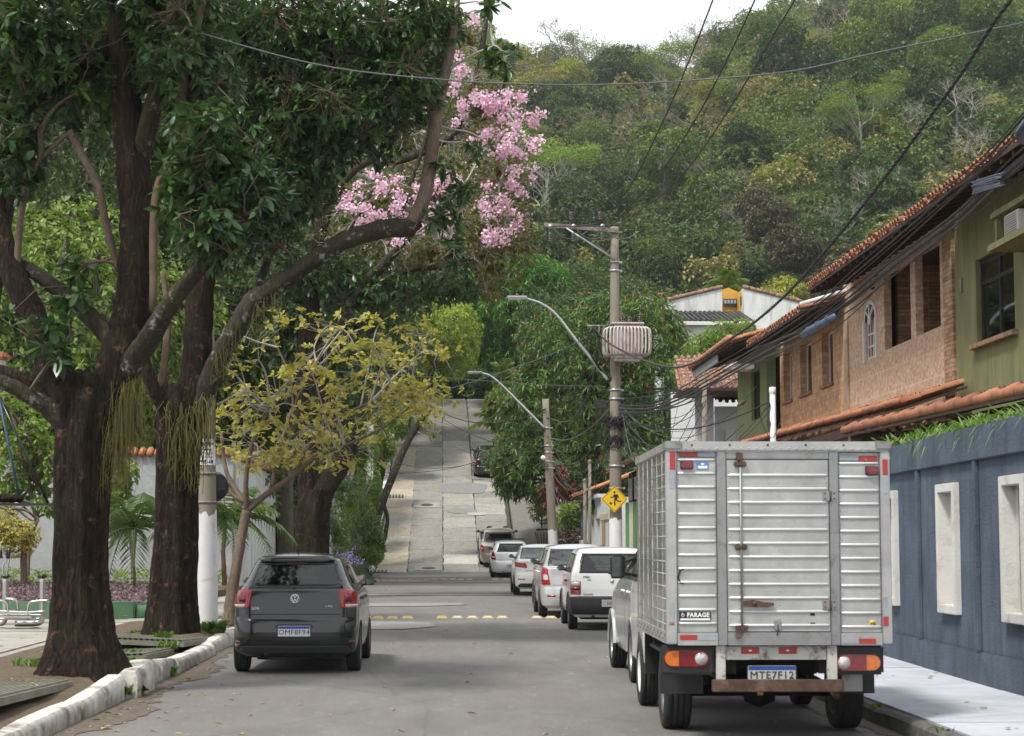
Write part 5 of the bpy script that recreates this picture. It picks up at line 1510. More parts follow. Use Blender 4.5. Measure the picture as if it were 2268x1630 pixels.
def window_frame(parent, x, y0, y1, z0, z1, mt, mull=(1,), tra=(), name='window', depth=.1, glass=True, curtain=False, fw=.05):
 """window in a wall facing -X: frame, bars, pane"""
 m = MB()
 m.box(x - .02, x + .03, y0, y0 + fw, z0, z1); m.box(x - .02, x + .03, y1 - fw, y1, z0, z1)
 m.box(x - .02, x + .03, y0 + fw, y1 - fw, z1 - fw, z1); m.box(x - .02, x + .03, y0 + fw, y1 - fw, z0, z0 + fw)
 f = m.build(name, mt, parent)
 for q in mull:
  yy = y0 + (y1 - y0) * q
  m = MB(); m.box(x - .018, x + .025, yy - fw * .45, yy + fw * .45, z0 + fw, z1 - fw); m.build('mullion', mt, f)
 for q in tra:
  zz = z0 + (z1 - z0) * q
  m = MB(); m.box(x - .015, x + .022, y0 + fw, y1 - fw, zz - fw * .4, zz + fw * .4); m.build('glazing_bar', mt, f)
 if glass:
  m = MB(); m.box(x + .004, x + .010, y0 + fw, y1 - fw, z0 + fw, z1 - fw); m.build('pane', m_pane, f)
 if curtain:
  m = MB(); k = 24
  V = [(x + .08 + .02 * math.sin(i * 1.7), y0 + (y1 - y0) * i / k, z) for i in range(k + 1) for z in (z0, z1)]
  m.add(V, [(2 * i, 2 * i + 1, 2 * i + 3, 2 * i + 2) for i in range(k)], True); m.build('curtain', m_curt, f)
 return f
def wall_holes(x0, x1, y0, y1, z0, z1, holes):
 """wall slab (normal -X) with rectangular holes (ya, yb, za, zb)"""
 m = MB()
 ys_ = sorted(set([y0, y1] + [h[0] for h in holes] + [h[1] for h in holes])); zs_ = sorted(set([z0, z1] + [h[2] for h in holes] + [h[3] for h in holes]))
 for a, b_ in zip(ys_[:-1], ys_[1:]):
  run = None
  for c_, d_ in zip(zs_[:-1], zs_[1:]):
   hit = any(h[0] <= (a + b_) / 2 <= h[1] and h[2] <= (c_ + d_) / 2 <= h[3] for h in holes)
   if not hit:
    if run: run[1] = d_
    else: run = [c_, d_]
   if hit and run:
    m.box(x0, x1, a, b_, run[0], run[1]); run = None
  if run: m.box(x0, x1, a, b_, run[0], run[1])
 return m
# ---- blue garden wall with white slot windows and plants along the top
bw = empty('garden_wall', (5.70, 18.5, 0), R(-1.1), 'blue-grey rendered garden wall with tall white slot windows beside the truck', 'wall')
wins = [(-3.0, -2.15), (-.3, .55), (2.4, 3.25), (5.5, 6.4), (8.6, 9.5)]
m = wall_holes(0, .18, -9, 12, -.1, 2.87, [(a + .09, b_ - .09, .92, 2.24) for a, b_ in wins]); m.build('wall_face', m_bluew, bw)
m = MB(); m.bbox(-.05, .22, -9, 12, 2.53, 2.9, .012); m.build('top_beam', m_bluew, bw)
m = MB(); m.bbox(-.04, .0, -9, 12, -.05, .48, .01); m.build('plinth', m_bluew, bw)
for y in (-6.2, -3.9, -1.2, 1.55, 4.25, 7.3, 10.3):
 m = MB(); m.bbox(-.045, .0, y, y + .12, .48, 2.53, .008); m.build('pilaster', m_bluew, bw)
for a, b_ in wins:
 fr_ = MB()
 fr_.bbox(-.07, .10, a, a + .1, .84, 2.32, .008); fr_.bbox(-.07, .10, b_ - .1, b_, .84, 2.32, .008)
 fr_.bbox(-.07, .10, a + .1, b_ - .1, 2.22, 2.32, .008); fr_.bbox(-.07, .10, a + .1, b_ - .1, .84, .94, .008)
 fo = fr_.build('window_frame', m_whitef, bw)
 m = MB(); m.box(.075, .098, a + .1, b_ - .1, .94, 2.22); m.build('infill_panel', m_whitef, fo)
 m = MB(); m.box(.05, .0745, a + (b_ - a) * .52, a + (b_ - a) * .66, .96, 2.2); m.build('shutter_slat', m_boxin, fo)
m_spider = leaf_mat('strap_leaf', [(.05, .13, .02), (.14, .26, .05), (.34, .42, .2)], .45, .35)
def strap_plant(name, spots, mt, L=.35, n=28, w=.016, label=None, cat=None, group=None):
 V = []; F = []
 for (x, y, z) in spots:
  for _ in range(n):
   a = random.uniform(0, 6.28); l = L * random.uniform(.6, 1.2); rise = random.uniform(.25, .9)
   px, py = math.cos(a), math.sin(a); nx_, ny_ = -py * w, px * w
   q = len(V)
   for t in (0, .35, .7, 1):
    r = l * t; h = l * (rise * 1.9 * t - 1.5 * t * t * (1.1 - rise * .5))
    ww = (1 - t) ** .6 if t else .7
    V += [(x + px * r + nx_ * ww, y + py * r + ny_ * ww, z + h), (x + px * r - nx_ * ww, y + py * r - ny_ * ww, z + h)]
   F += [(q, q + 1, q + 3, q + 2), (q + 2, q + 3, q + 5, q + 4), (q + 4, q + 5, q + 7, q + 6)]
 o = link(name, np_mesh(name, V, F, mt))
 return o
for k, (a, b_) in enumerate(((17.6, 19.3), (19.3, 21.2), (21.2, 23.3), (23.3, 26.2))):
 sp_ = [(5.82 + (y - 18.5) * .019 + random.uniform(-.06, .1), y, 2.88) for y in np.arange(a, b_, .17)]
 o = strap_plant('trailing_plant', sp_, m_spider, .27, 30)
 tag(o, ['strappy green plant on top of the blue wall, nearest the camera', 'strappy green plant on the blue wall above the middle slot window', 'clump of arching green leaves on the blue wall, second from the truck', 'low strappy plant on the blue wall just right of the truck box'][k], 'plant', 'plants along the top of the blue wall')
# ---- houses: facade line x = 8.3
XF = 8.4
YU = lambda u, x=XF: x * FPX / (u - 990)
gh = empty('green_house', (0, 0, 0), 0, 'olive green rendered house with a black framed window and an air conditioner', 'house')
m = wall_holes(XF, XF + .25, 18, 30.5, 0, 7.12, [(27.3, 29.3, 4.78, 6.12)]); m.build('wall', m_greenw, gh)
m = MB(); m.box(XF + .25, 16, 18, 30.5, 0, 7.1); m.build('house_body', m_room, gh)
window_frame(gh, XF + .1, 27.3, 29.3, 4.78, 6.12, m_blk, (.5,), (.72,), fw=.075)
m = MB(); m.bbox(XF - .1, XF + .1, 27.15, 29.45, 4.70, 4.78, .01); m.build('window_sill', m_tileo, gh)
ac = MB(); ac.box(XF - .5, XF - .001, 24.9, 26.75, 6.34, 6.42); ac.box(XF - .55, XF - .001, 24.9, 26.75, 5.86, 5.95); ac.box(XF - .45, XF - .001, 26.6, 26.7, 5.95, 6.34)
aco = ac.build('air_conditioner_shelf', m_greenw, gh)
m = MB(); m.bbox(XF - .45, XF - .05, 25.6, 26.25, 5.955, 6.30, .015); a2 = m.build('air_conditioner', m_alw, gh)
for k in range(9):
 m = MB(); m.box(XF - .458, XF - .45, 25.65, 26.2, 5.98 + k * .034, 5.995 + k * .034); m.build('grille_slat', m_alud, a2)
m = MB(); m.bbox(XF - .03, XF - .001, 30.05, 30.15, 5.72, 5.95, .006); m.build('wall_box', m_alud, gh)
EX, EZ = 7.45, 6.86
UPV = Vector((1, 0, .3)).normalized()
def eaves(house, y0, y1, mt, ez=EZ, ex_=EX, length=4.2, seed=1, step=.55):
 tiled_roof('roof_tiles', (ex_, y0, ez + .06), (0, 1, 0), UPV, y1 - y0, length, mt, house, seed=seed)
 m = MB(); m.poly([(ex_ + .03, y0, ez), (ex_ + .03 + length * .92, y0, ez + length * .276), (ex_ + .03 + length * .92, y0, ez + length * .276 + .02), (ex_ + .03, y0, ez + .02)], (0, y1 - y0, 0)); recalc(m.build('roof_boarding', m_wood, house))
 k = 0
 y = y0 + .2
 while y < y1:
  m = MB(); m.poly([(ex_ + .05, y, ez - .005), (XF + .2, y, ez - .005 + (XF + .15 - ex_) * .3), (XF + .2, y, ez - .10 + (XF + .15 - ex_) * .3), (ex_ + .05, y, ez - .09)], (0, .07, 0)); recalc(m.build('rafter', m_wood, house))
  y += step
 m = MB(); m.box(ex_ + .02, ex_ + .05, y0, y1, ez - .02, ez + .05); m.build('fascia', m_wood, house)
eaves(gh, 18, 30.2, m_tile, seed=2)
sh_ = empty('stone_clad_house', (0, 0, 0), 0, 'pinkish stone-clad house with an open upper veranda and a small arched white window', 'house')
m = wall_holes(XF, XF + .14, 30.52, 39.2, 0, 7.1, [(31.45, 33.15, 5.33, 6.8), (33.5, 35.55, 5.33, 6.8), (36.2, 37.15, 5.3, 6.05)]); m.build('wall', m_stone, sh_)
m = MB(); m.box(XF - .05, XF - .001, 30.52, 31.1, 0, 7.0); m.build('stone_pilaster', m_stone3, sh_)
m = MB(); m.box(XF - .03, XF - .001, 38.75, 39.18, 0, 6.9); m.build('edge_strip', mat('beige_edge', (.42, .29, .2), .9, dirt=(.2, .14, .1), dscale=2), sh_)
m = MB(); m.box(XF + 2.0, XF + 2.2, 30.7, 36, 5.0, 7.2); m.box(XF + .3, XF + 2, 35.7, 35.9, 5, 7.2); m.box(XF + .3, XF + 2, 30.52, 30.7, 5, 7.2); m.build('veranda_wall', m_stone3, sh_)
m = MB(); m.box(XF + .3, XF + 2.2, 30.5, 36, 7.0, 7.1); m.box(XF + .3, XF + 2.2, 30.5, 36, 5.0, 5.1); m.build('veranda_ceiling', m_wood, sh_)
m = MB(); m.box(XF + 2.25, 16, 30.7, 39, 0, 7.1); m.box(XF + .31, XF + 2.2, 36, 39, 0, 7.2); m.build('house_body', m_room, sh_)
m = MB(); m.box(XF + 1.2, XF + 1.95, 31.6, 31.62, 5.1, 6.95); m.build('dark_doorway', m_gap, sh_)
wf = window_frame(sh_, XF + .05, 36.2, 37.15, 5.3, 6.05, m_alw, (.25, .5, .75), (.33, .66), fw=.04)
am = MB(); cy_, cz_, rA = 36.675, 6.05, .475
pts = [(XF - .03, cy_ + rA * 1.12 * math.cos(t), cz_ + rA * .84 * math.sin(t)) for t in [math.pi * i / 16 for i in range(17)]]
inn = [(XF - .03, cy_ + rA * .92 * math.cos(t), cz_ + rA * .66 * math.sin(t)) for t in [math.pi * i / 16 for i in range(17)]]
for i in range(16): am.poly([pts[i], pts[i + 1], inn[i + 1], inn[i]], (.06, 0, 0))
arch = recalc(am.build('arch_frame', m_alw, sh_))
am = MB(); am.poly(inn, (.03, 0, 0)); recalc(am.build('arch_pane', m_frit, arch))
for t in (45, 90, 135):
 am = MB(); am.tube([(XF - .035, cy_, cz_ + .02), (XF - .035, cy_ + rA * .95 * math.cos(R(t)), cz_ + rA * .68 * math.sin(R(t)))], .022, 5); am.build('glazing_bar', m_alw, arch)
am = MB(); am.lathe([(.03, 0), (.12, 0), (.12, .03), (.03, .03)], 12, Matrix.Translation((XF - .05, cy_, cz_ + .02)) @ Matrix.Rotation(math.pi / 2, 4, 'Y')); am.build('glazing_bar', m_alw, arch)
am = MB(); am.box(XF - .05, XF - .001, 36.1, 36.2, 5.25, 6.05); am.build('window_jamb', m_alw, sh_)
am = MB(); am.box(XF - .05, XF - .001, 37.15, 37.25, 5.25, 6.05); am.build('window_jamb', m_alw, sh_)
eaves(sh_, 30.3, 38.4, m_tile, seed=3)
m = MB(); m.lathe([(0, 0), (.05, 0), (.05, .12), (0, .13)], 10, Matrix.Translation((XF - .15, 36.0, 6.62)) @ Matrix.Rotation(R(100), 4, 'X')); m.tube([(XF, 36.0, 6.85), (XF - .15, 36, 6.8), (XF - .15, 36, 6.65)], .01, 5); m.build('camera_lamp', m_blk, sh_)
bh = empty('block_stone_house', (0, 0, 0), 0, 'orange block-stone clad house with three tall upper windows', 'house')
ws_ = [(40.4, 41.6), (42.8, 44.2), (45.3, 46.4)]
m = wall_holes(XF, XF + .3, 39.22, 46.9, 0, 6.76, [(a, b_, 5.15, 6.35) for a, b_ in ws_]); m.build('wall', m_stone2, bh)
m = MB(); m.box(XF + .45, 15, 39.3, 46.8, 0, 6.7); m.build('house_body', m_room, bh)
for a, b_ in ws_:
 window_frame(bh, XF + .18, a, b_, 5.15, 6.35, m_alw, (.5,), (), curtain=True, fw=.045)
 m = MB(); m.bbox(XF - .05, XF + .1, a - .06, b_ + .06, 5.08, 5.15, .008); m.build('window_sill', m_tileo, bh)
eaves(bh, 38.9, 46.3, m_tile, ez=6.5, seed=4)
m = MB(); m.tube([(EX - .02, 39.0, 6.66), (EX + .6, 38.95, 6.84), (EX + 3, 38.9, 7.55)], .05, 8); m.build('verge_ridge', m_whited, bh)
lg = empty('light_green_house', (0, 0, 0), 0, 'pale green house with one tall curtained window under a tiled eave', 'house')
m = wall_holes(XF, XF + .25, 48.9, 53.8, 0, 6.9, [(50.0, 51.4, 5.0, 6.35)]); m.build('wall', m_lgreen, lg)
m = MB(); m.box(XF + .7, 15, 46.95, 53.8, 0, 6.8); m.box(XF + .3, XF + .7, 49, 53.8, 0, 4.9); m.build('house_body', m_room, lg)
m = MB(); m.box(XF + .6, XF + .69, 46.95, 48.88, 0, 6.8); m.build('side_recess', m_olive, lg)
window_frame(lg, XF + .1, 50.0, 51.4, 5.0, 6.35, m_blk, (.5,), (), curtain=True, fw=.05)
eaves(lg, 46.6, 54.2, m_tile, ez=6.64, ex_=7.1, length=3.6, seed=5)
for k in range(12):
 m = MB(); p0 = Vector((7.1, 46.6 + k * .64, 6.78)); m.tube([p0, p0 + Vector((0, .7, 0))], [.1, .085], 8); m.build('ridge_tile', m_tilec, lg)
for k in range(9):
 m = MB(); m.box(7.13, 7.17, 49.2 + k * .54, 49.2 + k * .54 + .48, 6.42, 6.62); m.build('glass_louvre', m_tapg, lg)
m = MB(); m.bbox(7.2, 7.8, 47.2, 47.9, 6.05, 6.2, .02); m.build('flood_lamp', m_alw, lg)
wh = empty('white_house', (0, 0, 0), 0, 'white house with square columns and small weathered tile roofs, beyond the pale green house', 'house')
m = MB(); m.box(P(1583, 900, 60).x, P(1640, 900, 60).x + 4, 60, 60.2, 0, 6.05); m.build('wall', m_white, wh)
m = MB(); m.bbox(P(1605, 900, 60).x, P(1628, 900, 60).x, 59.9, 59.98, 4.6, 5.3, .01); w_ = m.build('window_frame', m_alw, wh)
for uu in (1541, 1567):
 q = P(uu, 960, 58); m = MB(); m.bbox(q.x, q.x + .2, 58, 58.2, 0, P(uu, 868, 58).z, .008); m.build('column', m_white, wh)
a = P(1487, 876, 60); b_ = P(1629, 818, 56)
tiled_roof('roof_tiles', (a.x, 56.5, a.z), (1, 0, .03), (0, .9, .35), 2.6, 3.4, m_tileo, wh, seed=7)
m = MB(); m.box(a.x, a.x + 2.6, 56.5, 59.6, a.z - .12, a.z - .04); m.build('roof_boarding', m_wood, wh)
q = P(1583, 893, 59.9)
tiled_roof('roof_tiles', (q.x - .1, 59.3, q.z), (1, 0, 0), (0, .8, .6), 2.2, 1.2, m_tileo, wh, seed=8)
q = P(1552, 838, 61)
tiled_roof('roof_tiles', (q.x, 61, q.z), (1, 0, 0), (0, .8, .6), 2.4, 1.6, m_tileo, wh, seed=9)
q = P(1500, 868, 66)
tiled_roof('roof_tiles', (q.x, 66, q.z), (1, 0, 0), (0, .8, .6), 2.2, 1.8, m_tileo, wh, seed=10)
m = MB(); q = P(1500, 868, 66); m.box(q.x - .2, q.x + 2.4, 66.1, 66.3, 0, q.z); m.build('side_wall', m_white, wh)
pr = empty('porch_roof', (0, 0, 0), 0, 'low clay tile porch roof with orange ridge tiles above the plants on the blue wall', 'porch roof')
p0, p1 = Vector((6.25, 17.0, 3.27)), Vector((6.25, 28.9, 3.42))
k = 0; y = 17.0
while y < 28.9:
 z = 3.27 + (y - 17) / 11.9 * .15
 m = MB(); m.tube([(6.25, y - .02, z + .012), (6.25, y + .42, z - .004), (6.25, y + .86, z + .0)], [.078, .07, .062], 10); m.build('ridge_tile', m_tilec, pr); y += .82
tiled_roof('roof_tiles', (6.25, 29.3, 3.3), (.95, .3, .15), (-.1, -.9, .1), 1.6, .4, m_tileo, pr, seed=12)
for i in range(6):
 q0 = Vector((6.3 + i * .02, 28.9 + i * .02, 3.38 - i * .015))
m = MB(); m.poly([(6.2, 17, 3.17), (8.25, 17, 3.6), (8.25, 17, 3.64), (6.2, 17, 3.21)], (0, 12.2, .12)); recalc(m.build('roof_boarding', m_wood, pr))
tiled_roof('roof_field', (6.32, 17, 3.27), (0, 1, .0126), (1, 0, .21), 12.0, 1.9, m_tileo, pr, seed=13)
for i in range(9):
 yy = 17.5 + i * 1.4; m = MB(); m.poly([(6.25, yy, 3.18), (8.2, yy, 3.58), (8.2, yy, 3.45), (6.25, yy, 3.05)], (0, .09, 0)); recalc(m.build('rafter', m_wood, pr))
m = MB(); m.box(6.3, 6.42, 17, 29.1, 2.93, 3.06); m.build('beam', m_wood, pr)
for yy in (19, 24, 28.9):
 m = MB(); m.box(6.3, 6.42, yy, yy + .12, .1, 2.93); m.build('post', m_wood, pr)
pr2 = empty('porch_roof', (0, 0, 0), 0, 'stepped clay tile porch roof against the stone-clad facades behind the truck', 'porch roof')
y = 29.6; k = 0
while y < 52:
 L_ = 2.6; zt = 4.22 + (y - 29.6) * .012; xe = 7.25
 tiled_roof('roof_tiles', (xe, y, zt - .38), (0, 1, .0), (1, 0, .36), L_ + .2, 1.15, m_tile, pr2, seed=20 + k)
 y += L_; k += 1
for i in range(27):
 yy = 29.7 + i * .82; zt = 3.9 + (yy - 29.6) * .012
 m = MB(); m.tube([(7.22, yy - .02, zt + .01), (7.22, yy + .86, zt)], [.062, .052], 8); m.build('ridge_tile', m_tilec, pr2)
m = MB(); m.poly([(7.2, 29.5, 3.74), (8.28, 29.5, 4.1), (8.28, 29.5, 4.14), (7.2, 29.5, 3.78)], (0, 22.5, .27)); recalc(m.build('roof_boarding', m_wood, pr2))
m = MB(); m.box(7.2, 7.3, 29.5, 52, 3.55, 3.72); m.build('beam', m_wood, pr2)
for yy in (30, 35, 41, 47):
 m = MB(); m.box(7.2, 7.3, yy, yy + .1, .1, 3.55); m.build('post', m_wood, pr2)
m = MB(); m.box(6.35, XF - .02, 29.3, 29.45, 0, 3.4); m.build('side_wall', m_stone3, pr2)
# ---- street front beyond the blue wall (mostly behind the vehicles)
fw = empty('boundary_wall', (0, 0, 0), 0, 'beige boundary wall hidden mostly by the parked vehicles', 'wall')
m = MB(); m.box(5.95, 6.15, 30.6, 51.5, 0, 2.4); m.build('wall_face', m_whited, fw)
gb = empty('striped_building', (0, 0, 0), 0, 'low building with green and white stripes under a brown tiled roof, left of the truck', 'building')
for i in range(8):
 y = 52 + i * 1.25
 m = MB(); m.box(5.9, 6.1, y, y + 1.23, 0, 2.85 + .02 * i); m.build('wall_stripe', mat('leaf_green_paint', (.13, .27, .08), .8) if i % 2 else m_whitef, gb)
m = MB(); m.box(6.1, 9, 51.9, 62.1, 0, 4.0); m.build('building_body', m_wood, gb)
for i in range(5):
 y = 52.5 + i * 2.0
 m = MB(); m.box(6.0, 6.1, y, y + 1.3, 3.0, 3.95); wfr = m.build('window', m_wood, gb)
 window_frame(wfr, 5.97, y + .15, y + 1.0, 3.05, 3.75, m_alw, (.5,), (.5,), name='window_frame', glass=False, fw=.045)
m = MB(); m.poly([(5.35, 53.5, 3.92), (6.3, 53.5, 4.2), (6.3, 53.5, 4.26), (5.35, 53.5, 3.98)], (0, 9, 0)); recalc(m.build('roof_boarding', m_wood, gb))
tiled_roof('roof_tiles', (5.3, 53.5, 4.0), (0, 1, 0), (1, 0, .3), 9, 1.0, m_tileo, gb, seed=31)
gw = empty('gateway', (0, 0, 0), 0, 'white rendered gateway with a tiled porch and blue shutter beyond the transformer pole', 'gateway')
m = wall_holes(5.75, 6.0, 66.5, 77.5, 0, 3.35, [(70.6, 72.6, 0, 2.6), (73.4, 75.6, 0, 2.6)]); m.build('wall', m_white, gw)
m = MB(); m.bbox(5.6, 6.1, 70, 77.6, 3.35, 3.5, .02); m.build('coping', m_whited, gw)
m = MB(); m.box(5.92, 5.98, 70.6, 72.6, 0, 2.6); m.box(5.92, 5.98, 73.4, 75.6, 0, 2.6); m.build('gate_leaf', m_tapg, gw)
m = MB(); m.bbox(5.7, 5.76, 66.5, 70, 2.5, 2.72, .01); m.build('cream_band', mat('cream_paint', (.55, .45, .3), .8), gw)
m = MB(); m.box(5.66, 5.74, 68.2, 68.5, .1, 2.5); m.build('brown_strip', mat('tan_paint', (.32, .22, .13), .8), gw)
for yy in (67.0, 69.3):
 m = MB(); m.bbox(5.7, 5.745, yy, yy + .3, 1.0, 1.5, .005); m.build('meter_box', m_frit, gw)
tiled_roof('roof_tiles', (5.3, 71.5, 3.62), (0, 1, 0), (1, 0, .38), 9, 2.2, m_tilec, gw, seed=33)
m = MB(); m.box(5.35, 7.3, 71.5, 80.5, 3.5, 3.56); m.build('roof_boarding', m_wood, gw)
m = MB(); m.bbox(5.7, 5.8, 77.9, 80.1, .4, 3.4, .01); m.build('blue_shutter', mat('blue_shutter_paint', (.07, .14, .2), .7), gw)
m = MB(); m.bbox(5.45, 5.72, 76.5, 77.4, .9, 1.8, .02); m.build('meter_cabinet', m_whited, gw)
m = MB(); m.box(6.05, 12, 66.5, 80.5, 0, 3.3); m.build('building_body', m_white, gw)
rw_ = empty('retaining_wall', (0, 0, 0), 0, 'low stained retaining wall and driveway kerb at the right foot of the slope', 'wall')
m = MB(); V = []
for (x, y) in ((3.15, 82), (6.5, 82), (6.5, 100), (3.15, 100)): V.append((x, y, gz(y) + .25 + (x - 3.15) * .1))
V += [(a_, b2, c_ - 1.2) for a_, b2, c_ in V]
m.add(V, [(0, 1, 2, 3), (0, 4, 5, 1), (1, 5, 6, 2), (2, 6, 7, 3), (3, 7, 4, 0)]); recalc(m.build('driveway', m_cd, rw_))
m = MB(); m.bbox(4.2, 6.3, 88.0, 88.3, 1.0, 2.35, .02); m.build('wall_face', m_cd, rw_)
m = MB(); m.box(6.2, 6.4, 82, 92, 0, 3.6); m.build('side_wall', m_whited, rw_)
m = MB(); m.bbox(3.3, 6.0, 92.5, 92.8, 2.4, 3.2, .02); m.build('step', m_cg, rw_)
bk = empty('wire_basket', (4.35, 84.2, gz(84.2)), 0, 'flared rusty iron litter basket standing by the foot of the slope', 'basket')
for k in range(16):
 a = 2 * math.pi * k / 16; m = MB(); m.tube([(.22 * math.cos(a), .22 * math.sin(a), .5), (.3 * math.cos(a), .3 * math.sin(a), 1.0), (.42 * math.cos(a), .42 * math.sin(a), 1.35)], .014, 5); m.build('bar', m_wood, bk)
m = MB(); m.cyl((0, 0, 0), (0, 0, .5), .04); m.build('stem', m_wood, bk)
ra = empty('railing', (0, 0, 0), 0, 'thin dark metal railing in front of the far white wall', 'railing')
for k in range(26):
 y = 76 + k * .3; m = MB(); m.cyl((5.4, y, gz(y) + .1), (5.4, y, gz(y) + 1.15), .013, 5); m.build('bar', m_wood, ra)
m = MB(); m.tube([(5.4, 76, gz(76) + 1.15), (5.4, 84, gz(84) + 1.15)], .02, 5); m.build('rail', m_wood, ra)
# ---- house far up on the right: white gables, ochre dormer, grey tiles
fh = empty('hillside_house', (0, 0, 0), 0, 'white gabled house with ochre dormer and dark grey tiled roof above the mango tree', 'house')
def facet(name, pix, Y, d, mt, parent):
 m = MB(); m.poly([P(u, v, Y) for u, v in pix], (0, d, 0)); return recalc(m.build(name, mt, parent))
facet('gable_wall', [(1480, 666), (1599, 637), (1600, 690), (1480, 700)], 92, 3, m_whited, fh)
facet('gable_wall', [(1648, 637), (1775, 670), (1800, 760), (1648, 760)], 92, 3, m_whited, fh)
facet('ochre_wall', [(1601, 641), (1613, 637), (1638, 648), (1638, 700), (1601, 700)], 93.5, 2, m_ochre, fh)
facet('ochre_wall', [(1637, 646), (1648, 640), (1648, 690), (1637, 690)], 92.8, .6, m_ochre, fh)
w_ = facet('window', [(1603, 662), (1632, 662), (1632, 680), (1603, 677)], 93.4, .08, m_blk, fh)
for i in range(4):
 facet('pane', [(1604.5 + i * 7, 664), (1609.5 + i * 7, 664), (1609.5 + i * 7, 672), (1604.5 + i * 7, 672)], 93.36, .03, m_tapg, w_)
facet('window', [(1640, 657), (1645, 655), (1645, 674), (1640, 676)], 92.75, .05, m_blk, fh)
for (pa, pb) in (((1478, 665), (1600, 636)), ((1646, 636), (1776, 669))):
 a, b_ = P(*pa, 92), P(*pb, 92)
 for k in range(9):
  m = MB(); q0 = a.lerp(b_, k / 9); q1 = a.lerp(b_, (k + 1.05) / 9); m.tube([q0 + Vector((0, 0, .04)), q1 + Vector((0, 0, .02))], [.11, .09], 7); m.build('ridge_tile', m_tileo, fh)
o_ = P(1480, 711, 88)
e0, e1 = P(1480, 711, 88), P(1674, 709, 88)
tiled_roof('grey_roof_tiles', e0, (1, 0, 0), (0, .88, .2), (e1 - e0).x, 4.6, m_greyt, fh, cw=.24, seed=41)
t0, t1 = P(1489, 674, 91.6), P(1563, 673, 91.6)
m = MB(); m.bbox(e0.x, e1.x, 87.9, 88.05, e0.z - .2, e0.z - .02, .02); m.build('gutter', m_alw, fh)
m = MB(); m.box(e0.x, e1.x + .5, 88.2, 94, -1, e0.z - .05); m.build('wall', m_white, fh)
m = MB(); m.box(P(1674, 700, 87.8).x, P(1705, 700, 87.8).x, 87.8, 88.2, 2, P(1674, 697, 87.8).z); m.build('corner_block', m_white, fh)
# ---- left: grey park wall, white side wall, houses behind
m_parkw = stucco('rough_grey_render', (.33, .345, .35), .14, 1.0, 7, (.25, .26, .255), dscale=1.1, dlo=.5, dhi=.75)
pw = empty('park_wall', (0, 0, 0), 0, 'tall rough grey rendered wall with clay tile coping behind the exercise park', 'wall')
m = MB(); m.box(-21, -6.35, 56, 56.3, 0, 4.25); m.build('wall_face', m_parkw, pw)
for k in range(64):
 x = -21 + k * .23
 m = MB(); m.tube([(x, 55.85, 4.28), (x, 56.15, 4.42), (x, 56.5, 4.3)], .1, 7, smooth=True); m.build('coping_tile', m_tilec, pw)
sw = empty('side_wall', (0, 0, 0), 0, 'streaked white wall running up the street behind the yellow-leaved tree', 'wall')
m = MB(); m.box(-6.6, -6.3, 56.35, 76, 0, 4.15); m.build('wall_face', m_whited, sw)
for k in range(84):
 y = 56.4 + k * .235
 m = MB(); m.tube([(-6.75, y, 4.2), (-6.45, y, 4.34), (-6.15, y, 4.22)], .1, 7); m.build('coping_tile', m_tileo, sw)
m = MB(); m.bbox(-6.29, -6.2, 70, 70.5, 1.2, 2.1, .01); m.build('meter_box', m_plas, sw)
m = MB(); m.cyl((-6.22, 70.2, 0), (-6.22, 70.2, 4.0), .05); m.build('conduit', m_plas, sw)
lw = empty('low_white_wall', (0, 0, 0), 0, 'white garden wall pieces showing through the shrubs left of the slope', 'wall')
for (y, L_, h) in ((80, 5, 2.0), (87, 4, 2.2), (94, 4, 2.4), (101, 5, 2.6)):
 m = MB(); m.box(-5.3, -5.1, y, y + L_, gz(y) - .5, gz(y) + h); m.build('wall_face', m_white, lw)
for uu in (722, 812):
 q = P(uu, 1000, 99); m = MB(); m.bbox(q.x, q.x + .35, 99, 99.3, gz(99) - .3, P(uu, 932, 99).z, .01); m.build('gate_pier', m_white, lw)
hb = empty('white_house', (0, 0, 0), 0, 'plain white house wall behind the forked trunk at the far left', 'house')
facet('wall', [(-120, 745), (208, 728), (208, 1290), (-120, 1290)], 66, 8, m_white, hb)
facet('parapet', [(-125, 738), (214, 720), (214, 730), (-125, 748)], 65.9, .6, m_whited, hb)
facet('wall_return', [(209, 770), (300, 800), (300, 1280), (209, 1280)], 70, 6, m_whited, hb)
hc = empty('white_building', (0, 0, 0), 0, 'tall white building glimpsed between the tree trunks', 'building')
facet('wall', [(478, 622), (585, 640), (585, 1240), (478, 1240)], 95, 8, m_white, hc)
facet('wall_upper', [(375, 480), (440, 490), (440, 1230), (375, 1230)], 120, 5, m_whited, hc)
w_ = facet('window', [(395, 512), (420, 514), (420, 530), (395, 530)], 119.9, .1, m_frit, hc)
# ================================================================ TREES NEAR THE CAMERA
m_bark1 = bark_mat('dark_furrowed_bark', (.006, .0048, .004), (.088, .056, .038), 1.0, moss=(.03, .03, .013), strength=1, dist=.09, lich=(.15, .088, .055))
m_bark2 = bark_mat('lichened_bark', (.03, .024, .018), (.13, .105, .08), 1.2, lich=(.26, .28, .25), moss=(.05, .055, .02))
m_barkl = bark_mat('pale_bark', (.13, .095, .07), (.34, .27, .21), 1.6, strength=.5, dist=.01)
m_twig = mat('brown_twig', (.12, .085, .055), .9, var=.3)
m_twigg = mat('grey_twig', (.36, .335, .3), .9, var=.25)
m_leafd = leaf_mat('dark_glossy_leaf', [(.018, .046, .02), (.03, .072, .026), (.052, .11, .032), (.11, .19, .04)], .34, .22, .5, patch=.8)
m_leafy = leaf_mat('mustard_leaf', [(.22, .22, .05), (.38, .35, .08), (.53, .48, .14), (.5, .3, .07)], .45, .35, patch=1.2)
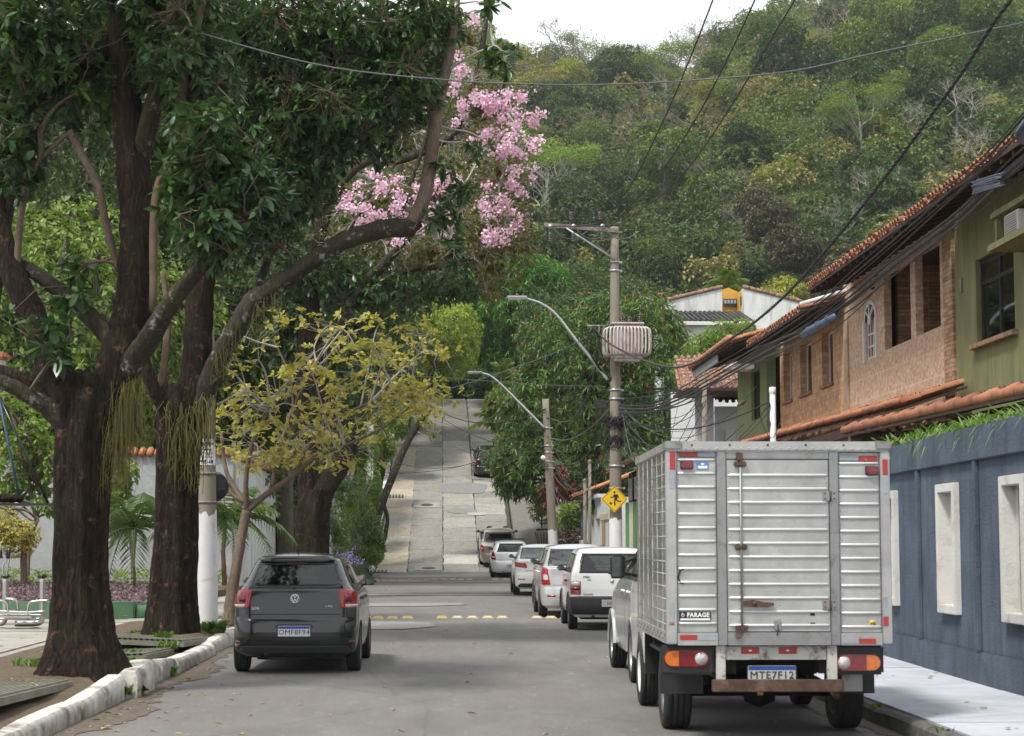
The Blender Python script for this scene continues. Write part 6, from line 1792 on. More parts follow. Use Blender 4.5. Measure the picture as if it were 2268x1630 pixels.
m_leafo = leaf_mat('olive_leaf', [(.06, .08, .018), (.12, .13, .03), (.2, .15, .04), (.1, .12, .04)], .5, .3, patch=1.0)
m_mango = leaf_mat('mango_leaf', [(.032, .078, .018), (.055, .12, .026), (.1, .18, .036), (.17, .23, .05)], .4, .22, .5, patch=.45)
m_mango2 = leaf_mat('bright_mango_leaf', [(.035, .11, .016), (.07, .18, .024), (.14, .28, .035)], .45, .25, .4, patch=.4)
m_lime = leaf_mat('lime_leaf', [(.1, .14, .02), (.24, .3, .04), (.42, .46, .09)], .5, .35, patch=.5)
m_shrub = leaf_mat('shrub_leaf', [(.08, .15, .022), (.15, .24, .035), (.27, .34, .07)], .5, .4, patch=.9)
m_panicle = leaf_mat('orange_panicle', [(.3, .13, .04), (.34, .2, .07)], .7, .2)
m_pink = leaf_mat('pink_blossom', [(.66, .36, .5), (.8, .55, .67), (.88, .74, .81)], .6, .3, patch=1.5, tint=(1.05, 1, 1.05))
m_redl_ = leaf_mat('red_leaf', [(.05, .008, .01), (.14, .012, .02), (.25, .03, .04)], .4, .3)
m_palm = leaf_mat('palm_leaflet', [(.06, .11, .02), (.12, .18, .03), (.2, .24, .05)], .45, .35)
m_palmd = leaf_mat('dark_palm_leaflet', [(.03, .065, .015), (.06, .11, .02), (.12, .16, .03)], .45, .3)
m_moss = leaf_mat('hanging_strand', [(.085, .085, .02), (.14, .135, .03), (.19, .13, .035)], .6, .3)
m_purple = leaf_mat('purple_leaf', [(.09, .05, .07), (.18, .11, .15), (.26, .2, .22)], .5, .2)
def nrm(a): return a / np.maximum(np.linalg.norm(a, axis=-1, keepdims=True), 1e-9)
def leaves(pos, d, L, ratio=.42, up=None, kind='oval', fold=.12, droop=.15):
 """arrays of leaves: pos, direction, length -> (V, F)"""
 n = len(pos); d = nrm(d); L = np.asarray(L).reshape(-1, 1) * np.ones((n, 1))
 up = nrm(rng.normal(size=(n, 3)) * .35 + np.array([0, 0, 1.0])) if up is None else up
 s = nrm(np.cross(d, up)); u = np.cross(s, d)
 w = L * ratio * .5
 dz = np.array([0, 0, -1.0])
 if kind == 'quad':
  V = np.stack([pos, pos + d * L * .5 + s * w, pos + d * L + dz * L * droop, pos + d * L * .5 - s * w], 1)
  F = np.arange(n)[:, None] * 4 + np.array([0, 1, 2, 3])
  return V.reshape(-1, 3), F
 V = np.stack([pos, pos + d * L * .32 + s * w * .9 + dz * L * droop * .15, pos + d * L * .68 + s * w * .85 + dz * L * droop * .5, pos + d * L + dz * L * droop, pos + d * L * .68 - s * w * .85 + dz * L * droop * .5, pos + d * L * .32 - s * w * .9 + dz * L * droop * .15, pos + d * L * .55 - u * L * fold + dz * L * droop * .3], 1)
 b_ = np.arange(n)[:, None] * 7
 F = np.concatenate([b_ + np.array([0, 1, 2, 6]), b_ + np.array([0, 6, 4, 5]), b_ + np.array([6, 2, 3, 4])])
 return V.reshape(-1, 3), F
def whorls(tips, axis, k, L, ratio=.42, spread=1.0, droop=.25, kind='oval', jitter=.25):
 """k leaves round each twig tip"""
 n = len(tips); axis = nrm(axis)
 t = np.repeat(tips, k, 0); a = np.repeat(axis, k, 0)
 ref = nrm(np.cross(a, rng.normal(size=a.shape)))
 e1 = nrm(np.cross(np.repeat(axis, k, 0), np.array([.31, .17, .9]))); e2 = np.cross(a, e1)
 az = np.tile(np.arange(k) * 2 * np.pi / k, n) + np.repeat(rng.uniform(0, 6.28, n), k) + rng.normal(size=n * k) * .2
 out = e1 * np.cos(az)[:, None] + e2 * np.sin(az)[:, None]
 d = nrm(a * rng.uniform(.1, .9, (n * k, 1)) + out * spread + rng.normal(size=(n * k, 3)) * jitter + np.array([0, 0, -droop]))
 ll = L * rng.uniform(.5, 1.25, n * k) * np.repeat(rng.uniform(.75, 1.15, n), k)
 pos = t - a * rng.uniform(0, .25, (n * k, 1)) * L
 return leaves(pos, d, ll, ratio, None, kind, droop=.18)
def join(parts):
 V = []; F = []; o = 0
 for v, f in parts:
  V.append(v); F.append(f + o); o += len(v)
 return np.concatenate(V), np.concatenate(F)
def shell_points(blobs, n, thick=.35, cull=.72, seed=0):
 """points in the outer skin of a union of ellipsoids (centre, (rx, ry, rz)); returns positions and outward directions"""
 r = np.random.default_rng(seed)
 B = [(np.array(c, float), np.array(q, float)) for c, q in blobs]
 area = np.array([q[0] * q[2] + q[0] * q[1] + q[1] * q[2] for c, q in B]); area /= area.sum()
 P_ = []; D_ = []
 for (c, q), a in zip(B, area):
  m = max(4, int(n * a * 1.3))
  d = nrm(r.normal(size=(m, 3)))
  ph = r.uniform(0, 6.28, 3)
  lump = 1 + .10 * np.sin(d[:, 0] * 5 + ph[0]) * np.cos(d[:, 2] * 6 + ph[1]) + .07 * np.sin(d[:, 1] * 11 + d[:, 2] * 9 + ph[2])
  rad = (1 - thick * r.random(m) ** 1.6) * lump
  p = c + d * rad[:, None] * q
  keep = np.ones(m, bool)
  for c2, q2 in B:
   if c2 is c: continue
   keep &= np.linalg.norm((p - c2) / q2, axis=1) > cull
  P_.append(p[keep]); D_.append(nrm(d / q)[keep])
 return np.concatenate(P_), np.concatenate(D_)
def twig_mesh(name, paths, mt, parent, n=4, kind=None):
 m = MB()
 for pts, r0, r1 in paths:
  k = len(pts)
  m.tube(pts, [r0 + (r1 - r0) * i / (k - 1) for i in range(k)], n, False, True)
 o = m.build(name, mt, parent)
 if kind: o['kind'] = kind
 return o
def connect(anchors, tips, nb, rb=.03, rt=.008, seed=0, sag=.12, wob=.12):
 """branches: nb main ones from the nearest limb point, then a twig to every tip from the nearest branch point"""
 r = np.random.default_rng(seed)
 A = np.array(anchors); T = np.array(tips)
 if len(T) == 0: return []
 idx = r.choice(len(T), min(nb, len(T)), replace=False)
 paths = []; pool = []
 for i in idx:
  t = T[i]; dd = np.linalg.norm(A - t, axis=1); a = A[np.argmin(dd + r.random(len(A)) * dd.min() * .5)]
  L = np.linalg.norm(t - a)
  w = r.normal(size=3) * L * wob
  pts = [a, a + (t - a) * .33 + w * .7 + np.array([0, 0, L * sag * .6]), a + (t - a) * .68 + w * .4 + np.array([0, 0, L * sag]), t]
  sp_ = spline(pts, None, 3)
  paths.append((sp_, min(rb, .012 + L * .012), rt)); pool += [np.array(q) for q in sp_[2:]]
 pool = np.array(pool)
 for i in range(len(T)):
  if i in idx: continue
  t = T[i]; a = pool[np.argmin(np.linalg.norm(pool - t, axis=1))]
  L = np.linalg.norm(t - a)
  mid = a + (t - a) * .5 + r.normal(size=3) * L * wob + np.array([0, 0, -L * .04])
  paths.append(([Vector(a), Vector(mid), Vector(t)], rt * .8, rt * .35))
 return paths
def limb(root, pts, rads, mt, name='limb', n=14, flute=.1, k=5, seed=0):
 p, r = spline(pts, [q * .87 for q in rads], k)
 rr = random.Random(seed)
 p = [q + Vector((rr.uniform(-1, 1), rr.uniform(-1, 1), rr.uniform(-1, 1))) * r[i] * .07 for i, q in enumerate(p)]
 m = MB(); m.tube(p, r, n, True, True, noise=.05, seed=seed, flute=flute)
 m.build(name, mt, root)
 return p
def PL(lst, Y):
 """pixel list (u, v, depth offset) -> world points near depth Y"""
 return [P(a[0], a[1], Y + (a[2] if len(a) > 2 else 0)) for a in lst]
# ---- first big tree (nearest, left)
T1Y = 20.7
t1 = empty('street_tree', P(180, 1500, T1Y), 0, 'big dark-barked tree nearest the camera, flared foot beside the heaved kerb', 'tree', 'large street trees on the left')
t1.location = (0, 0, 0)
A1 = []
base = P(180, 1500, T1Y)
def flared_trunk(root, pix, rads, Y, mt, n=28, flare=None, seed=1):
 pts, r = spline(PL(pix, Y), rads, 8)
 m = MB(); V = []
 rr = random.Random(seed)
 for i, p in enumerate(pts):
  for k in range(n * 2):
   th = math.pi * k / n
   f = max(0, 1 - i / (len(pts) * .16))
   rt_ = r[i] * (1 + .10 * math.sin(th * 5 + 1 + i * .05) + .06 * math.sin(th * 11 + i * .13) + .035 * math.sin(th * 23 - i * .2 + seed) + rr.uniform(-.02, .02))
   rt_ += f * f * r[i] * (.08 * max(0, math.sin(th * 3 + .6 + seed)) + .06 * max(0, math.sin(th * 5 + 2.2)))
   V.append((p.x + rt_ * math.cos(th), p.y + rt_ * math.sin(th), p.z))
 N2 = n * 2
 F = [(i * N2 + k, i * N2 + (k + 1) % N2, (i + 1) * N2 + (k + 1) % N2, (i + 1) * N2 + k) for i in range(len(pts) - 1) for k in range(N2)]
 F.append(tuple((len(pts) - 1) * N2 + k for k in range(N2)))
 m.add(V, F, True)
 m.build('trunk', mt, root)
 return pts
A1 += flared_trunk(t1, [(182, 1530), (182, 1470), (180, 1400), (178, 1300), (180, 1150), (188, 1000), (205, 900), (218, 830)], [.58, .44, .33, .285, .272, .30, .325, .27], T1Y, m_bark1)
L1 = [
 ([(225, 930), (258, 810), (290, 700), (305, 560), (300, 420), (287, 290), (275, 140), (262, -40), (250, -260)], [.30, .27, .24, .225, .215, .2, .17, .15, .12], m_bark1, 18),
 ([(300, 440, .12), (312, 350, -.02), (332, 260, -.2), (360, 140, -.4), (398, 10, -.6), (440, -150, -.8)], [.09, .12, .12, .11, .09, .07], m_bark2, 12),
 ([(232, 900, .15), (275, 832, -.05), (322, 760, -.3), (365, 690, -.6), (410, 630, -.9), (470, 560, -1.1), (540, 470, -1.4)], [.12, .16, .14, .12, .1, .085, .06], m_bark2, 12),
 ([(185, 900), (128, 830, .2), (85, 736, .4), (40, 630, .5), (5, 540, .6), (-12, 400, .7), (10, 200, .8), (-10, -50, .8)], [.27, .22, .18, .17, .15, .13, .11, .1], m_bark1, 14),
 ([(255, 760, .1), (205, 705, .3), (136, 645, .5), (80, 605, .6), (20, 570, .7)], [.13, .115, .105, .09, .09], m_bark2, 12),
 ([(150, 950), (110, 905, -.1), (68, 880, -.2), (20, 852, -.3), (-60, 825, -.4)], [.16, .12, .1, .09, .08], m_bark2, 12),
 ([(140, 930, .2), (80, 860, .4), (20, 826, .6), (-50, 812, .8)], [.11, .09, .08, .07], m_bark1, 10),
 ([(38, 640, .5), (40, 540, .5), (58, 408, .3), (88, 350, .2), (92, 285, .1), (130, 230, 0), (190, 195, -.1)], [.045, .045, .045, .04, .03, .02, .012], m_barkl, 8),
 ([(60, 400, .3), (54, 300, .3), (66, 235, .3), (40, 190, .2), (30, 120, .2)], [.03, .025, .022, .018, .012], m_barkl, 8),
 ([(92, 350, .2), (150, 296, 0), (163, 300, -.1)], [.03, .03, .02], m_barkl, 8),
 ([(155, 290, 0), (185, 350, 0), (217, 410, 0), (238, 510, .1), (262, 600, .2)], [.05, .055, .055, .05, .04], m_barkl, 8),
 ([(340, 690, -.2), (346, 442, -.2), (388, 325, -.3), (405, 180, -.4), (445, 10, -.5), (460, -120, -.5)], [.05, .06, .07, .07, .06, .05], m_twig, 8),
 ([(130, 0, .3), (60, 90, .2), (30, 200, .2), (0, 300, .2)], [.05, .045, .04, .035], m_barkl, 8),
 ([(245, 90, .1), (205, 160, 0), (120, 190, 0), (60, 250, 0)], [.08, .07, .06, .04], m_bark1, 8),
 ([(262, 60, 0), (300, 20, 0), (420, -40, 0), (600, -140, .3)], [.07, .06, .05, .04], m_bark2, 8),
]
for i, (px, rd, mt, n) in enumerate(L1):
 A1 += limb(t1, PL(px, T1Y), rd, mt, n=n, seed=i + 10)
def canopy(root, name, blobs, ntips, anchors, Y, mt, k, L, ratio, nb, twigmat, seed, thick=.9, cull=.2, droop=.25, rb=.04, kind='oval', spread=1.0):
 """leafy canopy: blobs are (u, v, dY, ru px, rv px, depth m)"""
 B = []
 for (u, v, dY, ru, rv, rd) in blobs:
  c = P(u, v, Y + dY); s = (Y + dY) / FPX
  B.append((tuple(c), (ru * s, rd, rv * s)))
 pts, d = shell_points(B, ntips, thick, cull, seed)
 ax = nrm(d * .8 + np.array([0, 0, .25]) + rng.normal(size=d.shape) * .4)
 V, F = whorls(pts, ax, k, L, ratio, spread, droop, kind)
 o = link(name, np_mesh(name, V, F, mt), root); o['kind'] = 'stuff'
 twig_mesh('twigs', connect([tuple(a) for a in anchors], pts, nb, rb, .009, seed), twigmat, root, 4, 'stuff')
 return pts
canopy(t1, 'foliage', [(60, 70, 0, 150, 120, 1.6), (180, 190, .6, 130, 90, 1.4), (30, 330, .2, 60, 120, .8), (330, -20, 0, 200, 110, 1.8), (420, 150, -.3, 120, 110, 1.2), (470, 330, -1.2, 110, 110, .9), (470, 500, -1.4, 95, 85, .7), (560, 420, -1.2, 100, 90, .8), (400, 420, -.9, 60, 90, .5)], 1700, A1, T1Y, m_leafd, 7, .15, .44, 90, m_twig, 5)
canopy(t1, 'foliage', [(115, 720, -.3, 60, 40, .3), (140, 780, -.4, 60, 35, .25), (20, 690, 0, 25, 40, .2), (160, 620, .2, 60, 60, .3)], 30, A1, T1Y, m_leafd, 6, .2, .48, 6, m_twig, 6)
# ---- second big tree
T2Y = 29.2
t2 = empty('street_tree', (0, 0, 0), 0, 'dark trunk with hanging strands beside the white pole, its long limb reaching over the street', 'tree', 'large street trees on the left')
A2 = []
A2 += flared_trunk(t2, [(374, 1425), (376, 1385), (382, 1300), (388, 1200), (392, 1080), (398, 960), (402, 900), (400, 850)], [.46, .39, .335, .31, .305, .33, .35, .23], T2Y, m_bark1, seed=3)
L2 = [
 ([(415, 930), (432, 830), (438, 740), (442, 660), (452, 560), (465, 430), (478, 300), (500, 130), (515, -80)], [.26, .26, .26, .24, .2, .18, .16, .13, .1], m_bark1, 16),
 ([(430, 930), (462, 845, -.1), (500, 765, -.3), (535, 705, -.4), (560, 668, -.4), (610, 635, -.5), (680, 585, -.6), (750, 540, -.7), (830, 512, -.8), (895, 505, -.8), (928, 488, -.8)], [.22, .2, .18, .175, .18, .165, .155, .15, .165, .16, .13], m_bark2, 16),
 ([(905, 510, -.8), (935, 450, -.8), (950, 380, -.8), (962, 290, -.8), (972, 220, -.8), (990, 140, -.8), (1003, 60, -.8), (1010, -60, -.8)], [.14, .13, .12, .115, .11, .105, .1, .08], m_barkl, 12),
 ([(385, 930), (352, 880, -.2), (328, 830, -.3), (318, 770, -.3), (330, 690, -.3)], [.17, .13, .11, .09, .07], m_bark1, 12),
 ([(352, 880), (365, 800), (372, 700), (360, 600)], [.08, .07, .06, .05], m_twig, 8),
 ([(470, 430), (560, 330, -.2), (650, 260, -.4), (740, 170, -.6), (830, 60, -.7)], [.1, .09, .08, .065, .05], m_bark2, 10),
 ([(455, 560), (540, 500, -.1), (640, 460, -.3), (700, 400, -.5), (760, 300, -.7)], [.1, .085, .07, .06, .045], m_bark2, 10),
 ([(480, 300), (600, 150, 0), (700, 60, -.2), (790, -60, -.3)], [.09, .075, .06, .05], m_bark2, 10),
 ([(560, 668, -.3), (600, 560, 0), (640, 500, .2), (700, 420, .4)], [.08, .07, .06, .04], m_bark2, 10),
 ([(985, 160, -.8), (1050, 120, -1), (1100, 100, -1.2)], [.03, .02, .01], m_twigg, 6),
]
for i, (px, rd, mt, n) in enumerate(L2):
 A2 += limb(t2, PL(px, T2Y), rd, mt, n=n, seed=i + 40)
canopy(t2, 'foliage', [(520, 60, 0, 200, 130, 2.4), (700, 90, -.4, 190, 140, 2.4), (870, 90, -.8, 130, 110, 1.8), (960, 40, -.8, 80, 60, 1.0), (480, 260, .3, 170, 120, 2.2), (640, 280, -.2, 170, 120, 2.2), (790, 250, -.7, 130, 110, 1.8), (900, 200, -.9, 90, 80, 1.2), (560, 420, .2, 140, 90, 1.6), (670, 400, -.3, 90, 70, 1.4), (450, 420, .6, 110, 90, 1.4), (600, 530, -.4, 80, 55, .6), (350, 330, 1.2, 110, 140, 1.4)], 5000, A2, T2Y, m_leafd, 7, .145, .42, 190, m_twig, 8)
canopy(t2, 'foliage', [(1010, 560, -.9, 50, 40, .3), (980, 480, -.9, 45, 40, .3), (1010, 430, -1, 50, 30, .3), (1060, 330, -1.0, 30, 30, .2), (1110, 130, -1.2, 50, 40, .3), (1080, 15, -1.0, 40, 20, .3), (990, 360, -.9, 25, 30, .2)], 62, A2, T2Y, m_leafd, 7, .2, .42, 12, m_twigg, 9)
t1b = empty('street_tree', (0, 0, 0), 0, 'leafy tree standing at the left edge behind the nearest trunk', 'tree', 'large street trees on the left')
A1b = limb(t1b, PL([(-60, 1330), (-55, 1000), (-30, 700), (20, 400), (60, 150)], 34), [.35, .3, .26, .2, .12], m_bark1, 'trunk', 14, seed=77)
A1b += limb(t1b, PL([(20, 400), (120, 250), (260, 120)], 34), [.12, .09, .06], m_bark1, seed=78)
canopy(t1b, 'foliage', [(60, 60, 0, 190, 110, 2.5), (220, 40, 1, 160, 90, 2.5), (100, 220, 1, 160, 70, 2), (-20, 320, 0, 90, 120, 2), (330, 180, 1.5, 120, 110, 2), (250, 330, 2, 60, 70, 1.2)], 1300, A1b, 34, m_leafd, 6, .17, .45, 60, m_twig, 15)
def strands(name, label, pix, Y, n, L, sp, mt, r=.006, group=None):
 m = MB()
 for (u, v) in pix:
  for _ in range(n):
   p = P(u + random.uniform(-sp, sp), v + random.uniform(-sp, sp) * .6, Y + random.uniform(-.15, .15))
   l = L * random.uniform(.4, 1.2); a = random.uniform(0, 6.28); o_ = .12 * random.random()
   pts = [p, p + Vector((math.cos(a) * o_, math.sin(a) * o_, -l * .25)), p + Vector((math.cos(a) * o_ * 1.5, math.sin(a) * o_ * 1.5, -l * .65)), p + Vector((math.cos(a) * o_ * 1.3, math.sin(a) * o_ * 1.3, -l))]
   m.tube(pts, [r, r, r * .9, r * .5], 3, False)
   if random.random() < .7:
    q = pts[2]; m.tube([q, q + Vector((random.uniform(-.1, .1), random.uniform(-.1, .1), -l * .2)), q + Vector((random.uniform(-.12, .12), random.uniform(-.1, .1), -l * .4))], [r * .9, r * .8, r * .4], 3, False)
 return tag(m.build(name, mt), label, 'plant', group)
strands('hanging_cactus', 'yellow-green hanging strands on the fork of the second trunk', [(380, 900), (410, 910), (440, 905), (460, 880), (400, 950), (430, 960)], T2Y - .38, 22, .75, 22, m_moss, .008, 'strands hanging in the trees')
strands('hanging_cactus', 'thin strands trailing from the long limb over the yellow tree', [(520, 720), (560, 680), (600, 650), (490, 780)], T2Y - .5, 14, .45, 16, m_moss, .006, 'strands hanging in the trees')
strands('hanging_moss', 'fine yellow-green moss curtain on the right of the nearest trunk', [(262, 850), (285, 860), (262, 930), (300, 840), (252, 960), (275, 900)], T1Y - .1, 75, .65, 17, m_moss, .0028, 'strands hanging in the trees')
# ---- yellow-leaved young tree
TYY = 33.5
ty_ = empty('young_tree', (0, 0, 0), 0, 'small tree with mustard yellow leaves and pale forking branches behind the parked hatchback', 'tree')
AY = limb(ty_, PL([(505, 1388), (512, 1330), (522, 1260), (535, 1190), (547, 1130)], TYY), [.15, .125, .11, .1, .1], m_barkl, 'trunk', 14, .12, seed=5)
tops = [(985, 862), (940, 778), (905, 730), (850, 800), (800, 712), (765, 850), (700, 722), (650, 705), (590, 760), (520, 800), (495, 900), (500, 1000), (640, 820), (720, 900), (880, 870), (690, 1000), (620, 1010), (830, 930), (560, 860)]
MB_ = [([(547, 1130), (590, 1095), (640, 1060), (700, 1010, -.4)], [.08, .065, .055, .045]), ([(547, 1130), (520, 1080, .3), (500, 1040, .5), (490, 960, .6)], [.07, .055, .045, .03]), ([(547, 1130), (545, 1060, -.2), (560, 980, -.3), (600, 900, -.4)], [.06, .05, .045, .03]), ([(640, 1060), (690, 980, .3), (760, 920, .5), (850, 880, .6)], [.05, .042, .035, .02]), ([(600, 1085), (620, 990, .5), (650, 900, .7), (700, 800, .8)], [.045, .04, .032, .02]), ([(560, 1115), (520, 1100), (490, 1060)], [.05, .04, .03]), ([(650, 900, .7), (640, 830, .6), (610, 760, .6)], [.03, .022, .014]), ([(700, 1010, -.4), (780, 980, -.6), (860, 940, -.6), (930, 880, -.5)], [.04, .03, .022, .012])]
for i, (px, rd) in enumerate(MB_):
 AY += limb(ty_, PL(px, TYY), rd, m_barkl, 'branch', 8, .05, seed=i + 60)
r_ = np.random.default_rng(4); tp_ = []
pads = tops + [(int(r_.uniform(500, 940)), int(r_.uniform(760, 1040))) for _ in range(34)] + [(820, 760), (870, 760), (760, 760), (900, 840), (550, 930), (530, 960), (620, 940), (580, 1000)]
for (u, v) in pads:
 if u > 760 and v > 975: continue
 dY = r_.uniform(-1.4, 1.4); c = np.array(P(u, v, TYY + dY))
 k = int(r_.integers(8, 15))
 tp_.append(c + r_.normal(size=(k, 3)) * np.array([.3, .3, .09]))
tp_ = np.concatenate(tp_)
ax = nrm(rng.normal(size=tp_.shape) * .5 + np.array([0, 0, .7]))
V, F = whorls(tp_, ax, 7, .125, .6, 1.2, .1)
o = link('foliage', np_mesh('foliage', V, F, m_leafy), ty_); o['kind'] = 'stuff'
twig_mesh('twigs', connect([tuple(a) for a in AY], tp_, 46, .022, .006, 3, sag=.15), m_twigg, ty_, 4, 'stuff')
# ---- pink trumpet tree
T3Y = 52.5
t3 = empty('pink_blossom_tree', (0, 0, 0), 0, 'big tree with clusters of pink blossom and a bent dark trunk, behind the hatchback', 'tree')
A3 = []
A3 += flared_trunk(t3, [(684, 1330), (685, 1290), (688, 1200), (692, 1130), (706, 1085)], [.56, .5, .45, .44, .4], T3Y, m_bark1, seed=6)
L3 = [
 ([(706, 1100), (742, 1050), (768, 1000), (778, 968), (762, 930), (728, 892), (704, 840), (696, 760), (690, 660), (700, 560), (725, 460), (760, 340), (800, 200)], [.36, .33, .32, .3, .29, .28, .28, .27, .25, .22, .18, .14, .1], m_bark1, 16),
 ([(684, 1130), (672, 1000), (668, 880), (672, 760), (690, 660)], [.3, .24, .22, .2, .18], m_bark1, 14),
 ([(700, 790), (740, 745, -.5), (790, 650, -1), (850, 585, -1.5), (900, 530, -2), (960, 470, -2.4), (1040, 400, -2.6)], [.2, .18, .17, .15, .13, .1, .06], m_bark2, 12),
 ([(690, 660), (640, 560, .5), (600, 430, 1), (580, 300, 1)], [.15, .12, .1, .07], m_bark1, 10),
 ([(790, 650, -1), (900, 600, -1), (990, 590, -1), (1060, 570, -1), (1120, 540, -1)], [.1, .09, .08, .06, .04], m_bark2, 10),
 ([(834, 350, -1), (871, 357, -1), (940, 335, -1), (999, 300, -1), (1021, 262, -1), (1054, 168, -1), (1073, 67, -1), (1078, -30, -1)], [.14, .14, .14, .13, .11, .1, .09, .07], m_bark2, 10),
 ([(725, 460), (780, 380, -.6), (834, 350, -1)], [.14, .13, .13], m_bark2, 10),
 ([(880, 540, -1.8), (890, 450, -1.5), (920, 380, -1.2), (960, 250, -1)], [.1, .08, .07, .05], m_bark2, 8),
 ([(1000, 300, -1), (1060, 270, -1), (1130, 240, -1)], [.07, .05, .03], m_bark2, 8),
 ([(960, 480, -2), (1040, 470, -2), (1120, 450, -2)], [.07, .05, .03], m_bark2, 8),
 ([(700, 560), (760, 520, -1), (820, 430, -1), (790, 410, -1)], [.1, .08, .05, .03], m_bark2, 8),
]
for i, (px, rd, mt, n) in enumerate(L3):
 A3 += limb(t3, PL(px, T3Y), rd, mt, n=n, seed=i + 80)
canopy(t3, 'foliage', [(1060, 230, -1, 90, 120, 2), (1110, 380, -1, 80, 110, 2), (1080, 500, -1.5, 110, 80, 2.2), (960, 560, -1, 120, 50, 2), (960, 420, -.5, 100, 90, 2), (850, 440, -.5, 110, 70, 2), (780, 520, 0, 90, 60, 2), (1040, 80, -1, 40, 60, 1), (900, 300, 0, 90, 80, 2), (1150, 540, -1.5, 50, 50, 1.2), (1090, 590, -1, 70, 50, 1.5), (1080, 640, -1, 40, 40, 1)], 2600, A3, T3Y, m_leafo, 5, .15, .45, 260, m_twigg, 18, .95, .1)
canopy(t3, 'dark_foliage', [(760, 620, 0, 120, 50, 2), (880, 650, -.5, 110, 45, 2), (640, 600, 0, 100, 60, 2), (1000, 640, -1, 70, 30, 1.4), (800, 700, 0, 90, 35, 1.6)], 1100, A3, T3Y, m_leafd, 6, .2, .4, 60, m_twig, 19, .95, .1)
cl = [(780, 455), (760, 435), (800, 400), (830, 382), (860, 415), (905, 440), (870, 470), (815, 470), (950, 470), (960, 425), (1000, 410), (1040, 430), (1060, 470), (1085, 445), (1130, 470), (1150, 500), (1010, 520), (910, 525), (1105, 250), (1130, 235), (1165, 265), (1140, 310), (1100, 300), (1085, 230), (1060, 215), (1155, 300), (1040, 150), (1030, 60), (1145, 385), (1110, 285), (1030, 170), (1160, 215), (1118, 545), (985, 385), (940, 400), (1150, 455), (1150, 250), (1120, 260), (1070, 320), (1115, 340), (1040, 220), (1010, 240), (1180, 262), (1080, 530), (1000, 470), (905, 480), (1060, 390), (1175, 500), (1130, 510), (1050, 300), (1140, 420), (1012, 205), (735, 470), (845, 500), (1135, 520), (1170, 320), (1150, 345), (1110, 320), (1090, 470), (925, 460), (880, 400), (1120, 440)]
br_ = []
for (u, v) in cl:
 if random.random() < .12: continue
 c = np.array(P(u + random.gauss(0, 7), v + random.gauss(0, 7), T3Y - 3.2 + random.uniform(-.5, .5)))
 for _ in range(random.randint(2, 4)):
  q = c + rng.normal(size=3) * np.array([.2, .2, .12]); nn = random.randint(22, 60)
  pts = q + rng.normal(size=(nn, 3)) * np.array([.085, .085, .065])
  br_.append(leaves(pts, rng.normal(size=(nn, 3)), .085, .95, nrm(rng.normal(size=(nn, 3))), 'quad'))
for _ in range(40):
 u, v = random.uniform(760, 1185), random.uniform(120, 600)
 if u < 1000 and v < 350: continue
 pts = np.array(P(u, v, T3Y - 2.5 + random.uniform(-.4, 1.5))) + rng.normal(size=(9, 3)) * .07
 br_.append(leaves(pts, rng.normal(size=(9, 3)), .06, .95, nrm(rng.normal(size=(9, 3))), 'quad'))
V, F = join(br_)
o = link('blossom', np_mesh('blossom', V, F, m_pink), t3); o['kind'] = 'stuff'
# ---- broad evergreens round the slope
def big_tree(name, label, trunk, rads, blobs, Y, n, mt, k, L, ratio, seed, cat='tree', group=None, extra=None, droop=.5, twigs=True, barkm=None, kind='quad', thick=.4, cull=.75):
 root = empty(name, (0, 0, 0), 0, label, cat, group)
 A = limb(root, PL(trunk, Y), rads, barkm or m_bark1, 'trunk', 12, .1, seed=seed)
 B = []
 for (u, v, dY, ru, rv, rd) in blobs:
  c = P(u, v, Y + dY); s = (Y + dY) / FPX; B.append((tuple(c), (ru * s, rd, rv * s)))
 pts, d = shell_points(B, n, thick, cull, seed)
 keep = d[:, 1] < .75                      # far side thinner
 keep |= rng.random(len(d)) < .35
 pts, d = pts[keep], d[keep]
 V, F = whorls(pts, nrm(d + np.array([0, 0, .3]) + rng.normal(size=d.shape) * .25), k, L, ratio, 1.1, droop, kind)
 o = link('crown', np_mesh('crown', V, F, mt), root); o['kind'] = 'stuff'
 inner = []
 cc = np.array([b_[0] for b_ in B]); 
 for c, q in B:
  inner += connect([tuple(a) for a in A], np.array(c) + nrm(np.random.default_rng(seed).normal(size=(14, 3))) * np.array(q) * .8, 6, .12, .04, seed)
 if twigs: twig_mesh('branches', inner, barkm or m_bark1, root, 5, 'stuff')
 if extra:
  e = rng.choice(len(pts), extra)
  V, F = whorls(pts[e] + d[e] * .2, nrm(d[e] + np.array([0, 0, .8])), 5, L * .9, .16, .5, -.4, 'quad'); o2 = link('panicles', np_mesh('panicles', V, F, m_panicle), root); o2['kind'] = 'stuff'
 return root
big_tree('mango_tree', 'broad mango tree with reddish flower spikes, right of the concrete slope', [(1330, 1190), (1325, 1100), (1310, 980), (1300, 860)], [.45, .4, .35, .25],
   [(1300, 880, 0, 170, 150, 4), (1390, 760, 0, 110, 110, 3.6), (1250, 780, 0, 110, 100, 3.4), (1440, 860, 0, 100, 130, 3.4), (1180, 900, -.5, 85, 90, 3), (1150, 1010, -1, 70, 80, 2.4), (1240, 1010, -1, 110, 100, 3), (1380, 1010, -1, 130, 110, 3), (1450, 730, .5, 60, 70, 2.4), (1200, 1060, -1.5, 70, 50, 2), (1490, 780, 1, 45, 60, 2), (1340, 700, .5, 60, 55, 2.4), (1130, 1060, -1, 40, 45, 1.5)],
   86, 9000, m_mango, 8, .34, .2, 101, extra=700)
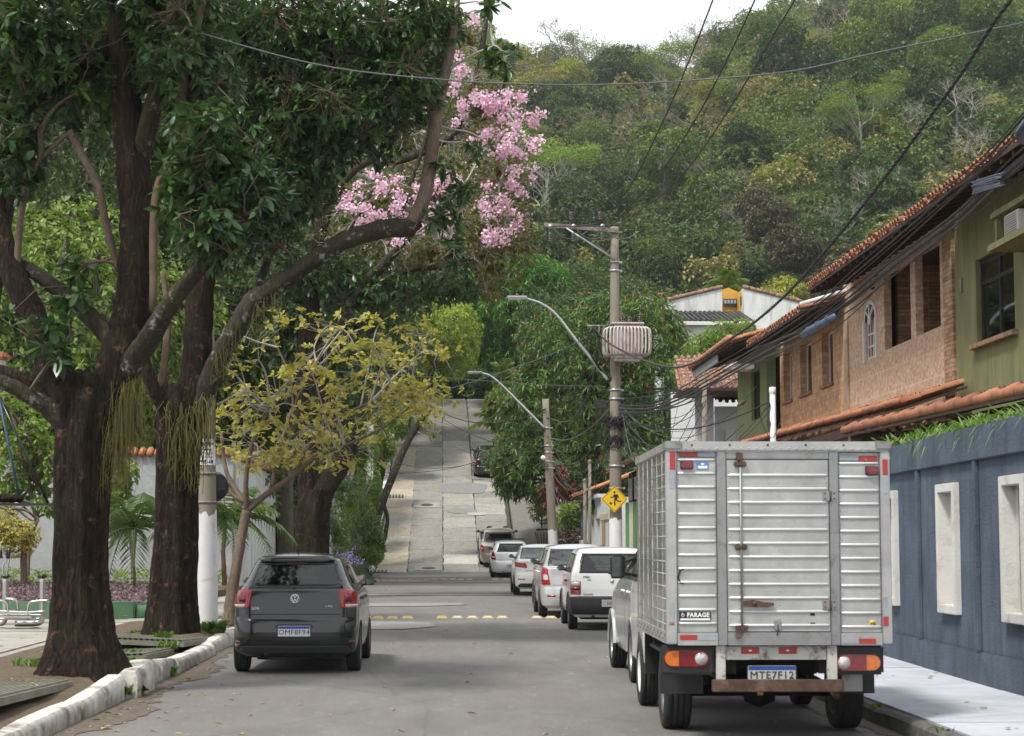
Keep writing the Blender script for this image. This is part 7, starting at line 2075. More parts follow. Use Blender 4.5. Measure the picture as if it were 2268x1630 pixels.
big_tree('mango_tree', 'bright green mango tree behind the crest of the slope', [(1120, 900), (1118, 780), (1125, 680)], [.4, .35, .3],
   [(1110, 700, 0, 120, 110, 5), (1170, 640, 0, 95, 80, 4), (1060, 680, 0, 90, 80, 4), (1190, 720, 0, 80, 90, 4), (1130, 790, 0, 110, 70, 4), (1225, 640, 1, 50, 60, 3)],
   122, 6500, m_mango2, 7, .45, .22, 102)
big_tree('clipped_tree', 'dome-clipped lime green tree with fanning bare stems beside the crest', [(935, 870), (945, 835), (955, 800)], [.25, .22, .18],
   [(985, 735, 0, 78, 72, 4), (930, 750, .5, 70, 70, 4), (1010, 775, 0, 52, 62, 3)], 108, 5200, m_lime, 5, .2, .5, 103, droop=0, barkm=m_barkl, thick=.22)
big_tree('evergreen_tree', 'dark small-leaved tree shading the top of the slope on the left', [(850, 900), (850, 800), (850, 720)], [.3, .28, .2],
   [(850, 775, 0, 80, 65, 3), (800, 850, -2, 60, 60, 3), (885, 820, 0, 40, 35, 2.5), (780, 740, 0, 90, 80, 3.5)], 104, 3000, m_mango, 6, .3, .4, 104, droop=.1)
big_tree('evergreen_tree', 'deep green tree closing the view beyond the crest', [(1010, 880), (1010, 850), (1010, 800)], [.4, .35, .3],
   [(1000, 830, 0, 90, 45, 4), (1060, 845, 3, 70, 40, 4), (950, 800, 3, 70, 60, 4), (960, 866, -1, 60, 16, 2), (1040, 868, -1, 60, 16, 2)], 136, 3000, m_mango, 6, .35, .35, 105, droop=.1)
big_tree('light_tree', 'feathery pale green tree in front of the far white house wall', [(1600, 820), (1602, 780), (1605, 750)], [.12, .1, .06],
   [(1600, 745, 0, 45, 35, 1.6), (1560, 770, 0, 45, 35, 1.5), (1640, 735, 0, 35, 30, 1.3), (1540, 810, 0, 60, 25, 1.5)], 76, 900, m_shrub, 7, .2, .3, 106, droop=.1, barkm=m_barkl, thick=.9, cull=.1)
big_tree('park_tree', 'light green leafy shrub tree hanging over the grey park wall at the left', [(60, 1320), (62, 1230), (80, 1150), (100, 1080)], [.09, .08, .06, .04],
   [(60, 960, 0, 60, 60, 1.2), (30, 1060, 0, 50, 60, 1), (95, 1020, 0, 40, 70, 1), (20, 900, 0, 40, 40, 1), (100, 1110, 0, 25, 40, .6)], 50, 420, m_shrub, 7, .2, .55, 107, barkm=m_barkl, thick=.9, cull=.1)
big_tree('park_tree', 'small tree with fine golden green leaves beside the exercise bars', [(55, 1310), (52, 1240), (60, 1200), (85, 1150)], [.1, .08, .07, .04],
   [(25, 1190, 0, 60, 45, 1), (-20, 1150, 0, 60, 50, 1), (50, 1180, 0, 40, 35, .8)], 45, 1500, m_leafy, 6, .07, .5, 108, barkm=m_barkl, thick=.8, cull=.2)
big_tree('park_tree', 'leafy green branch drooping right of the nearest trunk before the grey wall', [(300, 1320), (290, 1200), (270, 1100)], [.06, .05, .03],
   [(262, 1090, 0, 30, 60, .7), (250, 1150, 0, 25, 40, .5), (280, 1050, 0, 25, 40, .5)], 47, 160, m_shrub, 6, .2, .5, 109, barkm=m_barkl, thick=.9, cull=.1)
for i, (u, v, Y, w, h, lab, mt, L) in enumerate([
  (760, 1080, 72, 45, 110, 'tall spindly shrub with small bright leaves just beyond the bent trunk', m_shrub, .09), (800, 1130, 80, 40, 90, 'green shrub at the left foot of the slope', m_shrub, .09),
  (745, 1170, 68, 35, 60, 'low leafy shrub behind the hatchback roof', m_shrub, .09), (830, 1190, 79, 26, 55, 'creeper-covered stump at the edge of the slope', m_mango2, .1),
  (790, 985, 90, 50, 60, 'loose pale green shrub left of the slope', m_shrub, .12), (850, 985, 94, 30, 40, 'pale flowering shrub halfway up the left of the slope', m_lime, .12),
  (880, 930, 100, 40, 45, 'light green shrub near the crest on the left', m_shrub, .14), (725, 960, 84, 60, 70, 'mixed green bush behind the bent trunk', m_shrub, .13), (745, 880, 90, 70, 60, 'bushy greenery under the pink tree', m_mango2, .2),
  (820, 1228, 78.5, 30, 22, 'round low bush at the corner of the slope', m_shrub, .08), (822, 1080, 86, 28, 60, 'tall green bush hugging the left kerb of the slope', m_shrub, .1), (890, 900, 104, 22, 20, 'pale leafed bush at the crest', m_lime, .14)]):
 big_tree('shrub', lab, [(u, v + h + 10), (u + 6, v + h * .4), (u - 4, v)], [.04, .03, .02], [(u, v, 0, w, h, 1.0), (u + w * .4, v + h * .3, .3, w * .6, h * .6, .8)], Y, 620, mt, 6, L, .55, 120 + i, 'shrub', 'shrubs left of the slope', barkm=m_twigg, thick=.95, cull=.05, droop=0)
for i, (u, v, Y, w, h, lab, mt, L) in enumerate([
  (1285, 1150, 82, 60, 45, 'broad-leaved shrub beside the white gateway', m_shrub, .22), (1200, 1130, 86, 30, 30, 'yellow-green bush on the right bank of the slope', m_lime, .1),
  (1330, 1120, 74, 30, 20, 'green bush above the tiled gateway', m_mango2, .2), (1270, 1190, 80, 50, 30, 'tangled dry brown shrub by the second pole', m_twig, .1), (1110, 905, 104, 35, 45, 'arching palm-like clump right of the slope', m_palm, .5)]):
 big_tree('shrub', lab, [(u, v + h + 10), (u, v)], [.05, .03], [(u, v, 0, w, h, 1.4)], Y, 420, mt, 6, L, .5, 140 + i, 'shrub', 'shrubs right of the slope', barkm=m_twigg, thick=.9, cull=.05, droop=0)
lt = empty('leaning_tree', (0, 0, 0), 0, 'dark leaning trunk with lichen at the left edge of the slope', 'tree')
AL = limb(lt, PL([(815, 1225), (835, 1150), (868, 1060), (900, 985), (930, 935), (955, 905)], 83), [.22, .2, .19, .18, .15, .08], m_bark2, 'trunk', 12, seed=3)
AL += limb(lt, PL([(905, 975), (908, 930), (915, 905)], 83), [.07, .06, .04], m_bark2, seed=4)
AL += limb(lt, PL([(860, 1080), (850, 1110), (858, 1150), (850, 1200)], 83), [.1, .1, .1, .12], m_bark2, seed=5)
canopy(lt, 'foliage', [(935, 900, 0, 30, 20, .6), (905, 920, 0, 25, 22, .5), (945, 935, 0, 22, 18, .5), (960, 960, 0, 15, 20, .4)], 130, AL, 83, m_lime, 6, .12, .5, 10, m_twigg, 4)
def palm(name, label, c, h, nf, L, mt, el=(.1, 1.2), seed=0, ll=.35, grp=None, trunkr=.05, tilt=0):
 rr = random.Random(seed); root = empty(name, (0, 0, 0), 0, label, 'palm', grp); c = Vector(c)
 m = MB(); m.tube([c - Vector((0, 0, h)), c - Vector((.05, 0, h * .5)), c], [trunkr * 1.2, trunkr, trunkr * .9], 9); m.build('trunk', m_twig, root)
 for f in range(nf):
  a = 2 * math.pi * f / nf + rr.uniform(-.3, .3); e = rr.uniform(*el); l = L * rr.uniform(.8, 1.1)
  d = Vector((math.cos(a), math.sin(a), 0)); pts = []
  for i in range(11):
   t = i / 10
   pts.append(c + d * l * t * math.cos(e) * (1 - .1 * t) + Vector((0, 0, l * (math.sin(e) * t - .75 * t * t * (1.15 - .5 * math.sin(e))))))
  m = MB(); m.tube(pts, [.022 * (1 - .8 * i / 10) for i in range(11)], 4, False)
  side = Vector((-d.y, d.x, 0)); k = 26
  for i in range(1, k):
   t = i / k; q = t * 10; j = min(9, int(q)); p = pts[j].lerp(pts[j + 1], q - j); tg = (pts[j + 1] - pts[j]).normalized()
   w = ll * math.sin(math.pi * min(1, t * .9 + .12)) ** .6
   for sg in (-1, 1):
    dd = (side * sg * .8 + tg * .55 + Vector((0, 0, -.35 + rr.uniform(-.15, .15)))).normalized(); wd = tg * .018
    m.add([p - wd, p + wd, p + dd * w * .6 + wd * .8 - Vector((0, 0, .02)), p + dd * w - Vector((0, 0, w * .25))], [(0, 1, 2, 3)])
  m.build('frond', mt, root)
 return root
palm('palm', 'young palm with long fronds between the first two trunks', P(300, 1170, 44), 1.6, 15, 2.7, m_palmd, (.1, 1.25), 1, .5, 'palms')
palm('palm', 'dark green palm fronds behind the white-based pole', P(500, 1150, 43), 1.5, 15, 2.3, m_palmd, (.0, 1.2), 2, .5, 'palms')
palm('palm', 'bright palm crown rising behind the far left house', P(130, 585, 84), 9, 15, 2.6, m_palm, (.0, 1.3), 3, .5, 'palms')
palm('palm', 'palm head rising behind the ochre dormer', P(1612, 640, 99), 4, 13, 2.4, m_palm, (.3, 1.35), 4, .55, 'palms')
palm('palm', 'golden-green feather palm beside the slope under the mango tree', P(1100, 940, 103), 3.5, 13, 2.6, m_palm, (.3, 1.3), 5, .5, 'palms', .06)
palm('palm', 'small feather palm above the golden-green one', P(1110, 830, 112), 4, 12, 2.2, m_palm, (.3, 1.3), 6, .45, 'palms', .06)
co_ = strap_plant('cordyline', [tuple(P(u, v, 79.5)) for u, v in [(1210, 1090), (1225, 1060), (1235, 1075), (1250, 1050), (1262, 1085), (1215, 1110), (1240, 1100), (1228, 1045)]], m_redl_, .5, 26, .045)
tag(co_, 'crimson-leaved cordyline behind the second pole', 'plant')
fl = []
for _ in range(90):
 p = np.array(P(random.gauss(768, 14), random.gauss(1240, 12), 66)); fl.append(leaves(p + rng.normal(size=(5, 3)) * .03, rng.normal(size=(5, 3)), .05, .9, nrm(rng.normal(size=(5, 3))), 'quad'))
V, F = join(fl); tag(link('flower_bush', np_mesh('flower_bush', V, F, leaf_mat('lilac_petal', [(.3, .22, .6), (.42, .36, .7)], .6, .2))), 'lilac flowers on a low bush just right of the hatchback roof', 'flowers')
# ================================================================ FORESTED HILL
def hmat(name, cols, transl=.25, rough=.5): return leaf_mat(name, [(a * 1.15, g_ * 1.0, c_ * 1.1) for a, g_, c_ in cols], rough, transl, .4, hue=.22, patch=.35)
H_dark = hmat('dark_forest_leaf', [(.022, .055, .016), (.048, .1, .024), (.09, .155, .036)])
H_mid = hmat('mid_green_forest_leaf', [(.055, .11, .02), (.11, .19, .032), (.19, .28, .05)])
H_yel = hmat('yellow_green_forest_leaf', [(.13, .155, .026), (.23, .27, .045), (.36, .39, .075)], .35)
H_oli = hmat('dry_olive_forest_leaf', [(.12, .13, .035), (.2, .205, .06), (.29, .275, .09)])
H_rust = hmat('rust_brown_forest_leaf', [(.045, .068, .03), (.08, .095, .045), (.17, .12, .075)])
H_lime = hmat('lime_forest_leaf', [(.12, .18, .022), (.25, .36, .04), (.4, .48, .07)], .4)
H_fea = hmat('feathery_forest_leaf', [(.08, .15, .03), (.14, .24, .045), (.2, .3, .06)], .35)
H_bare = mat('grey_forest_twig', (.2, .175, .145), .9, var=.25)
H_pale = mat('pale_forest_limb', (.25, .235, .2), .85, var=.2)
H_brn = mat('brown_forest_trunk', (.1, .08, .06), .9, var=.3)
def branchy(m, p, d, L, r, depth, rr, ends, n=3, spread=.6, up=.25, kids=3):
 """recursive limbs"""
 k = 3; pts = [p]; q = p; dd = d
 for i in range(k):
  dd = (dd + Vector((rr.gauss(0, .16), rr.gauss(0, .16), rr.gauss(0, .1) + up * .12))).normalized()
  q = q + dd * (L / k); pts.append(q)
 m.tube(pts, [r, r * .85, r * .72, r * .58], n if depth < 3 else 5, False)
 if depth == 0:
  ends.append((q, dd)); return
 for i in range(kids):
  nd = (dd + Vector((rr.gauss(0, spread), rr.gauss(0, spread), rr.gauss(0, spread * .5) + up))).normalized()
  branchy(m, q if rr.random() < .7 else pts[2], nd, L * rr.uniform(.62, .85), r * .56, depth - 1, rr, ends, n, spread, up, kids)
def variant(seed, kind):
 """tree about 10 m wide, foot at the origin; returns (root, trunk, crown)"""
 rr = random.Random(seed); rg = np.random.default_rng(seed)
 root = empty('forest_tree', (0, -500, -50))
 m = MB(); ends = []
 if kind in ('bare', 'bare_pale'):
  mt = H_bare if kind == 'bare' else H_pale
  m.tube([(0, 0, -2), (.1, 0, 2), (.2, .1, 4.5)], [.3, .26, .2], 6, False)
  for i in range(4):
   a = i * 1.6 + rr.random()
   branchy(m, Vector((.2, .1, 3.5 + i * .4)), Vector((math.cos(a) * .8, math.sin(a) * .8, .6)).normalized(), 2.6, .17 if kind == 'bare_pale' else .12, 4, rr, ends, 3, .6, .18)
  m.build('limbs', mt, root)
  if kind == 'bare':
   e = np.array([list(q) for q, _ in ends]); e = e[rg.choice(len(e), int(len(e) * .35))]
   V, F = whorls(e, rg.normal(size=e.shape), 3, .28, .5, 1, .1, 'quad')
   link('crown', np_mesh('crown', V, F, H_oli), root)
  return root
 if kind == 'umbrella':
  m.tube([(0, 0, -2), (.2, 0, 3), (.1, .2, 6)], [.24, .2, .17], 6, False)
  for i in range(6):
   a = i * 1.05 + rr.random() * .5
   branchy(m, Vector((.1, .2, 4 + i * .35)), Vector((math.cos(a) * .8, math.sin(a) * .8, .75)).normalized(), 2.5, .1, 2, rr, ends, 4, .42, .15)
  m.build('limbs', H_pale, root)
  e = np.array([list(q) for q, _ in ends])
  pts = np.repeat(e, 60, 0) + rg.normal(size=(len(e) * 60, 3)) * np.array([.75, .75, .2])
  V, F = leaves(pts, rg.normal(size=pts.shape) * np.array([1, 1, .25]), .3, .5, None, 'quad')
  link('crown', np_mesh('crown', V, F, H_fea), root)
  return root
 mt, n, L, H = {'dark': (H_dark, 2600, .34, 7), 'dark2': (H_dark, 2500, .3, 9), 'mid': (H_mid, 2500, .32, 7), 'mid2': (H_mid, 2200, .3, 8.5), 'yellow': (H_yel, 2100, .3, 7), 'olive': (H_oli, 1500, .28, 7), 'rust': (H_rust, 2600, .34, 9), 'lime': (H_lime, 2200, .3, 6.5), 'sparse': (H_mid, 1000, .28, 7.5), 'near_mid': (H_mid, 6500, .15, 7), 'near_dark': (H_dark, 6500, .16, 8)}[kind]
 B = []
 for i in range(rr.randint(5, 8)):
  a = rr.uniform(0, 6.28); d = rr.uniform(.5, 3.0)
  q = rr.uniform(1.6, 2.7)
  B.append(((d * math.cos(a), d * math.sin(a), H - 2 + rr.uniform(-2.6, 1.6) - d * .25), (q, q, q * rr.uniform(.55, .85))))
 pts, d = shell_points(B, n, .45 if kind != 'sparse' else .9, .7, seed)
 V, F = whorls(pts, nrm(d + np.array([0, 0, .5]) + rg.normal(size=d.shape) * .3), 6, L, .55, 1.1, .15, 'quad')
 link('crown', np_mesh('crown', V, F, mt), root)
 m.tube([(0, 0, -2), (.15, 0, H * .3), (0, .1, H * .7)], [.28, .22, .14], 6, False)
 tm = H_pale if kind in ('sparse', 'olive', 'yellow', 'mid2') else H_brn
 for c, q in B:
  c = Vector(c); s_ = Vector((.1, 0, H * rr.uniform(.25, .5)))
  m.tube(spline([s_, s_.lerp(c, .5) + Vector((0, 0, -.4)), c + Vector((0, 0, q[2] * .6))], None, 3), .07, 4, False)
  for _ in range(4):
   t = c + Vector((rr.gauss(0, 1), rr.gauss(0, 1), rr.gauss(0, .6))).normalized() * q[0] * 1.05
   m.tube([c, c.lerp(t, .5) + Vector((0, 0, .15)), t], [.05, .035, .018], 3, False)
 m.build('trunk', tm, root)
 return root
KINDS_ = {}
for kd, cnt in (('dark', 2), ('dark2', 1), ('mid', 2), ('mid2', 2), ('yellow', 2), ('olive', 2), ('rust', 1), ('lime', 1), ('sparse', 2), ('bare', 3), ('bare_pale', 2), ('umbrella', 2), ('near_mid', 2), ('near_dark', 2)):
 KINDS_[kd] = [variant(500 + len(KINDS_) * 10 + i, kd) for i in range(cnt)]
DESC = {'near_mid': 'mid-green tree', 'near_dark': 'dark green tree', 'dark': 'dense dark green tree', 'dark2': 'tall dark green tree', 'mid': 'bushy mid-green tree', 'mid2': 'tall mid-green pale-limbed tree', 'yellow': 'yellow-green tree', 'olive': 'dry olive tree',
  'rust': 'dark rust-topped tree', 'lime': 'bright lime green tree', 'sparse': 'thin-crowned green tree', 'bare': 'bare grey twiggy tree', 'bare_pale': 'leafless pale-limbed tree', 'umbrella': 'feathery flat-topped tree'}
def proj(p):
 q = RM.transposed() @ (Vector(p) - CAM)
 return 1134 + FPX * q.x / -q.z, 815 - FPX * q.y / -q.z
def region(u, v):
 a = 'through the street trees' if u < 1000 else 'beside the pink blossom' if u < 1250 else 'above the pole crossarm' if u < 1500 else 'above the white gables' if u < 1750 else 'above the tiled eaves' if u < 2000 else 'at the right edge'
 b_ = 'on the ridge' if v < 150 else 'high on the hill' if v < 330 else 'halfway up the hill' if v < 480 else 'low on the hill'
 return b_ + ' ' + a
used_ = set()
placed = []
def plant(kind, x, y, s, note=None, sz=1.0, sink=.6, group='forest trees on the hill', lab=None):
 src = random.choice(KINDS_[kind])
 if src not in used_:
  o = src; used_.add(src)
 else:
  o = copy_tree(src)
 o.location = (x, y, terr(x, y) - sink)
 o.rotation_euler = (random.uniform(-.06, .06), random.uniform(-.06, .06), random.uniform(0, 6.28))
 o.scale = (s, s, s * sz)
 u, v = proj((x, y, terr(x, y) + 6 * s))
 tag(o, lab or (DESC[kind] + ' ' + (note or region(u, v))), 'tree', group)
 placed.append((x, y, s * 4.0))
 return o
def hit(u, v, top=6.0):
 """distance at which a tree of height top standing on the hill reaches pixel row v in column u"""
 best = None
 for Y in np.arange(132, 398, 1.5):
  x = (u - 990) / FPX * Y
  uu, vv = proj((x, Y, terr(x, Y) + top))
  if best is None or abs(vv - v) < best[0]: best = (abs(vv - v), x, Y)
 return best[1], best[2]
FEAT = [('umbrella', 1462, 85, 120, 1.25), ('umbrella', 1515, 80, 70, 1.2), ('dark', 1545, 95, 60, 1), ('bare', 1600, 45, 170, 1.1), ('bare', 1540, 60, 110, 1.1), ('umbrella', 1310, 150, 190, .8), ('bare', 1200, 110, 80, 1), ('bare', 1390, 115, 110, 1), ('olive', 1150, 110, 90, 1), ('yellow', 1230, 170, 110, .8),
  ('yellow', 1190, 255, 110, .9), ('bare', 1300, 260, 150, .9), ('bare', 1430, 260, 170, .9), ('bare', 1250, 310, 110, .9), ('bare', 1370, 320, 150, .9), ('bare', 1540, 250, 150, .9), ('bare', 1480, 190, 130, .9),
  ('dark', 1185, 400, 150, 1.2), ('dark2', 1240, 470, 160, 1.2), ('dark', 1290, 400, 110, 1.2), ('mid', 1330, 430, 120, 1), ('dark', 1400, 410, 110, 1.1), ('mid', 1440, 480, 150, 1.1), ('dark2', 1500, 520, 170, 1.1), ('dark', 1350, 520, 150, 1.1), ('dark2', 1260, 560, 150, 1.1), ('dark', 1420, 590, 130, 1),
  ('dark', 1690, 265, 190, .9), ('lime', 1790, 265, 110, .8), ('lime', 1740, 330, 150, .7), ('lime', 1660, 345, 90, .7), ('umbrella', 1980, 190, 170, 1), ('umbrella', 1900, 240, 170, 1), ('umbrella', 1930, 220, 190, 1.3), ('bare_pale', 2140, 230, 220, .9), ('bare_pale', 2200, 280, 180, .9), ('bare_pale', 2060, 200, 130, 1.2), ('bare_pale', 1950, 330, 150, 1.2), ('bare_pale', 1880, 400, 140, 1.1), ('bare_pale', 2030, 330, 100, 1.5),
  ('rust', 1720, 430, 170, 1.1), ('rust', 1790, 500, 170, 1.1), ('dark', 1660, 500, 170, 1), ('dark2', 1830, 440, 150, 1), ('dark', 1740, 560, 150, 1), ('rust', 1570, 600, 110, .8), ('dark', 1610, 590, 120, 1), ('mid', 1480, 595, 120, .8), ('lime', 1475, 560, 70, 1.4), ('mid', 1440, 610, 110, .7), ('lime', 1900, 490, 120, .9), ('lime', 1860, 520, 90, .9),
  ('bare', 1610, 370, 190, .9), ('bare', 1650, 400, 130, 1), ('yellow', 1560, 430, 110, 1), ('olive', 1620, 470, 130, 1), ('lime', 2130, 110, 120, .7), ('yellow', 2230, 150, 100, 1), ('yellow', 1820, 90, 150, .9), ('dark', 1640, 80, 130, 1), ('dark2', 1680, 40, 120, 1), ('yellow', 1750, 30, 130, 1),
  ('dark', 1870, 40, 140, 1), ('olive', 1950, 90, 120, 1), ('lime', 2060, 60, 110, .8), ('yellow', 1640, 160, 110, .9), ('lime', 1640, 215, 70, .8), ('mid', 1200, 320, 100, 1), ('lime', 1160, 290, 90, .8), ('mid', 2000, 420, 150, 1), ('yellow', 2050, 480, 120, 1), ('mid2', 2150, 380, 130, 1), ('mid', 2230, 250, 110, .8)]
for kd, u, v, w, st in FEAT:
 x, y = hit(u, v, 6.5 * st * (1.0))
 plant(kd, x, y, w * y / FPX / (9.0 if kd not in ('bare', 'bare_pale', 'umbrella') else 11.0), sz=st)
rr = random.Random(11)
wts = {'dark': 2.2, 'dark2': 1.6, 'mid': 2.6, 'mid2': 2.2, 'yellow': 2.2, 'olive': 1.8, 'rust': .2, 'lime': .7, 'sparse': 1.8, 'bare': 1.1, 'bare_pale': .15, 'umbrella': .7}
tries = 0; cnt = 0
while cnt < 225 and tries < 6000:
 tries += 1
 y = 134 + 262 * rr.random() ** .75
 u = rr.uniform(930, 2330) if rr.random() < .8 else rr.uniform(-60, 930)
 x = (u - 990) / FPX * y
 s = rr.uniform(.75, 1.25) * (1 + (y - 134) / 700)
 if any((x - a) ** 2 + (y - b_) ** 2 < (.64 * (s * 4.0 + c)) ** 2 for a, b_, c in placed): continue
 if abs(x) < 7 and y < 150: continue
 w2 = dict(wts)
 if y < 235: w2['dark'] *= 4; w2['dark2'] *= 4; w2['lime'] *= .3; w2['bare'] *= .3; w2['yellow'] *= .35
 if y > 250: w2['bare'] *= 2.6; w2['olive'] *= 1.8
 kd = rr.choices(list(w2), list(w2.values()))[0]
 plant(kd, x, y, s); cnt += 1
for (kd, u, Y, s, note) in [('mid', 40, 70, .75, 'behind the far left house'), ('dark', -40, 74, .9, 'at the left edge behind the park wall'), ('mid2', 300, 72, 1.0, 'behind the grey park wall between the first two trunks'), ('dark', 380, 78, 1.1, 'between the white house and the second trunk'),
       ('yellow', 240, 66, .62, 'just over the grey wall at the left'), ('mid', 450, 84, 1.1, 'behind the white side wall'), ('dark', 560, 88, 1.15, 'behind the young yellow tree'), ('dark2', 640, 80, 1.0, 'behind the bent trunk'),
       ('mid', 180, 92, 1.35, 'farther back over the left house roof'), ('dark', 90, 98, 1.5, 'tallest behind the left house'), ('mid2', 330, 100, 1.5, 'high behind the first trunk'), ('dark', 470, 106, 1.6, 'high behind the second trunk'), ('mid', 620, 104, 1.5, 'high behind the pink tree'), ('dark', 690, 100, 1.1, 'just left of the slope under the pink tree'),
       ('dark2', 650, 92, 1.1, 'left of the slope behind the shrubs'), ('mid', 745, 114, 1.1, 'near the crest on the left'), ('dark', 810, 124, 1.0, 'at the crest left of the clipped tree'), ('dark', 1230, 118, 1.1, 'behind the broad mango tree'), ('dark', 1330, 125, 1.2, 'behind the mango tree and the pole'), ('mid', 1420, 118, 1.1, 'left of the far white house'),
       ('mid', 1720, 112, 1.1, 'behind the far white gables'), ('yellow', 1840, 108, 1.0, 'behind the tiled eaves of the block-stone house'), ('mid', 1480, 122, 1.0, 'low behind the far white house'), ('dark', 10, 84, 1.3, 'over the far left house'), ('dark', 130, 84, 1.15, 'beside the bright palm crown'), ('mid', -20, 60, 1.5, 'filling the sky left of the nearest trunk'), ('mid2', 110, 64, 1.5, 'bright behind the left forks'), ('dark', 230, 70, 1.6, 'dark behind the nearest stem'), ('mid', 390, 66, 1.35, 'between the nearest stem and the second tree'), ('dark2', 540, 74, 1.4, 'dark mass behind the second tree'), ('dark', 640, 70, 1.4, 'dark mass left of the pink tree')]:
 x = (u - 990) / FPX * Y
 o = plant('near_dark' if 'dark' in kd else 'near_mid', x, Y, s, note, sz=1.35 if Y < 75 and s > 1.3 else 1.0, group='background trees beyond the street')
hill_ = [o for o in COL.objects if o.get('group') == 'forest trees on the hill']
by_ = {}
for o in hill_: by_.setdefault(o['label'], []).append(o)
NUM = ['first', 'second', 'third', 'fourth', 'fifth', 'sixth', 'seventh', 'eighth', 'ninth', 'tenth', 'eleventh', 'twelfth']
for lab, os_ in by_.items():
 if len(os_) < 2: continue
 os_.sort(key=lambda o: proj(o.location)[0])
 for i, o in enumerate(os_):
  o['label'] = lab + ', ' + (NUM[i] if i < 12 else 'last') + ' from left'
for i, (x, Y, s) in enumerate([(-6, 135, .8), (-3, 138, .75), (0, 136, .7), (2.6, 139, .8), (5.2, 135.5, .75), (-1.5, 145, 1.1), (3, 146, 1.1)]):
 plant('near_dark', x, Y, s, ORD[i] + ' from the left closing the street beyond the crest', sink=2.2, group='background trees beyond the street')
n = 52000
yy = 130 + 275 * rng.random(n) ** .8
xx = (rng.uniform(-100, 2400, n) - 990) / FPX * yy
zz = np.array([terr(a, b_) for a, b_ in zip(xx, yy)])
pts = np.stack([xx, yy, zz + rng.uniform(.1, 4.2, n)], 1)
V, F = whorls(pts, nrm(rng.normal(size=pts.shape) * .5 + np.array([0, -.2, 1])), 5, .55, .6, 1.1, .1, 'quad')
und = leaf_mat('undergrowth_leaf', [(.035, .058, .016), (.075, .105, .028), (.125, .15, .045), (.15, .13, .07)], .6, .25, .3, patch=.06)
tag(link('forest_undergrowth', np_mesh('forest_undergrowth', V, F, und)), kind='stuff')
rg = np.random.default_rng(77)
for j, (nm, mt_, cntf) in enumerate((('forest_understorey', H_mid, 190), ('forest_understorey', H_oli, 130), ('forest_understorey', H_dark, 170))):
 parts_ = []; k = 0
 while k < cntf:
  y = 136 + 258 * rg.random() ** .8; u = rg.uniform(1000, 2330) if rg.random() < .88 else rg.uniform(0, 1000); x = (u - 990) / FPX * y
  if j == 2 and y > 280: continue
  q = rg.uniform(2.0, 3.8); n_ = 190; d = nrm(rg.normal(size=(n_, 3))); d[:, 2] = np.abs(d[:, 2]) * 1.1 - .25
  p_ = np.array([x, y, terr(x, y) + q * rg.uniform(.5, 1.1)]) + d * (1 + .16 * np.sin(d[:, :1] * 6 + k)) * np.array([q, q, q * .8]) * rg.uniform(.8, 1.05, (n_, 1))
  parts_.append(whorls(p_, nrm(d + np.array([0, 0, .5]) + rg.normal(size=d.shape) * .3), 4, .46, .55, 1.1, .15, 'quad')); k += 1
 V, F = join(parts_); tag(link(nm, np_mesh(nm, V, F, mt_)), kind='stuff')
for v_ in KINDS_.values():
 for o in v_:
  if o not in used_:
   for ch in list(o.children): bpy.data.objects.remove(ch)
   bpy.data.objects.remove(o)
# ================================================================ POLES, LAMPS, WIRES
m_conc = mat('pole_concrete', (.235, .205, .165), .92, var=.2, vscale=3, bmp=.5, bscale=30, dirt=(.17, .14, .11), dscale=2.4, stretch=(1, 1, .25), dlo=.5, dhi=.75)
m_lime_w = mat('whitewashed_base', (.66, .66, .68), .85, var=.05, bmp=.3, bscale=25, dirt=(.4, .37, .33), dscale=4, dlo=.58, dhi=.75)
m_galv = mat('galvanised_steel', (.4, .41, .42), .45, .6, var=.12)
m_porc = mat('brown_porcelain', (.07, .05, .045), .2, coat=.5)
m_cable = mat('black_cable', (.018, .018, .02), .6)
m_cableg = mat('grey_cable', (.1, .1, .105), .55, .2)
m_trafo = mat('chalky_grey_transformer', (.5, .47, .45), .6, .1, var=.08, vscale=3, dirt=(.36, .17, .12), dscale=3.2, stretch=(1.3, 1.3, .5), dlo=.48, dhi=.66)
m_sy = mat('yellow_sign_face', (.72, .47, .01), .4, var=.05)
m_timb = mat('weathered_crossarm', (.16, .14, .115), .9, var=.35, vscale=8, dirt=(.33, .32, .3), dscale=6, dlo=.55, dhi=.7)
m_dome = mat('lamp_photocell', (.3, .03, .06), .4)
def pole(name, label, pix, Y, r0, r1, painted, sq=False):
 a, b_ = P(*pix[0], Y), P(*pix[1], Y)
 a = Vector((a.x, a.y, gz(Y) + .05))
 root = empty(name, (0, 0, 0), 0, label, 'utility pole', 'concrete utility poles')
 k = 14
 pts = [a.lerp(b_, i / k) for i in range(k + 1)]
 m = MB(); m.tube(pts, [r0 + (r1 - r0) * i / k for i in range(k + 1)], 18, True, True); m.build('shaft', m_conc, root)
 if painted:
  t = (P(0, painted, Y).z - a.z) / (b_.z - a.z)
  n = 20; V = []; rr = random.Random(5)
  for i in range(7):
   q = a.lerp(b_, t * i / 6); r = r0 + (r1 - r0) * t * i / 6 + .006
   for j in range(n):
    th = 2 * math.pi * j / n
    V.append((q.x + r * math.cos(th), q.y + r * math.sin(th), q.z + (rr.uniform(-.12, .03) if i == 6 else 0)))
  m = MB(); m.add(V, [(i * n + j, i * n + (j + 1) % n, (i + 1) * n + (j + 1) % n, (i + 1) * n + j) for i in range(6) for j in range(n)], True); m.build('painted_base', m_lime_w, root)
 return root, a, b_
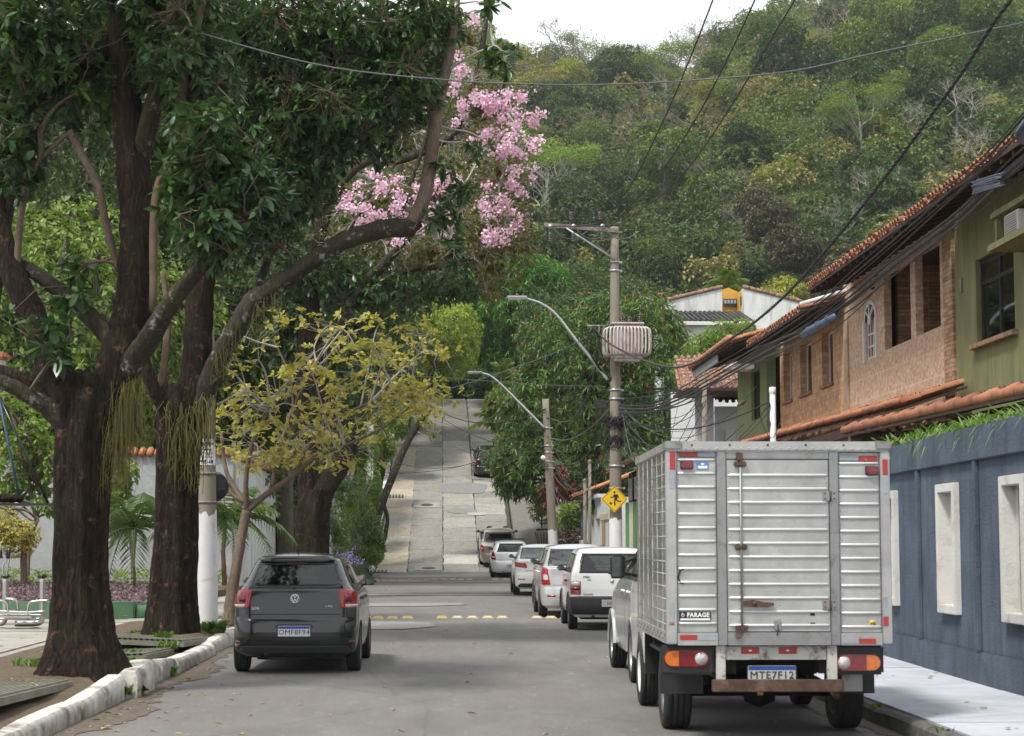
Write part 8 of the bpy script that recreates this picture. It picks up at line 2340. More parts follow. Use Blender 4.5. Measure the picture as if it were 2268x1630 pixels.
def band(root, c, r, mt=None, h=.05):
 m = MB(); m.lathe([(r, -h / 2), (r + .012, -h / 2), (r + .012, h / 2), (r, h / 2)], 18, Matrix.Translation(c)); m.bbox(c[0] + r, c[0] + r + .08, c[1] - .02, c[1] + .02, c[2] - h / 2, c[2] + h / 2, .004); m.build('clamp_band', mt or m_galv, root)
MY = 48.0
mp_, ma, mb = pole('utility_pole', 'tall concrete pole with timber crossarm and transformer behind the truck', [(1364, 1222), (1361, 503)], MY, .175, .105, 1142)
axis = lambda v: ma.lerp(mb, (P(0, v, MY).z - ma.z) / (mb.z - ma.z))
a, b_ = P(1205, 497, MY - .17), P(1371, 511, MY - .17)
m = MB(); d_ = (b_ - a)
m.poly([a + Vector((0, 0, -.055)), b_ + Vector((0, 0, -.055)), b_ + Vector((0, 0, .055)), a + Vector((0, 0, .055))], (0, .1, 0)); recalc(m.build('crossarm', m_timb, mp_))
m = MB(); m.tube([P(1254, 505, MY - .2), P(1361, 574, MY - .14)], .025, 6); m.build('crossarm_brace', m_galv, mp_)
for v in (574, 593, 860, 880, 1030, 1150 - 70): band(mp_, axis(v), .112 + (v - 500) * .00009)
def insulator(root, c, h=.28, r=.055, n=4, mt=None):
 m = MB(); prof = [(0, 0), (.018, 0)]
 for i in range(n):
  z = .06 + i * (h - .08) / n
  prof += [(.025, z), (r, z + .008), (r * .92, z + .028), (.025, z + .036)]
 prof += [(.02, h), (0, h)]
 m.lathe(prof, 12, Matrix.Translation(c)); return m.build('insulator', mt or m_porc, root)
for u in (1213, 1264, 1328):
 insulator(mp_, P(u, 492, MY - .12))
 c = P(u + 5, 512, MY - .2); insulator(mp_, Vector((c.x, c.y, c.z - .33)), .3, .045, 5, m_cableg)
 m = MB(); m.lathe([(0, .0), (.06, .0), (.06, .03), (0, .04)], 12, Matrix.Translation(P(u + 6, 501, MY - .25)) @ Matrix.Rotation(math.pi / 2, 4, 'X')); m.build('cable_clamp', m_galv, mp_)
 q = P(u + 8, 500, MY - .25); m = MB(); m.tube(spline([q, q + Vector((.25, 0, -.28)), q + Vector((.6, .05, -.32)), q + Vector((.95, .1, -.12))], None, 4), .012, 5); m.build('jumper', m_cableg, mp_)
 q = P(u, 478, MY - .12); m = MB(); m.tube(spline([q, q + Vector((-.08, 0, .18)), q + Vector((-.22, 0, .2)), q + Vector((-.1, 0, -.1))], None, 4), .008, 5); m.build('tap_wire', m_cableg, mp_)
m = MB()
for (p, q) in (((1300, 722), (1345, 722)), ((1327, 722), (1327, 790)), ((1327, 790), (1350, 795)), ((1338, 722), (1338, 760))):
 m = MB(); m.tube([P(*p, MY - .2), P(*q, MY - .2)], .028, 5); m.build('bracket_arm', m_timb, mp_)
tr_ = empty('transformer', (0, 0, 0), 0, 'chalky rust-streaked transformer with looped cooling tubes on the tall pole', 'transformer')
tc_ = P(1388, 757, MY - .45)
m = MB(); m.bbox(tc_.x - .40, tc_.x + .40, tc_.y - .26, tc_.y + .26, tc_.z - .50, tc_.z + .46, .07); m.build('tank', m_trafo, tr_)
m = MB(); m.bbox(tc_.x - .43, tc_.x + .43, tc_.y - .29, tc_.y + .29, tc_.z + .42, tc_.z + .48, .02); m.build('lid', m_trafo, tr_)
for i in range(13):
 t = -0.5 + i / 12; x = tc_.x + t * 1.0; y0 = tc_.y - .28 - .13 * math.cos(t * 2.6)
 xb = tc_.x + t * .72
 m = MB(); m.tube(spline([(xb, tc_.y - .24, tc_.z + .34), (x, y0 + .02, tc_.z + .33), (x + t * .08, y0 - .02, tc_.z + .2), (x + t * .08, y0 - .02, tc_.z - .22), (x, y0 + .02, tc_.z - .34), (xb, tc_.y - .24, tc_.z - .36)], None, 3), .024, 7); m.build('cooling_tube', m_trafo, tr_)
for sg in (-1, 1):
 for i in range(4):
  y = tc_.y - .2 + i * .12; x = tc_.x + sg * .40
  m = MB(); m.tube(spline([(x - sg * .05, y, tc_.z + .34), (x + sg * .14, y, tc_.z + .32), (x + sg * .19, y, tc_.z + .2), (x + sg * .19, y, tc_.z - .22), (x + sg * .14, y, tc_.z - .34), (x - sg * .05, y, tc_.z - .36)], None, 3), .024, 7); m.build('cooling_tube', m_trafo, tr_)
for i, (u, v) in enumerate(((1378, 712), (1395, 718), (1417, 712), (1436, 713))):
 c = P(u, v, MY - .45); insulator(tr_, Vector((min(c.x, tc_.x + .36), c.y + .1 * (i % 2), tc_.z + .47)), .28 if i != 1 else .2, .06, 4)
m = MB(); m.tube(spline([P(1419, 690, MY - .45), P(1421, 660, MY - .5), P(1410, 640, MY - .4), P(1375, 610, MY - .2), P(1366, 560, MY - .1)], None, 4), .008, 5); m.build('lead_wire', m_cableg, tr_)
m = MB(); m.tube(spline([P(1436, 690, MY - .45), P(1440, 665, MY - .5), P(1437, 655, MY - .4)], None, 4), .01, 5); m.build('lead_wire', m_cableg, tr_)
def street_lamp(label, pix, Y, r, head):
 root = empty('street_lamp', (0, 0, 0), 0, label, 'street lamp', 'street lamps on long curved arms')
 pts = spline([P(u, v, Y - .15) for u, v in pix], None, 5)
 m = MB(); m.tube(pts, [r * (1 - .35 * i / len(pts)) for i in range(len(pts))], 10); m.build('arm', m_galv, root)
 hx, hv = pix[-1]; c = P(hx, hv, Y - .15); L = head
 m = MB(); m.bbox(c.x - L, c.x + .12, c.y - .13, c.y + .13, c.z - .03, c.z + .05, .03); m.build('lamp_head', m_galv, root)
 m = MB(); m.bbox(c.x - L + .05, c.x - .05, c.y - .1, c.y + .1, c.z - .045, c.z - .028, .008); m.build('lamp_lens', m_clr, root)
 m = MB(); m.lathe([(0, .07), (.035, .06), (.04, 0), (0, 0)], 12, Matrix.Translation((c.x - L * .35, c.y, c.z + .05))); m.build('photocell', m_dome, root)
 return root
street_lamp('street lamp on the tall transformer pole, arching left over the road', [(1346, 842), (1318, 805), (1275, 752), (1232, 697), (1200, 673), (1172, 663), (1158, 660)], MY, .042, .42)
s2l = street_lamp('smaller looking street lamp on the second pole by the slope', [(1206, 948), (1160, 902), (1110, 852), (1085, 832), (1062, 825)], 75.5, .055, .5)
p2, pa, pb = pole('utility_pole', 'leaning concrete pole with a white foot in front of the mango tree', [(1229, 1205), (1208, 884)], 75.5, .2, .13, 1115 + 55)
for v in (945, 985, 1000, 1020, 1035): band(p2, pa.lerp(pb, (P(0, v, 75.5).z - pa.z) / (pb.z - pa.z)), .155)
m = MB(); c = P(1203, 1014, 75.2); bm = bmesh.new(); bmesh.ops.create_uvsphere(bm, u_segments=12, v_segments=8, radius=.1)
m.add([v.co + c for v in bm.verts], [[v.index for v in f.verts] for f in bm.faces], True); bm.free(); m.build('globe_lamp', m_wht, p2)
for (c, r) in ((axis(935), .24), (axis(975), .2)):
 m = MB()
 for k in range(14):
  rr = random.Random(k + int(c.z * 10)); a0 = rr.uniform(0, 6.28); R0 = r * rr.uniform(.7, 1.35)
  m.tube([c + Vector((R0 * math.cos(a0 + t * .5), R0 * math.sin(a0 + t * .5) * .9, rr.uniform(-.3, .3) * .6 + .02 * math.sin(t))) for t in range(13)], .012, 4, False)
 m.build('coiled_cable', m_cable, mp_)
m = MB(); c = P(1334, 895, MY - .3); m.bbox(c.x - .16, c.x + .12, c.y, c.y + .14, c.z - .12, c.z + .12, .02, None); m.build('junction_box', m_cable, mp_)
m = MB(); c = P(1322, 765, MY - .3)
for k in range(8):
 rr = random.Random(k); m.tube(spline([c + Vector((rr.uniform(-.15, .15), 0, .5)), c + Vector((rr.uniform(-.3, .15), rr.uniform(-.1, .1), .1)), c + Vector((rr.uniform(-.1, .2), 0, -.4)), axis(850)], None, 4), .011, 4, False)
m.build('coiled_cable', m_cable, mp_)
sg_ = empty('warning_sign', (0, 0, 0), 0, 'yellow diamond warning sign with a black figure kicking a ball, on the tall pole', 'sign')
sc0 = P(1361, 1105.5, MY - .25); S_ = .001564 * .965
def sp(px, py): return Vector((sc0.x + (px - 850) * S_, sc0.y, sc0.z - (py - 600) * S_))
def diamond(h, y0, d, rc=.03):
 pts = []
 for k in range(4):
  a = math.pi / 2 * k
  cx, cz = (h - rc * 1.41) * math.cos(a), (h - rc * 1.41) * math.sin(a)
  for j in range(5):
   t = a - math.pi / 4 + math.pi / 2 * j / 4
   pts.append((sc0.x + cx + rc * math.cos(t), y0, sc0.z + cz + rc * math.sin(t)))
 return pts
m = MB(); m.poly(diamond(.345, sc0.y, 0), (0, .004, 0)); recalc(m.build('sign_plate', m_sy, sg_))
o_, i_ = diamond(.322, sc0.y - .003, 0), diamond(.308, sc0.y - .003, 0)
m = MB()
for k in range(len(o_)):
 k2 = (k + 1) % len(o_); m.poly([o_[k], o_[k2], i_[k2], i_[k]], (0, .002, 0))
recalc(m.build('sign_border', m_ink, sg_))
def sdisc(px, py, r):
 m = MB(); c = sp(px, py); m.poly([(c.x + r * S_ * math.cos(t), sc0.y - .004, c.z + r * S_ * math.sin(t)) for t in [2 * math.pi * i / 18 for i in range(18)]], (0, .003, 0)); return m
def sbar(m, pts, w):
 for (a, b_) in zip(pts[:-1], pts[1:]):
  a, b_ = sp(*a), sp(*b_); t = (b_ - a).normalized(); n_ = Vector((-t.z, 0, t.x)) * w * S_ / 2
  m.poly([a + n_ + Vector((0, -.004, 0)), b_ + n_ + Vector((0, -.004, 0)), b_ - n_ + Vector((0, -.004, 0)), a - n_ + Vector((0, -.004, 0))], (0, .003, 0))
 for q in pts:
  c = sp(*q); m.poly([(c.x + w / 2 * S_ * math.cos(t), sc0.y - .0045, c.z + w / 2 * S_ * math.sin(t)) for t in [2 * math.pi * i / 10 for i in range(10)]], (0, .003, 0))
fig = sdisc(850, 484, 19)
fig.poly([p + Vector((0, -.0042, 0)) for p in (sp(836, 520), sp(908, 520), sp(890, 604), sp(850, 604))], (0, .003, 0))
sbar(fig, [(845, 527), (826, 562), (790, 574)], 17); sbar(fig, [(898, 528), (911, 550), (911, 574)], 17)
sbar(fig, [(864, 600), (850, 650), (858, 698)], 22); sbar(fig, [(874, 600), (905, 634), (952, 635)], 20)
recalc(fig.build('sign_figure', m_ink, sg_)); recalc(sdisc(787, 670, 21).build('sign_ball', m_ink, sg_))
PY = 30.4
p3, qa, qb = pole('utility_pole', 'concrete pole with white painted base and a pasted advert between the big trees', [(460, 1400), (458, 560)], PY, .165, .105, 1128)
ax3 = lambda v: qa.lerp(qb, (P(0, v, PY).z - qa.z) / (qb.z - qa.z))
rad3 = lambda v: .165 + (.105 - .165) * (ax3(v).z - qa.z) / (qb.z - qa.z)
for v in (1048, 1112): band(p3, ax3(v), rad3(v), m_conc, .04)
def wrap(name, v0, v1, a0, a1, off, mt, parent):
 n = 12; V = []
 for i in range(3):
  v = v0 + (v1 - v0) * i / 2; c = ax3(v); r = rad3(v) + off
  for j in range(n + 1):
   t = R(a0 + (a1 - a0) * j / n) - math.pi / 2; V.append((c.x + r * math.cos(t), c.y + r * math.sin(t), c.z))
 m = MB(); m.add(V, [(i * (n + 1) + j, i * (n + 1) + j + 1, (i + 1) * (n + 1) + j + 1, (i + 1) * (n + 1) + j) for i in range(2) for j in range(n)], True)
 return m.build(name, mt, parent)
ad_ = wrap('advert', 1030, 972, -62, 75, .004, m_wht, p3)
def wraptext(s, v, size, sx=1.0, bold=0.0):
 me = text_mesh(s, size, .0004, bold); me.materials.clear(); me.materials.append(m_ink)
 c = ax3(v); r = rad3(v) + .006
 for q in me.vertices:
  t = (q.co.x * sx) / r - math.pi / 2 + .1; rr_ = r + q.co.z
  z = q.co.y; q.co = (c.x + rr_ * math.cos(t), c.y + rr_ * math.sin(t), c.z + z)
 link('advert_lettering', me, ad_)
wraptext('RENDONT', 983, .062, .82, .0025); wraptext('BOMBEAMENTO', 996, .034, .9); wraptext('CONCRETO, LAJE', 1004, .034, .8); wraptext('E PRÉ MOLDADO', 1012, .034, .85); wraptext('99771-523', 1023, .066, .72, .003)
bs_ = empty('round_sign', (0, 0, 0), 0, 'back of a round black sign fixed behind the white-based pole', 'sign')
c = P(474, 1078, PY + .25); m = MB(); m.lathe([(0, -.012), (.235, -.012), (.24, 0), (.235, .012), (0, .012)], 28, Matrix.Translation(c) @ Matrix.Rotation(math.pi / 2, 4, 'X')); m.build('sign_plate', m_plas, bs_)
m = MB(); m.box(c.x - .1, c.x - .02, c.y - .08, c.y - .012, c.z - .2, c.z + .2); m.build('sign_bracket', m_galv, bs_)
m = MB(); m.bbox(c.x + .05, c.x + .19, c.y - .016, c.y - .0125, c.z - .05, c.z - .02, .001); m.build('sign_label', m_cableg, bs_)
# ---- wires
WIRES = 'overhead wires and cables'
def along(pix, x0, Y0, x1, Y1):
 k = (x1 - x0) / (Y1 - Y0); out = []
 for (u, v) in pix:
  t = (u - 990) / FPX
  Y = (x0 - k * Y0) / (t - k) if abs(t - k) > 1e-6 else Y0
  Y = max(8, min(130, Y)); out.append(P(u, v, Y))
 return out
def wire(pts, r, label, mt=m_cable, name='overhead_wire', k=5, twist=0, n=5):
 p = spline(pts, None, k)
 m = MB()
 if twist:
  q = []
  for i in range(len(p) - 1):
   seg = p[i + 1] - p[i]; c_ = max(1, int(seg.length / .05)); q += [p[i] + seg * j / c_ for j in range(c_)]
  q.append(p[-1])
  for s_ in range(3):
   d = 0; V = []
   for i, c in enumerate(q):
    t = (q[min(i + 1, len(q) - 1)] - q[max(i - 1, 0)]).normalized(); a_ = t.cross(Vector((0, 0, 1))).normalized(); b2 = t.cross(a_)
    if i: d += (q[i] - q[i - 1]).length
    th = d * twist + s_ * 2.094; V.append(c + (a_ * math.cos(th) + b2 * math.sin(th)) * r)
   m.tube(V, r * .95, 4, False)
 else:
  m.tube(p, r, n, False)
 return tag(m.build(name, mt), label, 'cable' if r > .013 or twist else 'wire', WIRES)
wire(along([(1222, 501), (1290, 499), (1338, 485), (1400, 404), (1456, 295), (1508, 179), (1579, 0), (1700, -330)], 2.65, 48, 4.0, 28.5), .014, 'left one of three bare wires rising from the crossarm over the street', m_cable)
wire(along([(1273, 501), (1340, 500), (1366, 488), (1433, 415), (1493, 340), (1575, 202), (1672, 0), (1800, -300)], 3.25, 48, 4.68, 28.5), .014, 'middle one of three bare wires rising from the crossarm', m_cable)
wire(along([(1330, 501), (1378, 494), (1426, 460), (1486, 415), (1557, 329), (1654, 179), (1717, 71), (1760, 0), (1900, -250)], 3.88, 48, 5.28, 28.5), .014, 'right one of three bare wires, carrying two small air plants', m_cable)
wire([P(u, v, 20) for u, v in [(0, -85), (225, 0), (500, 90), (740, 150), (1000, 178), (1130, 185), (1300, 188), (1500, 180), (1750, 158), (1950, 115), (2268, 50), (2420, 20)]], .0085, 'grey cable sagging right across the top of the picture', m_cableg)
wire(along([(1316, 725), (1345, 757), (1400, 787), (1450, 806), (1500, 813), (1550, 797), (1600, 762), (1660, 722), (1720, 672), (1782, 609), (1883, 490), (1980, 366), (2063, 254), (2130, 161), (2197, 56), (2238, 0), (2330, -130)], 3.8, 48, 5.4, 15), .013, 'thick twisted cable sagging from the transformer pole up to the top right corner', m_cable, 'twisted_cable', 4, 16)
mainB = [(1372, 905), (1440, 905), (1500, 886), (1560, 856), (1659, 800), (1722, 767), (1788, 736), (1822, 709), (1897, 655), (1958, 604), (2100, 498), (2180, 425), (2268, 350), (2340, 290)]
mainA = [(1372, 885), (1500, 870), (1560, 838), (1659, 778), (1800, 684), (1900, 600), (2051, 470), (2180, 355), (2268, 258), (2340, 190)]
for i, (dy, r, lab) in enumerate([(0, .022, 'thickest black cable of the bundle running past the stone-clad facades'), (9, .016, 'black cable just under the thickest one of the bundle'), (-10, .014, 'black cable just over the thickest one of the bundle'), (18, .011, 'lowest loose cable of the bundle before the facades'), (-20, .010, 'slack upper cable of the bundle before the facades'), (30, .007, 'thin wire hanging below the facade bundle')]):
 rr = random.Random(i); wire(along([(u, v + dy * (1 + .3 * math.sin(j * 1.3 + i)) * (.6 if u < 1500 else 1)) for j, (u, v) in enumerate(mainB)], 4.25 + i * .03, 48, 5.6 + i * .04, 15), r, lab, m_cable if i != 1 else m_cableg)
for i, (dy, r, lab) in enumerate([(0, .014, 'black cable running just below the clay eaves'), (12, .009, 'thin wire below the cable at the clay eaves'), (-12, .008, 'thin wire crossing the clay roof edges'), (24, .012, 'second black cable between the eaves and the bundle')]):
 wire(along([(u, v + dy * (1 + .25 * math.sin(j * 1.7 + i * 2))) for j, (u, v) in enumerate(mainA)], 4.4, 48, 5.9 + i * .05, 15), r, lab)
sx_ = empty('cable_splice', (0, 0, 0), 0, 'blue-grey cable splice box taped into the bundle by the block-stone facade', 'splice box', 'splice boxes on the cables')
c = along([(1793, 733)], 4.25, 48, 5.6, 15)[0]; c2 = along([(1850, 700)], 4.25, 48, 5.6, 15)[0]
m = MB(); m.tube([c + (c - c2) * .3, c, c2], [.04, .06, .045], 8); m.build('housing', mat('blue_grey_plastic', (.07, .1, .17), .5), sx_)
for t in (0, .4, .8):
 m = MB(); q = c.lerp(c2, t); m.lathe([(.06, -.02), (.075, 0), (.06, .02)], 10, Matrix.Translation(q) @ Matrix.Rotation(1.2, 4, 'X')); m.build('strap', m_cableg, sx_)
sx_ = empty('cable_coil', (0, 0, 0), 0, 'slack grey-blue fibre coil hanging under the cables at the green house', 'cable coil')
c = along([(2185, 402)], 4.3, 48, 5.6, 15)[0]
for k in range(7):
 rr = random.Random(k); m = MB(); a0 = rr.uniform(.9, 1.1)
 m.tube([c + Vector((math.cos(t) * .10 * a0 + rr.uniform(-.01, .01), math.sin(t) * .42 * a0 - .05, math.sin(t) * .045 + math.cos(t) * .03 - .02 * k + .03)) for t in [2 * math.pi * i / 22 for i in range(23)]], .010, 5, False); m.build('loop', m_cableg if k % 2 else mat('slate_blue_cable', (.06, .08, .13), .5), sx_)
m = MB(); m.bbox(c.x - .05, c.x + .05, c.y - .25, c.y + .2, c.z - .1, c.z - .02, .02); m.build('tray', mat('slate_plastic', (.08, .1, .14), .5), sx_)
cb_ = empty('cable_closure', (0, 0, 0), 0, 'rounded dark blue cable closure at the right edge below the eave', 'splice box', 'splice boxes on the cables')
c = along([(2268, 286)], 4.4, 48, 5.9, 15)[0]
m = MB(); m.lathe([(0, -.32), (.07, -.3), (.11, -.22), (.115, .1), (.12, .12), (.12, .2), (.08, .24), (0, .26)], 18, Matrix.Translation(c + Vector((.05, -.1, 0))) @ Matrix.Rotation(R(80), 4, 'X')); m.build('housing', mat('dark_blue_plastic', (.02, .035, .07), .3), cb_)
rr = random.Random(21)
ends_ = [(1560, 862, 44.5, 'grey post beside the white columns'), (1710, 886, 35.8, 'white service post'), (1640, 905, 46, 'pale green house'), (1600, 985, 44, 'back of the truck box'), (1480, 985, 40, 'truck roof corner'), (1710, 905, 35.8, 'service post, lower fixing'), (1560, 900, 44.5, 'grey post, lower fixing'), (1800, 935, 31, 'tile porch roof'), (1540, 975, 40, 'truck roof, slack'), (1440, 990, 38, 'truck roof, nearest the pole')]
for i, (u, v, Y, w) in enumerate(ends_):
 s_ = axis(rr.uniform(880, 965)) + Vector((.15, -.1, 0)); e = P(u, v, Y); sag = rr.uniform(.25, 1.1)
 pts = [s_.lerp(e, t) - Vector((0, 0, 4 * sag * t * (1 - t))) for t in [j / 8 for j in range(9)]]
 wire(pts, rr.choice([.007, .009, .011]), 'service wire drooping from the tall pole to the ' + w, rr.choice([m_cable, m_cableg]), k=2, twist=60 if i in (1, 4) else 0)
for i in range(11):
 s_ = axis(rr.uniform(870, 1000)) + Vector((.14, -.1, 0)); e = P(1480 + i * 28, 850 + rr.uniform(-20, 125), 44 - i * .6); sag = rr.uniform(.5, 1.9)
 pts = [s_.lerp(e, t) - Vector((0, 0, 4 * sag * t * (1 - t))) for t in [j / 8 for j in range(9)]]
 wire(pts, rr.choice([.006, .008]), ORD[i] + ' slack wire from the left in the tangle right of the tall pole', rr.choice([m_cable, m_cableg]), k=2)
for i in range(7):
 s_ = axis(900 + i * 14) + Vector((-.12, .1, 0)); e = P(1212, 965 + i * 13, 75.4); sag = .45 + i * .22
 pts = [s_.lerp(e, t) - Vector((0, 0, 4 * sag * t * (1 - t))) for t in [j / 8 for j in range(9)]]
 wire(pts, .010 if i else .02, ORD[i] + ' cable from the top, slung between the tall and leaning poles', m_cable if i % 2 else m_cableg, k=2)
for i, (pix, r, lab, mt, tw) in enumerate([
  ([(1208, 905), (1165, 925), (1100, 936), (1030, 932), (960, 905), (900, 870)], .013, 'twisted black cable crossing the top of the slope', m_cable, 30),
  ([(1208, 912), (1180, 925), (1140, 968), (1085, 1008), (1030, 1030), (960, 1037), (900, 1030), (830, 1010)], .014, 'whitish cable looping low across the slope to the left', m_cableg, 0),
  ([(1206, 955), (1150, 985), (1085, 1012), (1010, 1035), (930, 1046), (860, 1048)], .012, 'dark cable swinging across the middle of the slope', m_cable, 0),
  ([(1204, 985), (1120, 985), (1040, 960), (960, 915), (900, 880)], .015, 'heavier dark cable from the leaning pole to the upper left', m_cable, 0),
  ([(1204, 990), (1130, 975), (1040, 955), (960, 930)], .008, 'thin grey wire over the slope, upper one', m_cableg, 0),
  ([(1204, 1000), (1120, 1000), (1040, 985), (950, 940)], .008, 'thin grey wire over the slope, lower one', m_cableg, 0),
  ([(1204, 1010), (1100, 1015), (1030, 1000), (940, 950)], .007, 'fine dark wire over the slope, lowest of the fan', m_cable, 0),
  ([(1204, 948), (1100, 930), (1000, 918), (930, 905)], .007, 'fine wire nearly level across the top of the slope', m_cableg, 0)]):
 k = len(pix); wire([P(u, v, 75.3 + 6 * j / k) for j, (u, v) in enumerate(pix)], r, lab, mt, k=4, twist=tw)
wire([P(u, v, 47.8) for u, v in [(1342, 856), (1200, 852), (1000, 838), (800, 826), (600, 812)]], .008, 'thin level wire running left behind the yellow tree from the tall pole', m_cableg)
wire([P(u, v, 47.8) for u, v in [(1320, 735), (1250, 772), (1180, 800), (1080, 835), (960, 872)]], .009, 'bluish wire falling left from the transformer bracket', mat('bluish_cable', (.04, .09, .12), .5))
wire([P(1327, 730, 47.9), P(1318, 820, 52), P(1290, 900, 60), P(1255, 935, 68), P(1212, 925, 75.4)], .016, 'twisted cable sweeping down from the transformer bracket to the leaning pole', m_cable, 'twisted_cable', 4, 16)
for i, (uv0, uv1, lab) in enumerate([((1232, 1000), (1307, 1030), 'upper'), ((1232, 1020), (1296, 1070), 'middle'), ((1232, 1040), (1330, 1085), 'lower')]):
 s_, e = P(*uv0, 75.2), P(*uv1, 66); pts = [s_.lerp(e, t) - Vector((0, 0, 2.4 * t * (1 - t))) for t in [j / 8 for j in range(9)]]
 wire(pts, .008, lab + ' drop wire from the leaning pole to the gate posts', m_cableg, k=2)
ap = along([(1654, 179), (1557, 322)], 3.88, 48, 5.28, 28.5)
for i, q in enumerate(ap):
 o = strap_plant('air_plant', [tuple(q)], m_twig, .16, 40, .006); tag(o, ('upper' if i == 0 else 'lower') + ' small brown air plant growing on the right bare wire', 'plant', 'air plants on the wire')
def service_post(label, u, v0, Y, r=.05, mt=m_conc):
 root = empty('service_post', (0, 0, 0), 0, label, 'post', 'service posts'); c = P(u, v0, Y)
 m = MB(); m.cyl((c.x, c.y, 0), (c.x, c.y, c.z), r, 14); m.build('tube', mt, root)
 m = MB(); m.lathe([(0, .1), (r * 1.15, .09), (r * 1.25, 0), (r, -.05)], 14, Matrix.Translation(c)); m.build('cap', mt, root)
 for q in (.25, .6):
  m = MB(); m.bbox(c.x - r - .06, c.x - r, c.y - .05, c.y + .02, c.z - q - .05, c.z - q + .05, .01); m.build('wire_fixing', m_porc, root)
 m = MB(); m.tube(spline([c + Vector((-r, -.05, -.25)), c + Vector((-.25, -.1, -.5)), c + Vector((-.05, -.1, -.9)), c + Vector((.12, -.1, -.6))], None, 4), .008, 4); m.build('loop_wire', m_cable, root)
 return root
service_post('pale service post rising behind the truck before the block-stone facade', 1711, 868, 35.8, .055, m_lime_w)
service_post('grey service post beside the white columns', 1560, 843, 44.8, .06)
service_post('thin grey post over the tiled gateway, taller one', 1306, 1024, 66, .055)
service_post('thin grey post over the tiled gateway, shorter one', 1295, 1066, 67, .06)
m = MB(); c = P(1642, 893, 45)
m.lathe([(0, -.16), (.02, -.12), (.045, -.05), (.055, .02), (.04, .07), (.032, .1), (.03, .13), (.012, .155), (0, .17)], 10, Matrix.Translation(c) @ Matrix.Rotation(R(-35), 4, 'X') @ Matrix.Rotation(R(55), 4, 'Y'))
tag(m.build('bird', m_twig), 'small brown bird perched on a wire before the pale green house', 'bird')
# ---- small park: planter, exercise machine, hanging tray, feeder, bin
pk = empty('planter', (0, 0, 0), 0, 'low worn green planter kerb filled with purple leaved plants in front of the grey wall', 'planter')
m_plant = mat('worn_green_paint', (.075, .19, .095), .85, var=.15, vscale=4, bmp=.3, dirt=(.13, .12, .09), dscale=2.6, dlo=.5, dhi=.68)
for k in range(5):
 x = -14 + k * 1.6; m = MB(); m.bbox(x, x + 1.59, 36.6, 36.95, .05, .52, .02); m.build('kerb_block', m_plant, pk)
m = MB(); m.tube([(-6.05, 36.8, .27), (-5.8, 37.0, .27), (-5.75, 37.4, .27), (-5.8, 44, .3)], .18, 8); m.box(-5.95, -5.65, 37.2, 46, .05, .5); m.build('kerb_end', m_plant, pk)
n = 5200
pts = np.stack([rng.uniform(-14, -6.0, n), rng.uniform(37, 47, n), np.zeros(n)], 1); pts[:, 2] = .42 + .12 * rng.random(n) + .02 * (pts[:, 1] - 37)
V, F = whorls(pts, nrm(rng.normal(size=pts.shape) * .4 + np.array([0, -.3, 1])), 5, .085, .6, 1, .1, 'quad'); o = link('purple_plants', np_mesh('purple_plants', V, F, m_purple), pk); o['kind'] = 'stuff'
n = 900
pts = np.stack([rng.uniform(-15, -6.0, n), rng.uniform(48, 54.5, n), rng.uniform(.4, .95, n)], 1)
V, F = whorls(pts, nrm(rng.normal(size=pts.shape) * .4 + np.array([0, 0, 1])), 6, .13, .5, 1, .1, 'quad'); o = link('hedge_plants', np_mesh('hedge_plants', V, F, m_shrub), pk); o['kind'] = 'stuff'
m = MB(); m.box(-14, -5.95, 36.95, 55.8, .05, .42); m.build('bed_soil', m_earth, pk)
em = empty('exercise_machine', (0, 0, 0), 0, 'stainless steel outdoor exercise machine of bent tubes at the left edge', 'exercise machine')
m_inox = mat('stainless_tube', (.45, .44, .42), .28, .85, var=.08)
EY = 33.0
for i, u in enumerate((12, 94)):
 c = P(u, 1385, EY); t = P(u, 1277, EY)
 m = MB(); m.tube(spline([t, P(u, 1340, EY), P(u - 2, 1372, EY), P(u - 14, 1380, EY), P(u - 60, 1381, EY)], None, 4), .055, 12); m.build('post', m_inox, em)
 m = MB(); m.lathe([(0, .05), (.07, .04), (.08, 0), (.07, -.02), (0, -.02)], 14, Matrix.Translation(t)); m.build('post_cap', m_frit, em)
for (pix, r, mt) in [([(-20, 1332), (0, 1330), (14, 1336), (18, 1350), (18, 1368)], .022, m_inox), ([(12, 1326), (30, 1327), (38, 1334), (40, 1350)], .022, m_inox), ([(62, 1372), (62, 1345), (68, 1334), (84, 1331), (108, 1330)], .022, m_inox),
      ([(-10, 1353), (60, 1356), (100, 1354)], .02, m_inox), ([(-10, 1362), (60, 1362), (95, 1362)], .016, m_inox), ([(-10, 1370), (60, 1371), (90, 1370)], .016, m_inox), ([(6, 1276), (8, 1250), (14, 1240), (16, 1222)], .016, m_inox), ([(14, 1276), (18, 1250), (20, 1240), (19, 1225)], .016, m_inox)]:
 m = MB(); m.tube(spline([P(u, v, EY - .15) for u, v in pix], None, 4), r, 8); m.build('tube', mt, em)
for u in (16, 20, 2):
 m = MB(); m.cyl(P(u, 1237, EY - .15), P(u, 1213, EY - .15), .022, 8); m.build('grip', m_frit, em)
for v in (1358, 1366):
 m = MB(); c = P(40, v, EY - .3); m.bbox(c.x - .3, c.x + .25, c.y - .1, c.y + .1, c.z - .02, c.z + .015, .01); m.build('foot_plate', m_inox, em)
for u in (5, 78):
 c = P(u, 1385, EY); m = MB(); m.lathe([(0, .1), (.12, .08), (.14, 0)], 14, Matrix.Translation((c.x, c.y, .1))); m.build('foot', m_conc, em)
ht = empty('hanging_tray', (0, 0, 0), 0, 'dark metal tray with a log, slung on blue rods at the left edge', 'hanging tray')
HY = 24.0; m_bluer = mat('blue_painted_rod', (.03, .06, .14), .5)
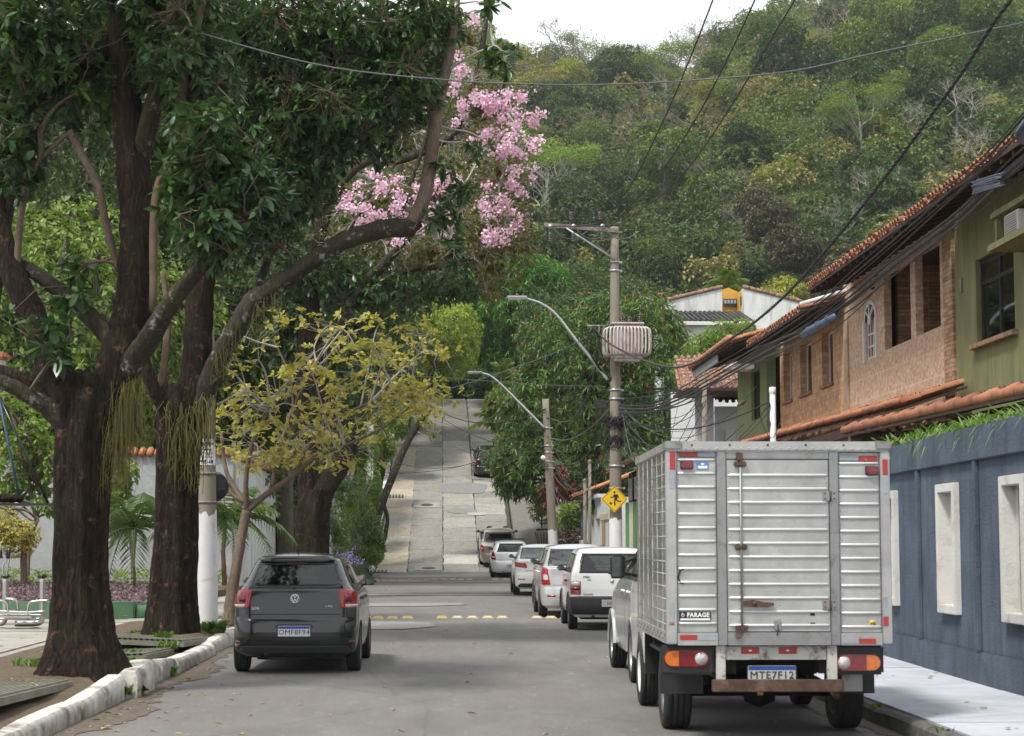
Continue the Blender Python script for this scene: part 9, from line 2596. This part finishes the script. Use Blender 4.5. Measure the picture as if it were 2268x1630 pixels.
for (p, q, mt) in (((0, 880), (46, 1116), m_bluer), ((0, 884), (108, 1118), m_frit)):
 m = MB(); m.tube([P(p[0] - 6, p[1] - 16, HY), P(*q, HY)], .016, 7); m.build('rod', mt, ht)
m = MB(); a, b_ = P(-40, 1115, HY), P(112, 1120, HY); m.box(a.x, b_.x, a.y - .2, a.y + .25, a.z - .03, a.z); m.build('tray', m_frit, ht)
m = MB(); a, b_ = P(-30, 1104, HY), P(50, 1104, HY); m.tube([a, a.lerp(b_, .5) + Vector((0, .02, .01)), b_], [.05, .055, .05], 9, True, True, noise=.1, seed=2); m.build('log', m_bark1, ht)
bf = empty('bird_feeder', (0, 0, 0), 0, 'small house-shaped bird feeder with a copper coloured roof at the left edge', 'bird feeder')
c = P(-6, 808, HY); m = MB(); m.bbox(c.x - .12, c.x + .09, c.y - .1, c.y + .1, c.z - .1, c.z + .06, .01); m.build('feeder_body', m_whited, bf)
m = MB(); m.bbox(c.x - .18, c.x + .13, c.y - .16, c.y + .16, c.z + .06, c.z + .16, .03); m.build('feeder_roof', m_tilec, bf)
m = MB(); m.cyl(c + Vector((0, 0, .16)), c + Vector((0, 0, .6)), .008, 5); m.cyl(c + Vector((-.05, -.1, -.1)), c + Vector((.17, -.14, -.1)), .006, 5); m.build('hanger', m_twig, bf)
lb = empty('litter_bin', (0, 0, 0), 0, 'orange litter bin on a dark post between the second trunk and the white pole', 'litter bin')
c = P(441, 1364, 37.0); m = MB(); m.cyl((c.x, c.y, .1), (c.x, c.y, 1.1), .045, 10); m.build('post', m_frit, lb)
m = MB(); m.lathe([(.1, .75), (.15, .78), (.17, 1.15), (.18, 1.16), (.16, 1.2), (0, 1.22)], 18, Matrix.Translation((c.x, c.y, -.12))); m.build('bin', mat('orange_plastic', (.62, .1, .02), .5), lb)
# ---- thin air between here and the hill
hz = MB(); hz.box(-520, 560, -70, 1350, -9, 152); hz = hz.build('haze', None)
hz['kind'] = 'stuff'
hm = bpy.data.materials.new('haze_air'); hm.use_nodes = True; hm.node_tree.nodes.clear()
ho = hm.node_tree.nodes.new('ShaderNodeOutputMaterial'); hv = hm.node_tree.nodes.new('ShaderNodeVolumePrincipled')
hv.inputs['Density'].default_value = .0002
hv.inputs['Color'].default_value = (.88, .92, .96, 1); hv.inputs['Anisotropy'].default_value = .2
hm.node_tree.links.new(hv.outputs[0], ho.inputs['Volume']); hz.data.materials.append(hm)
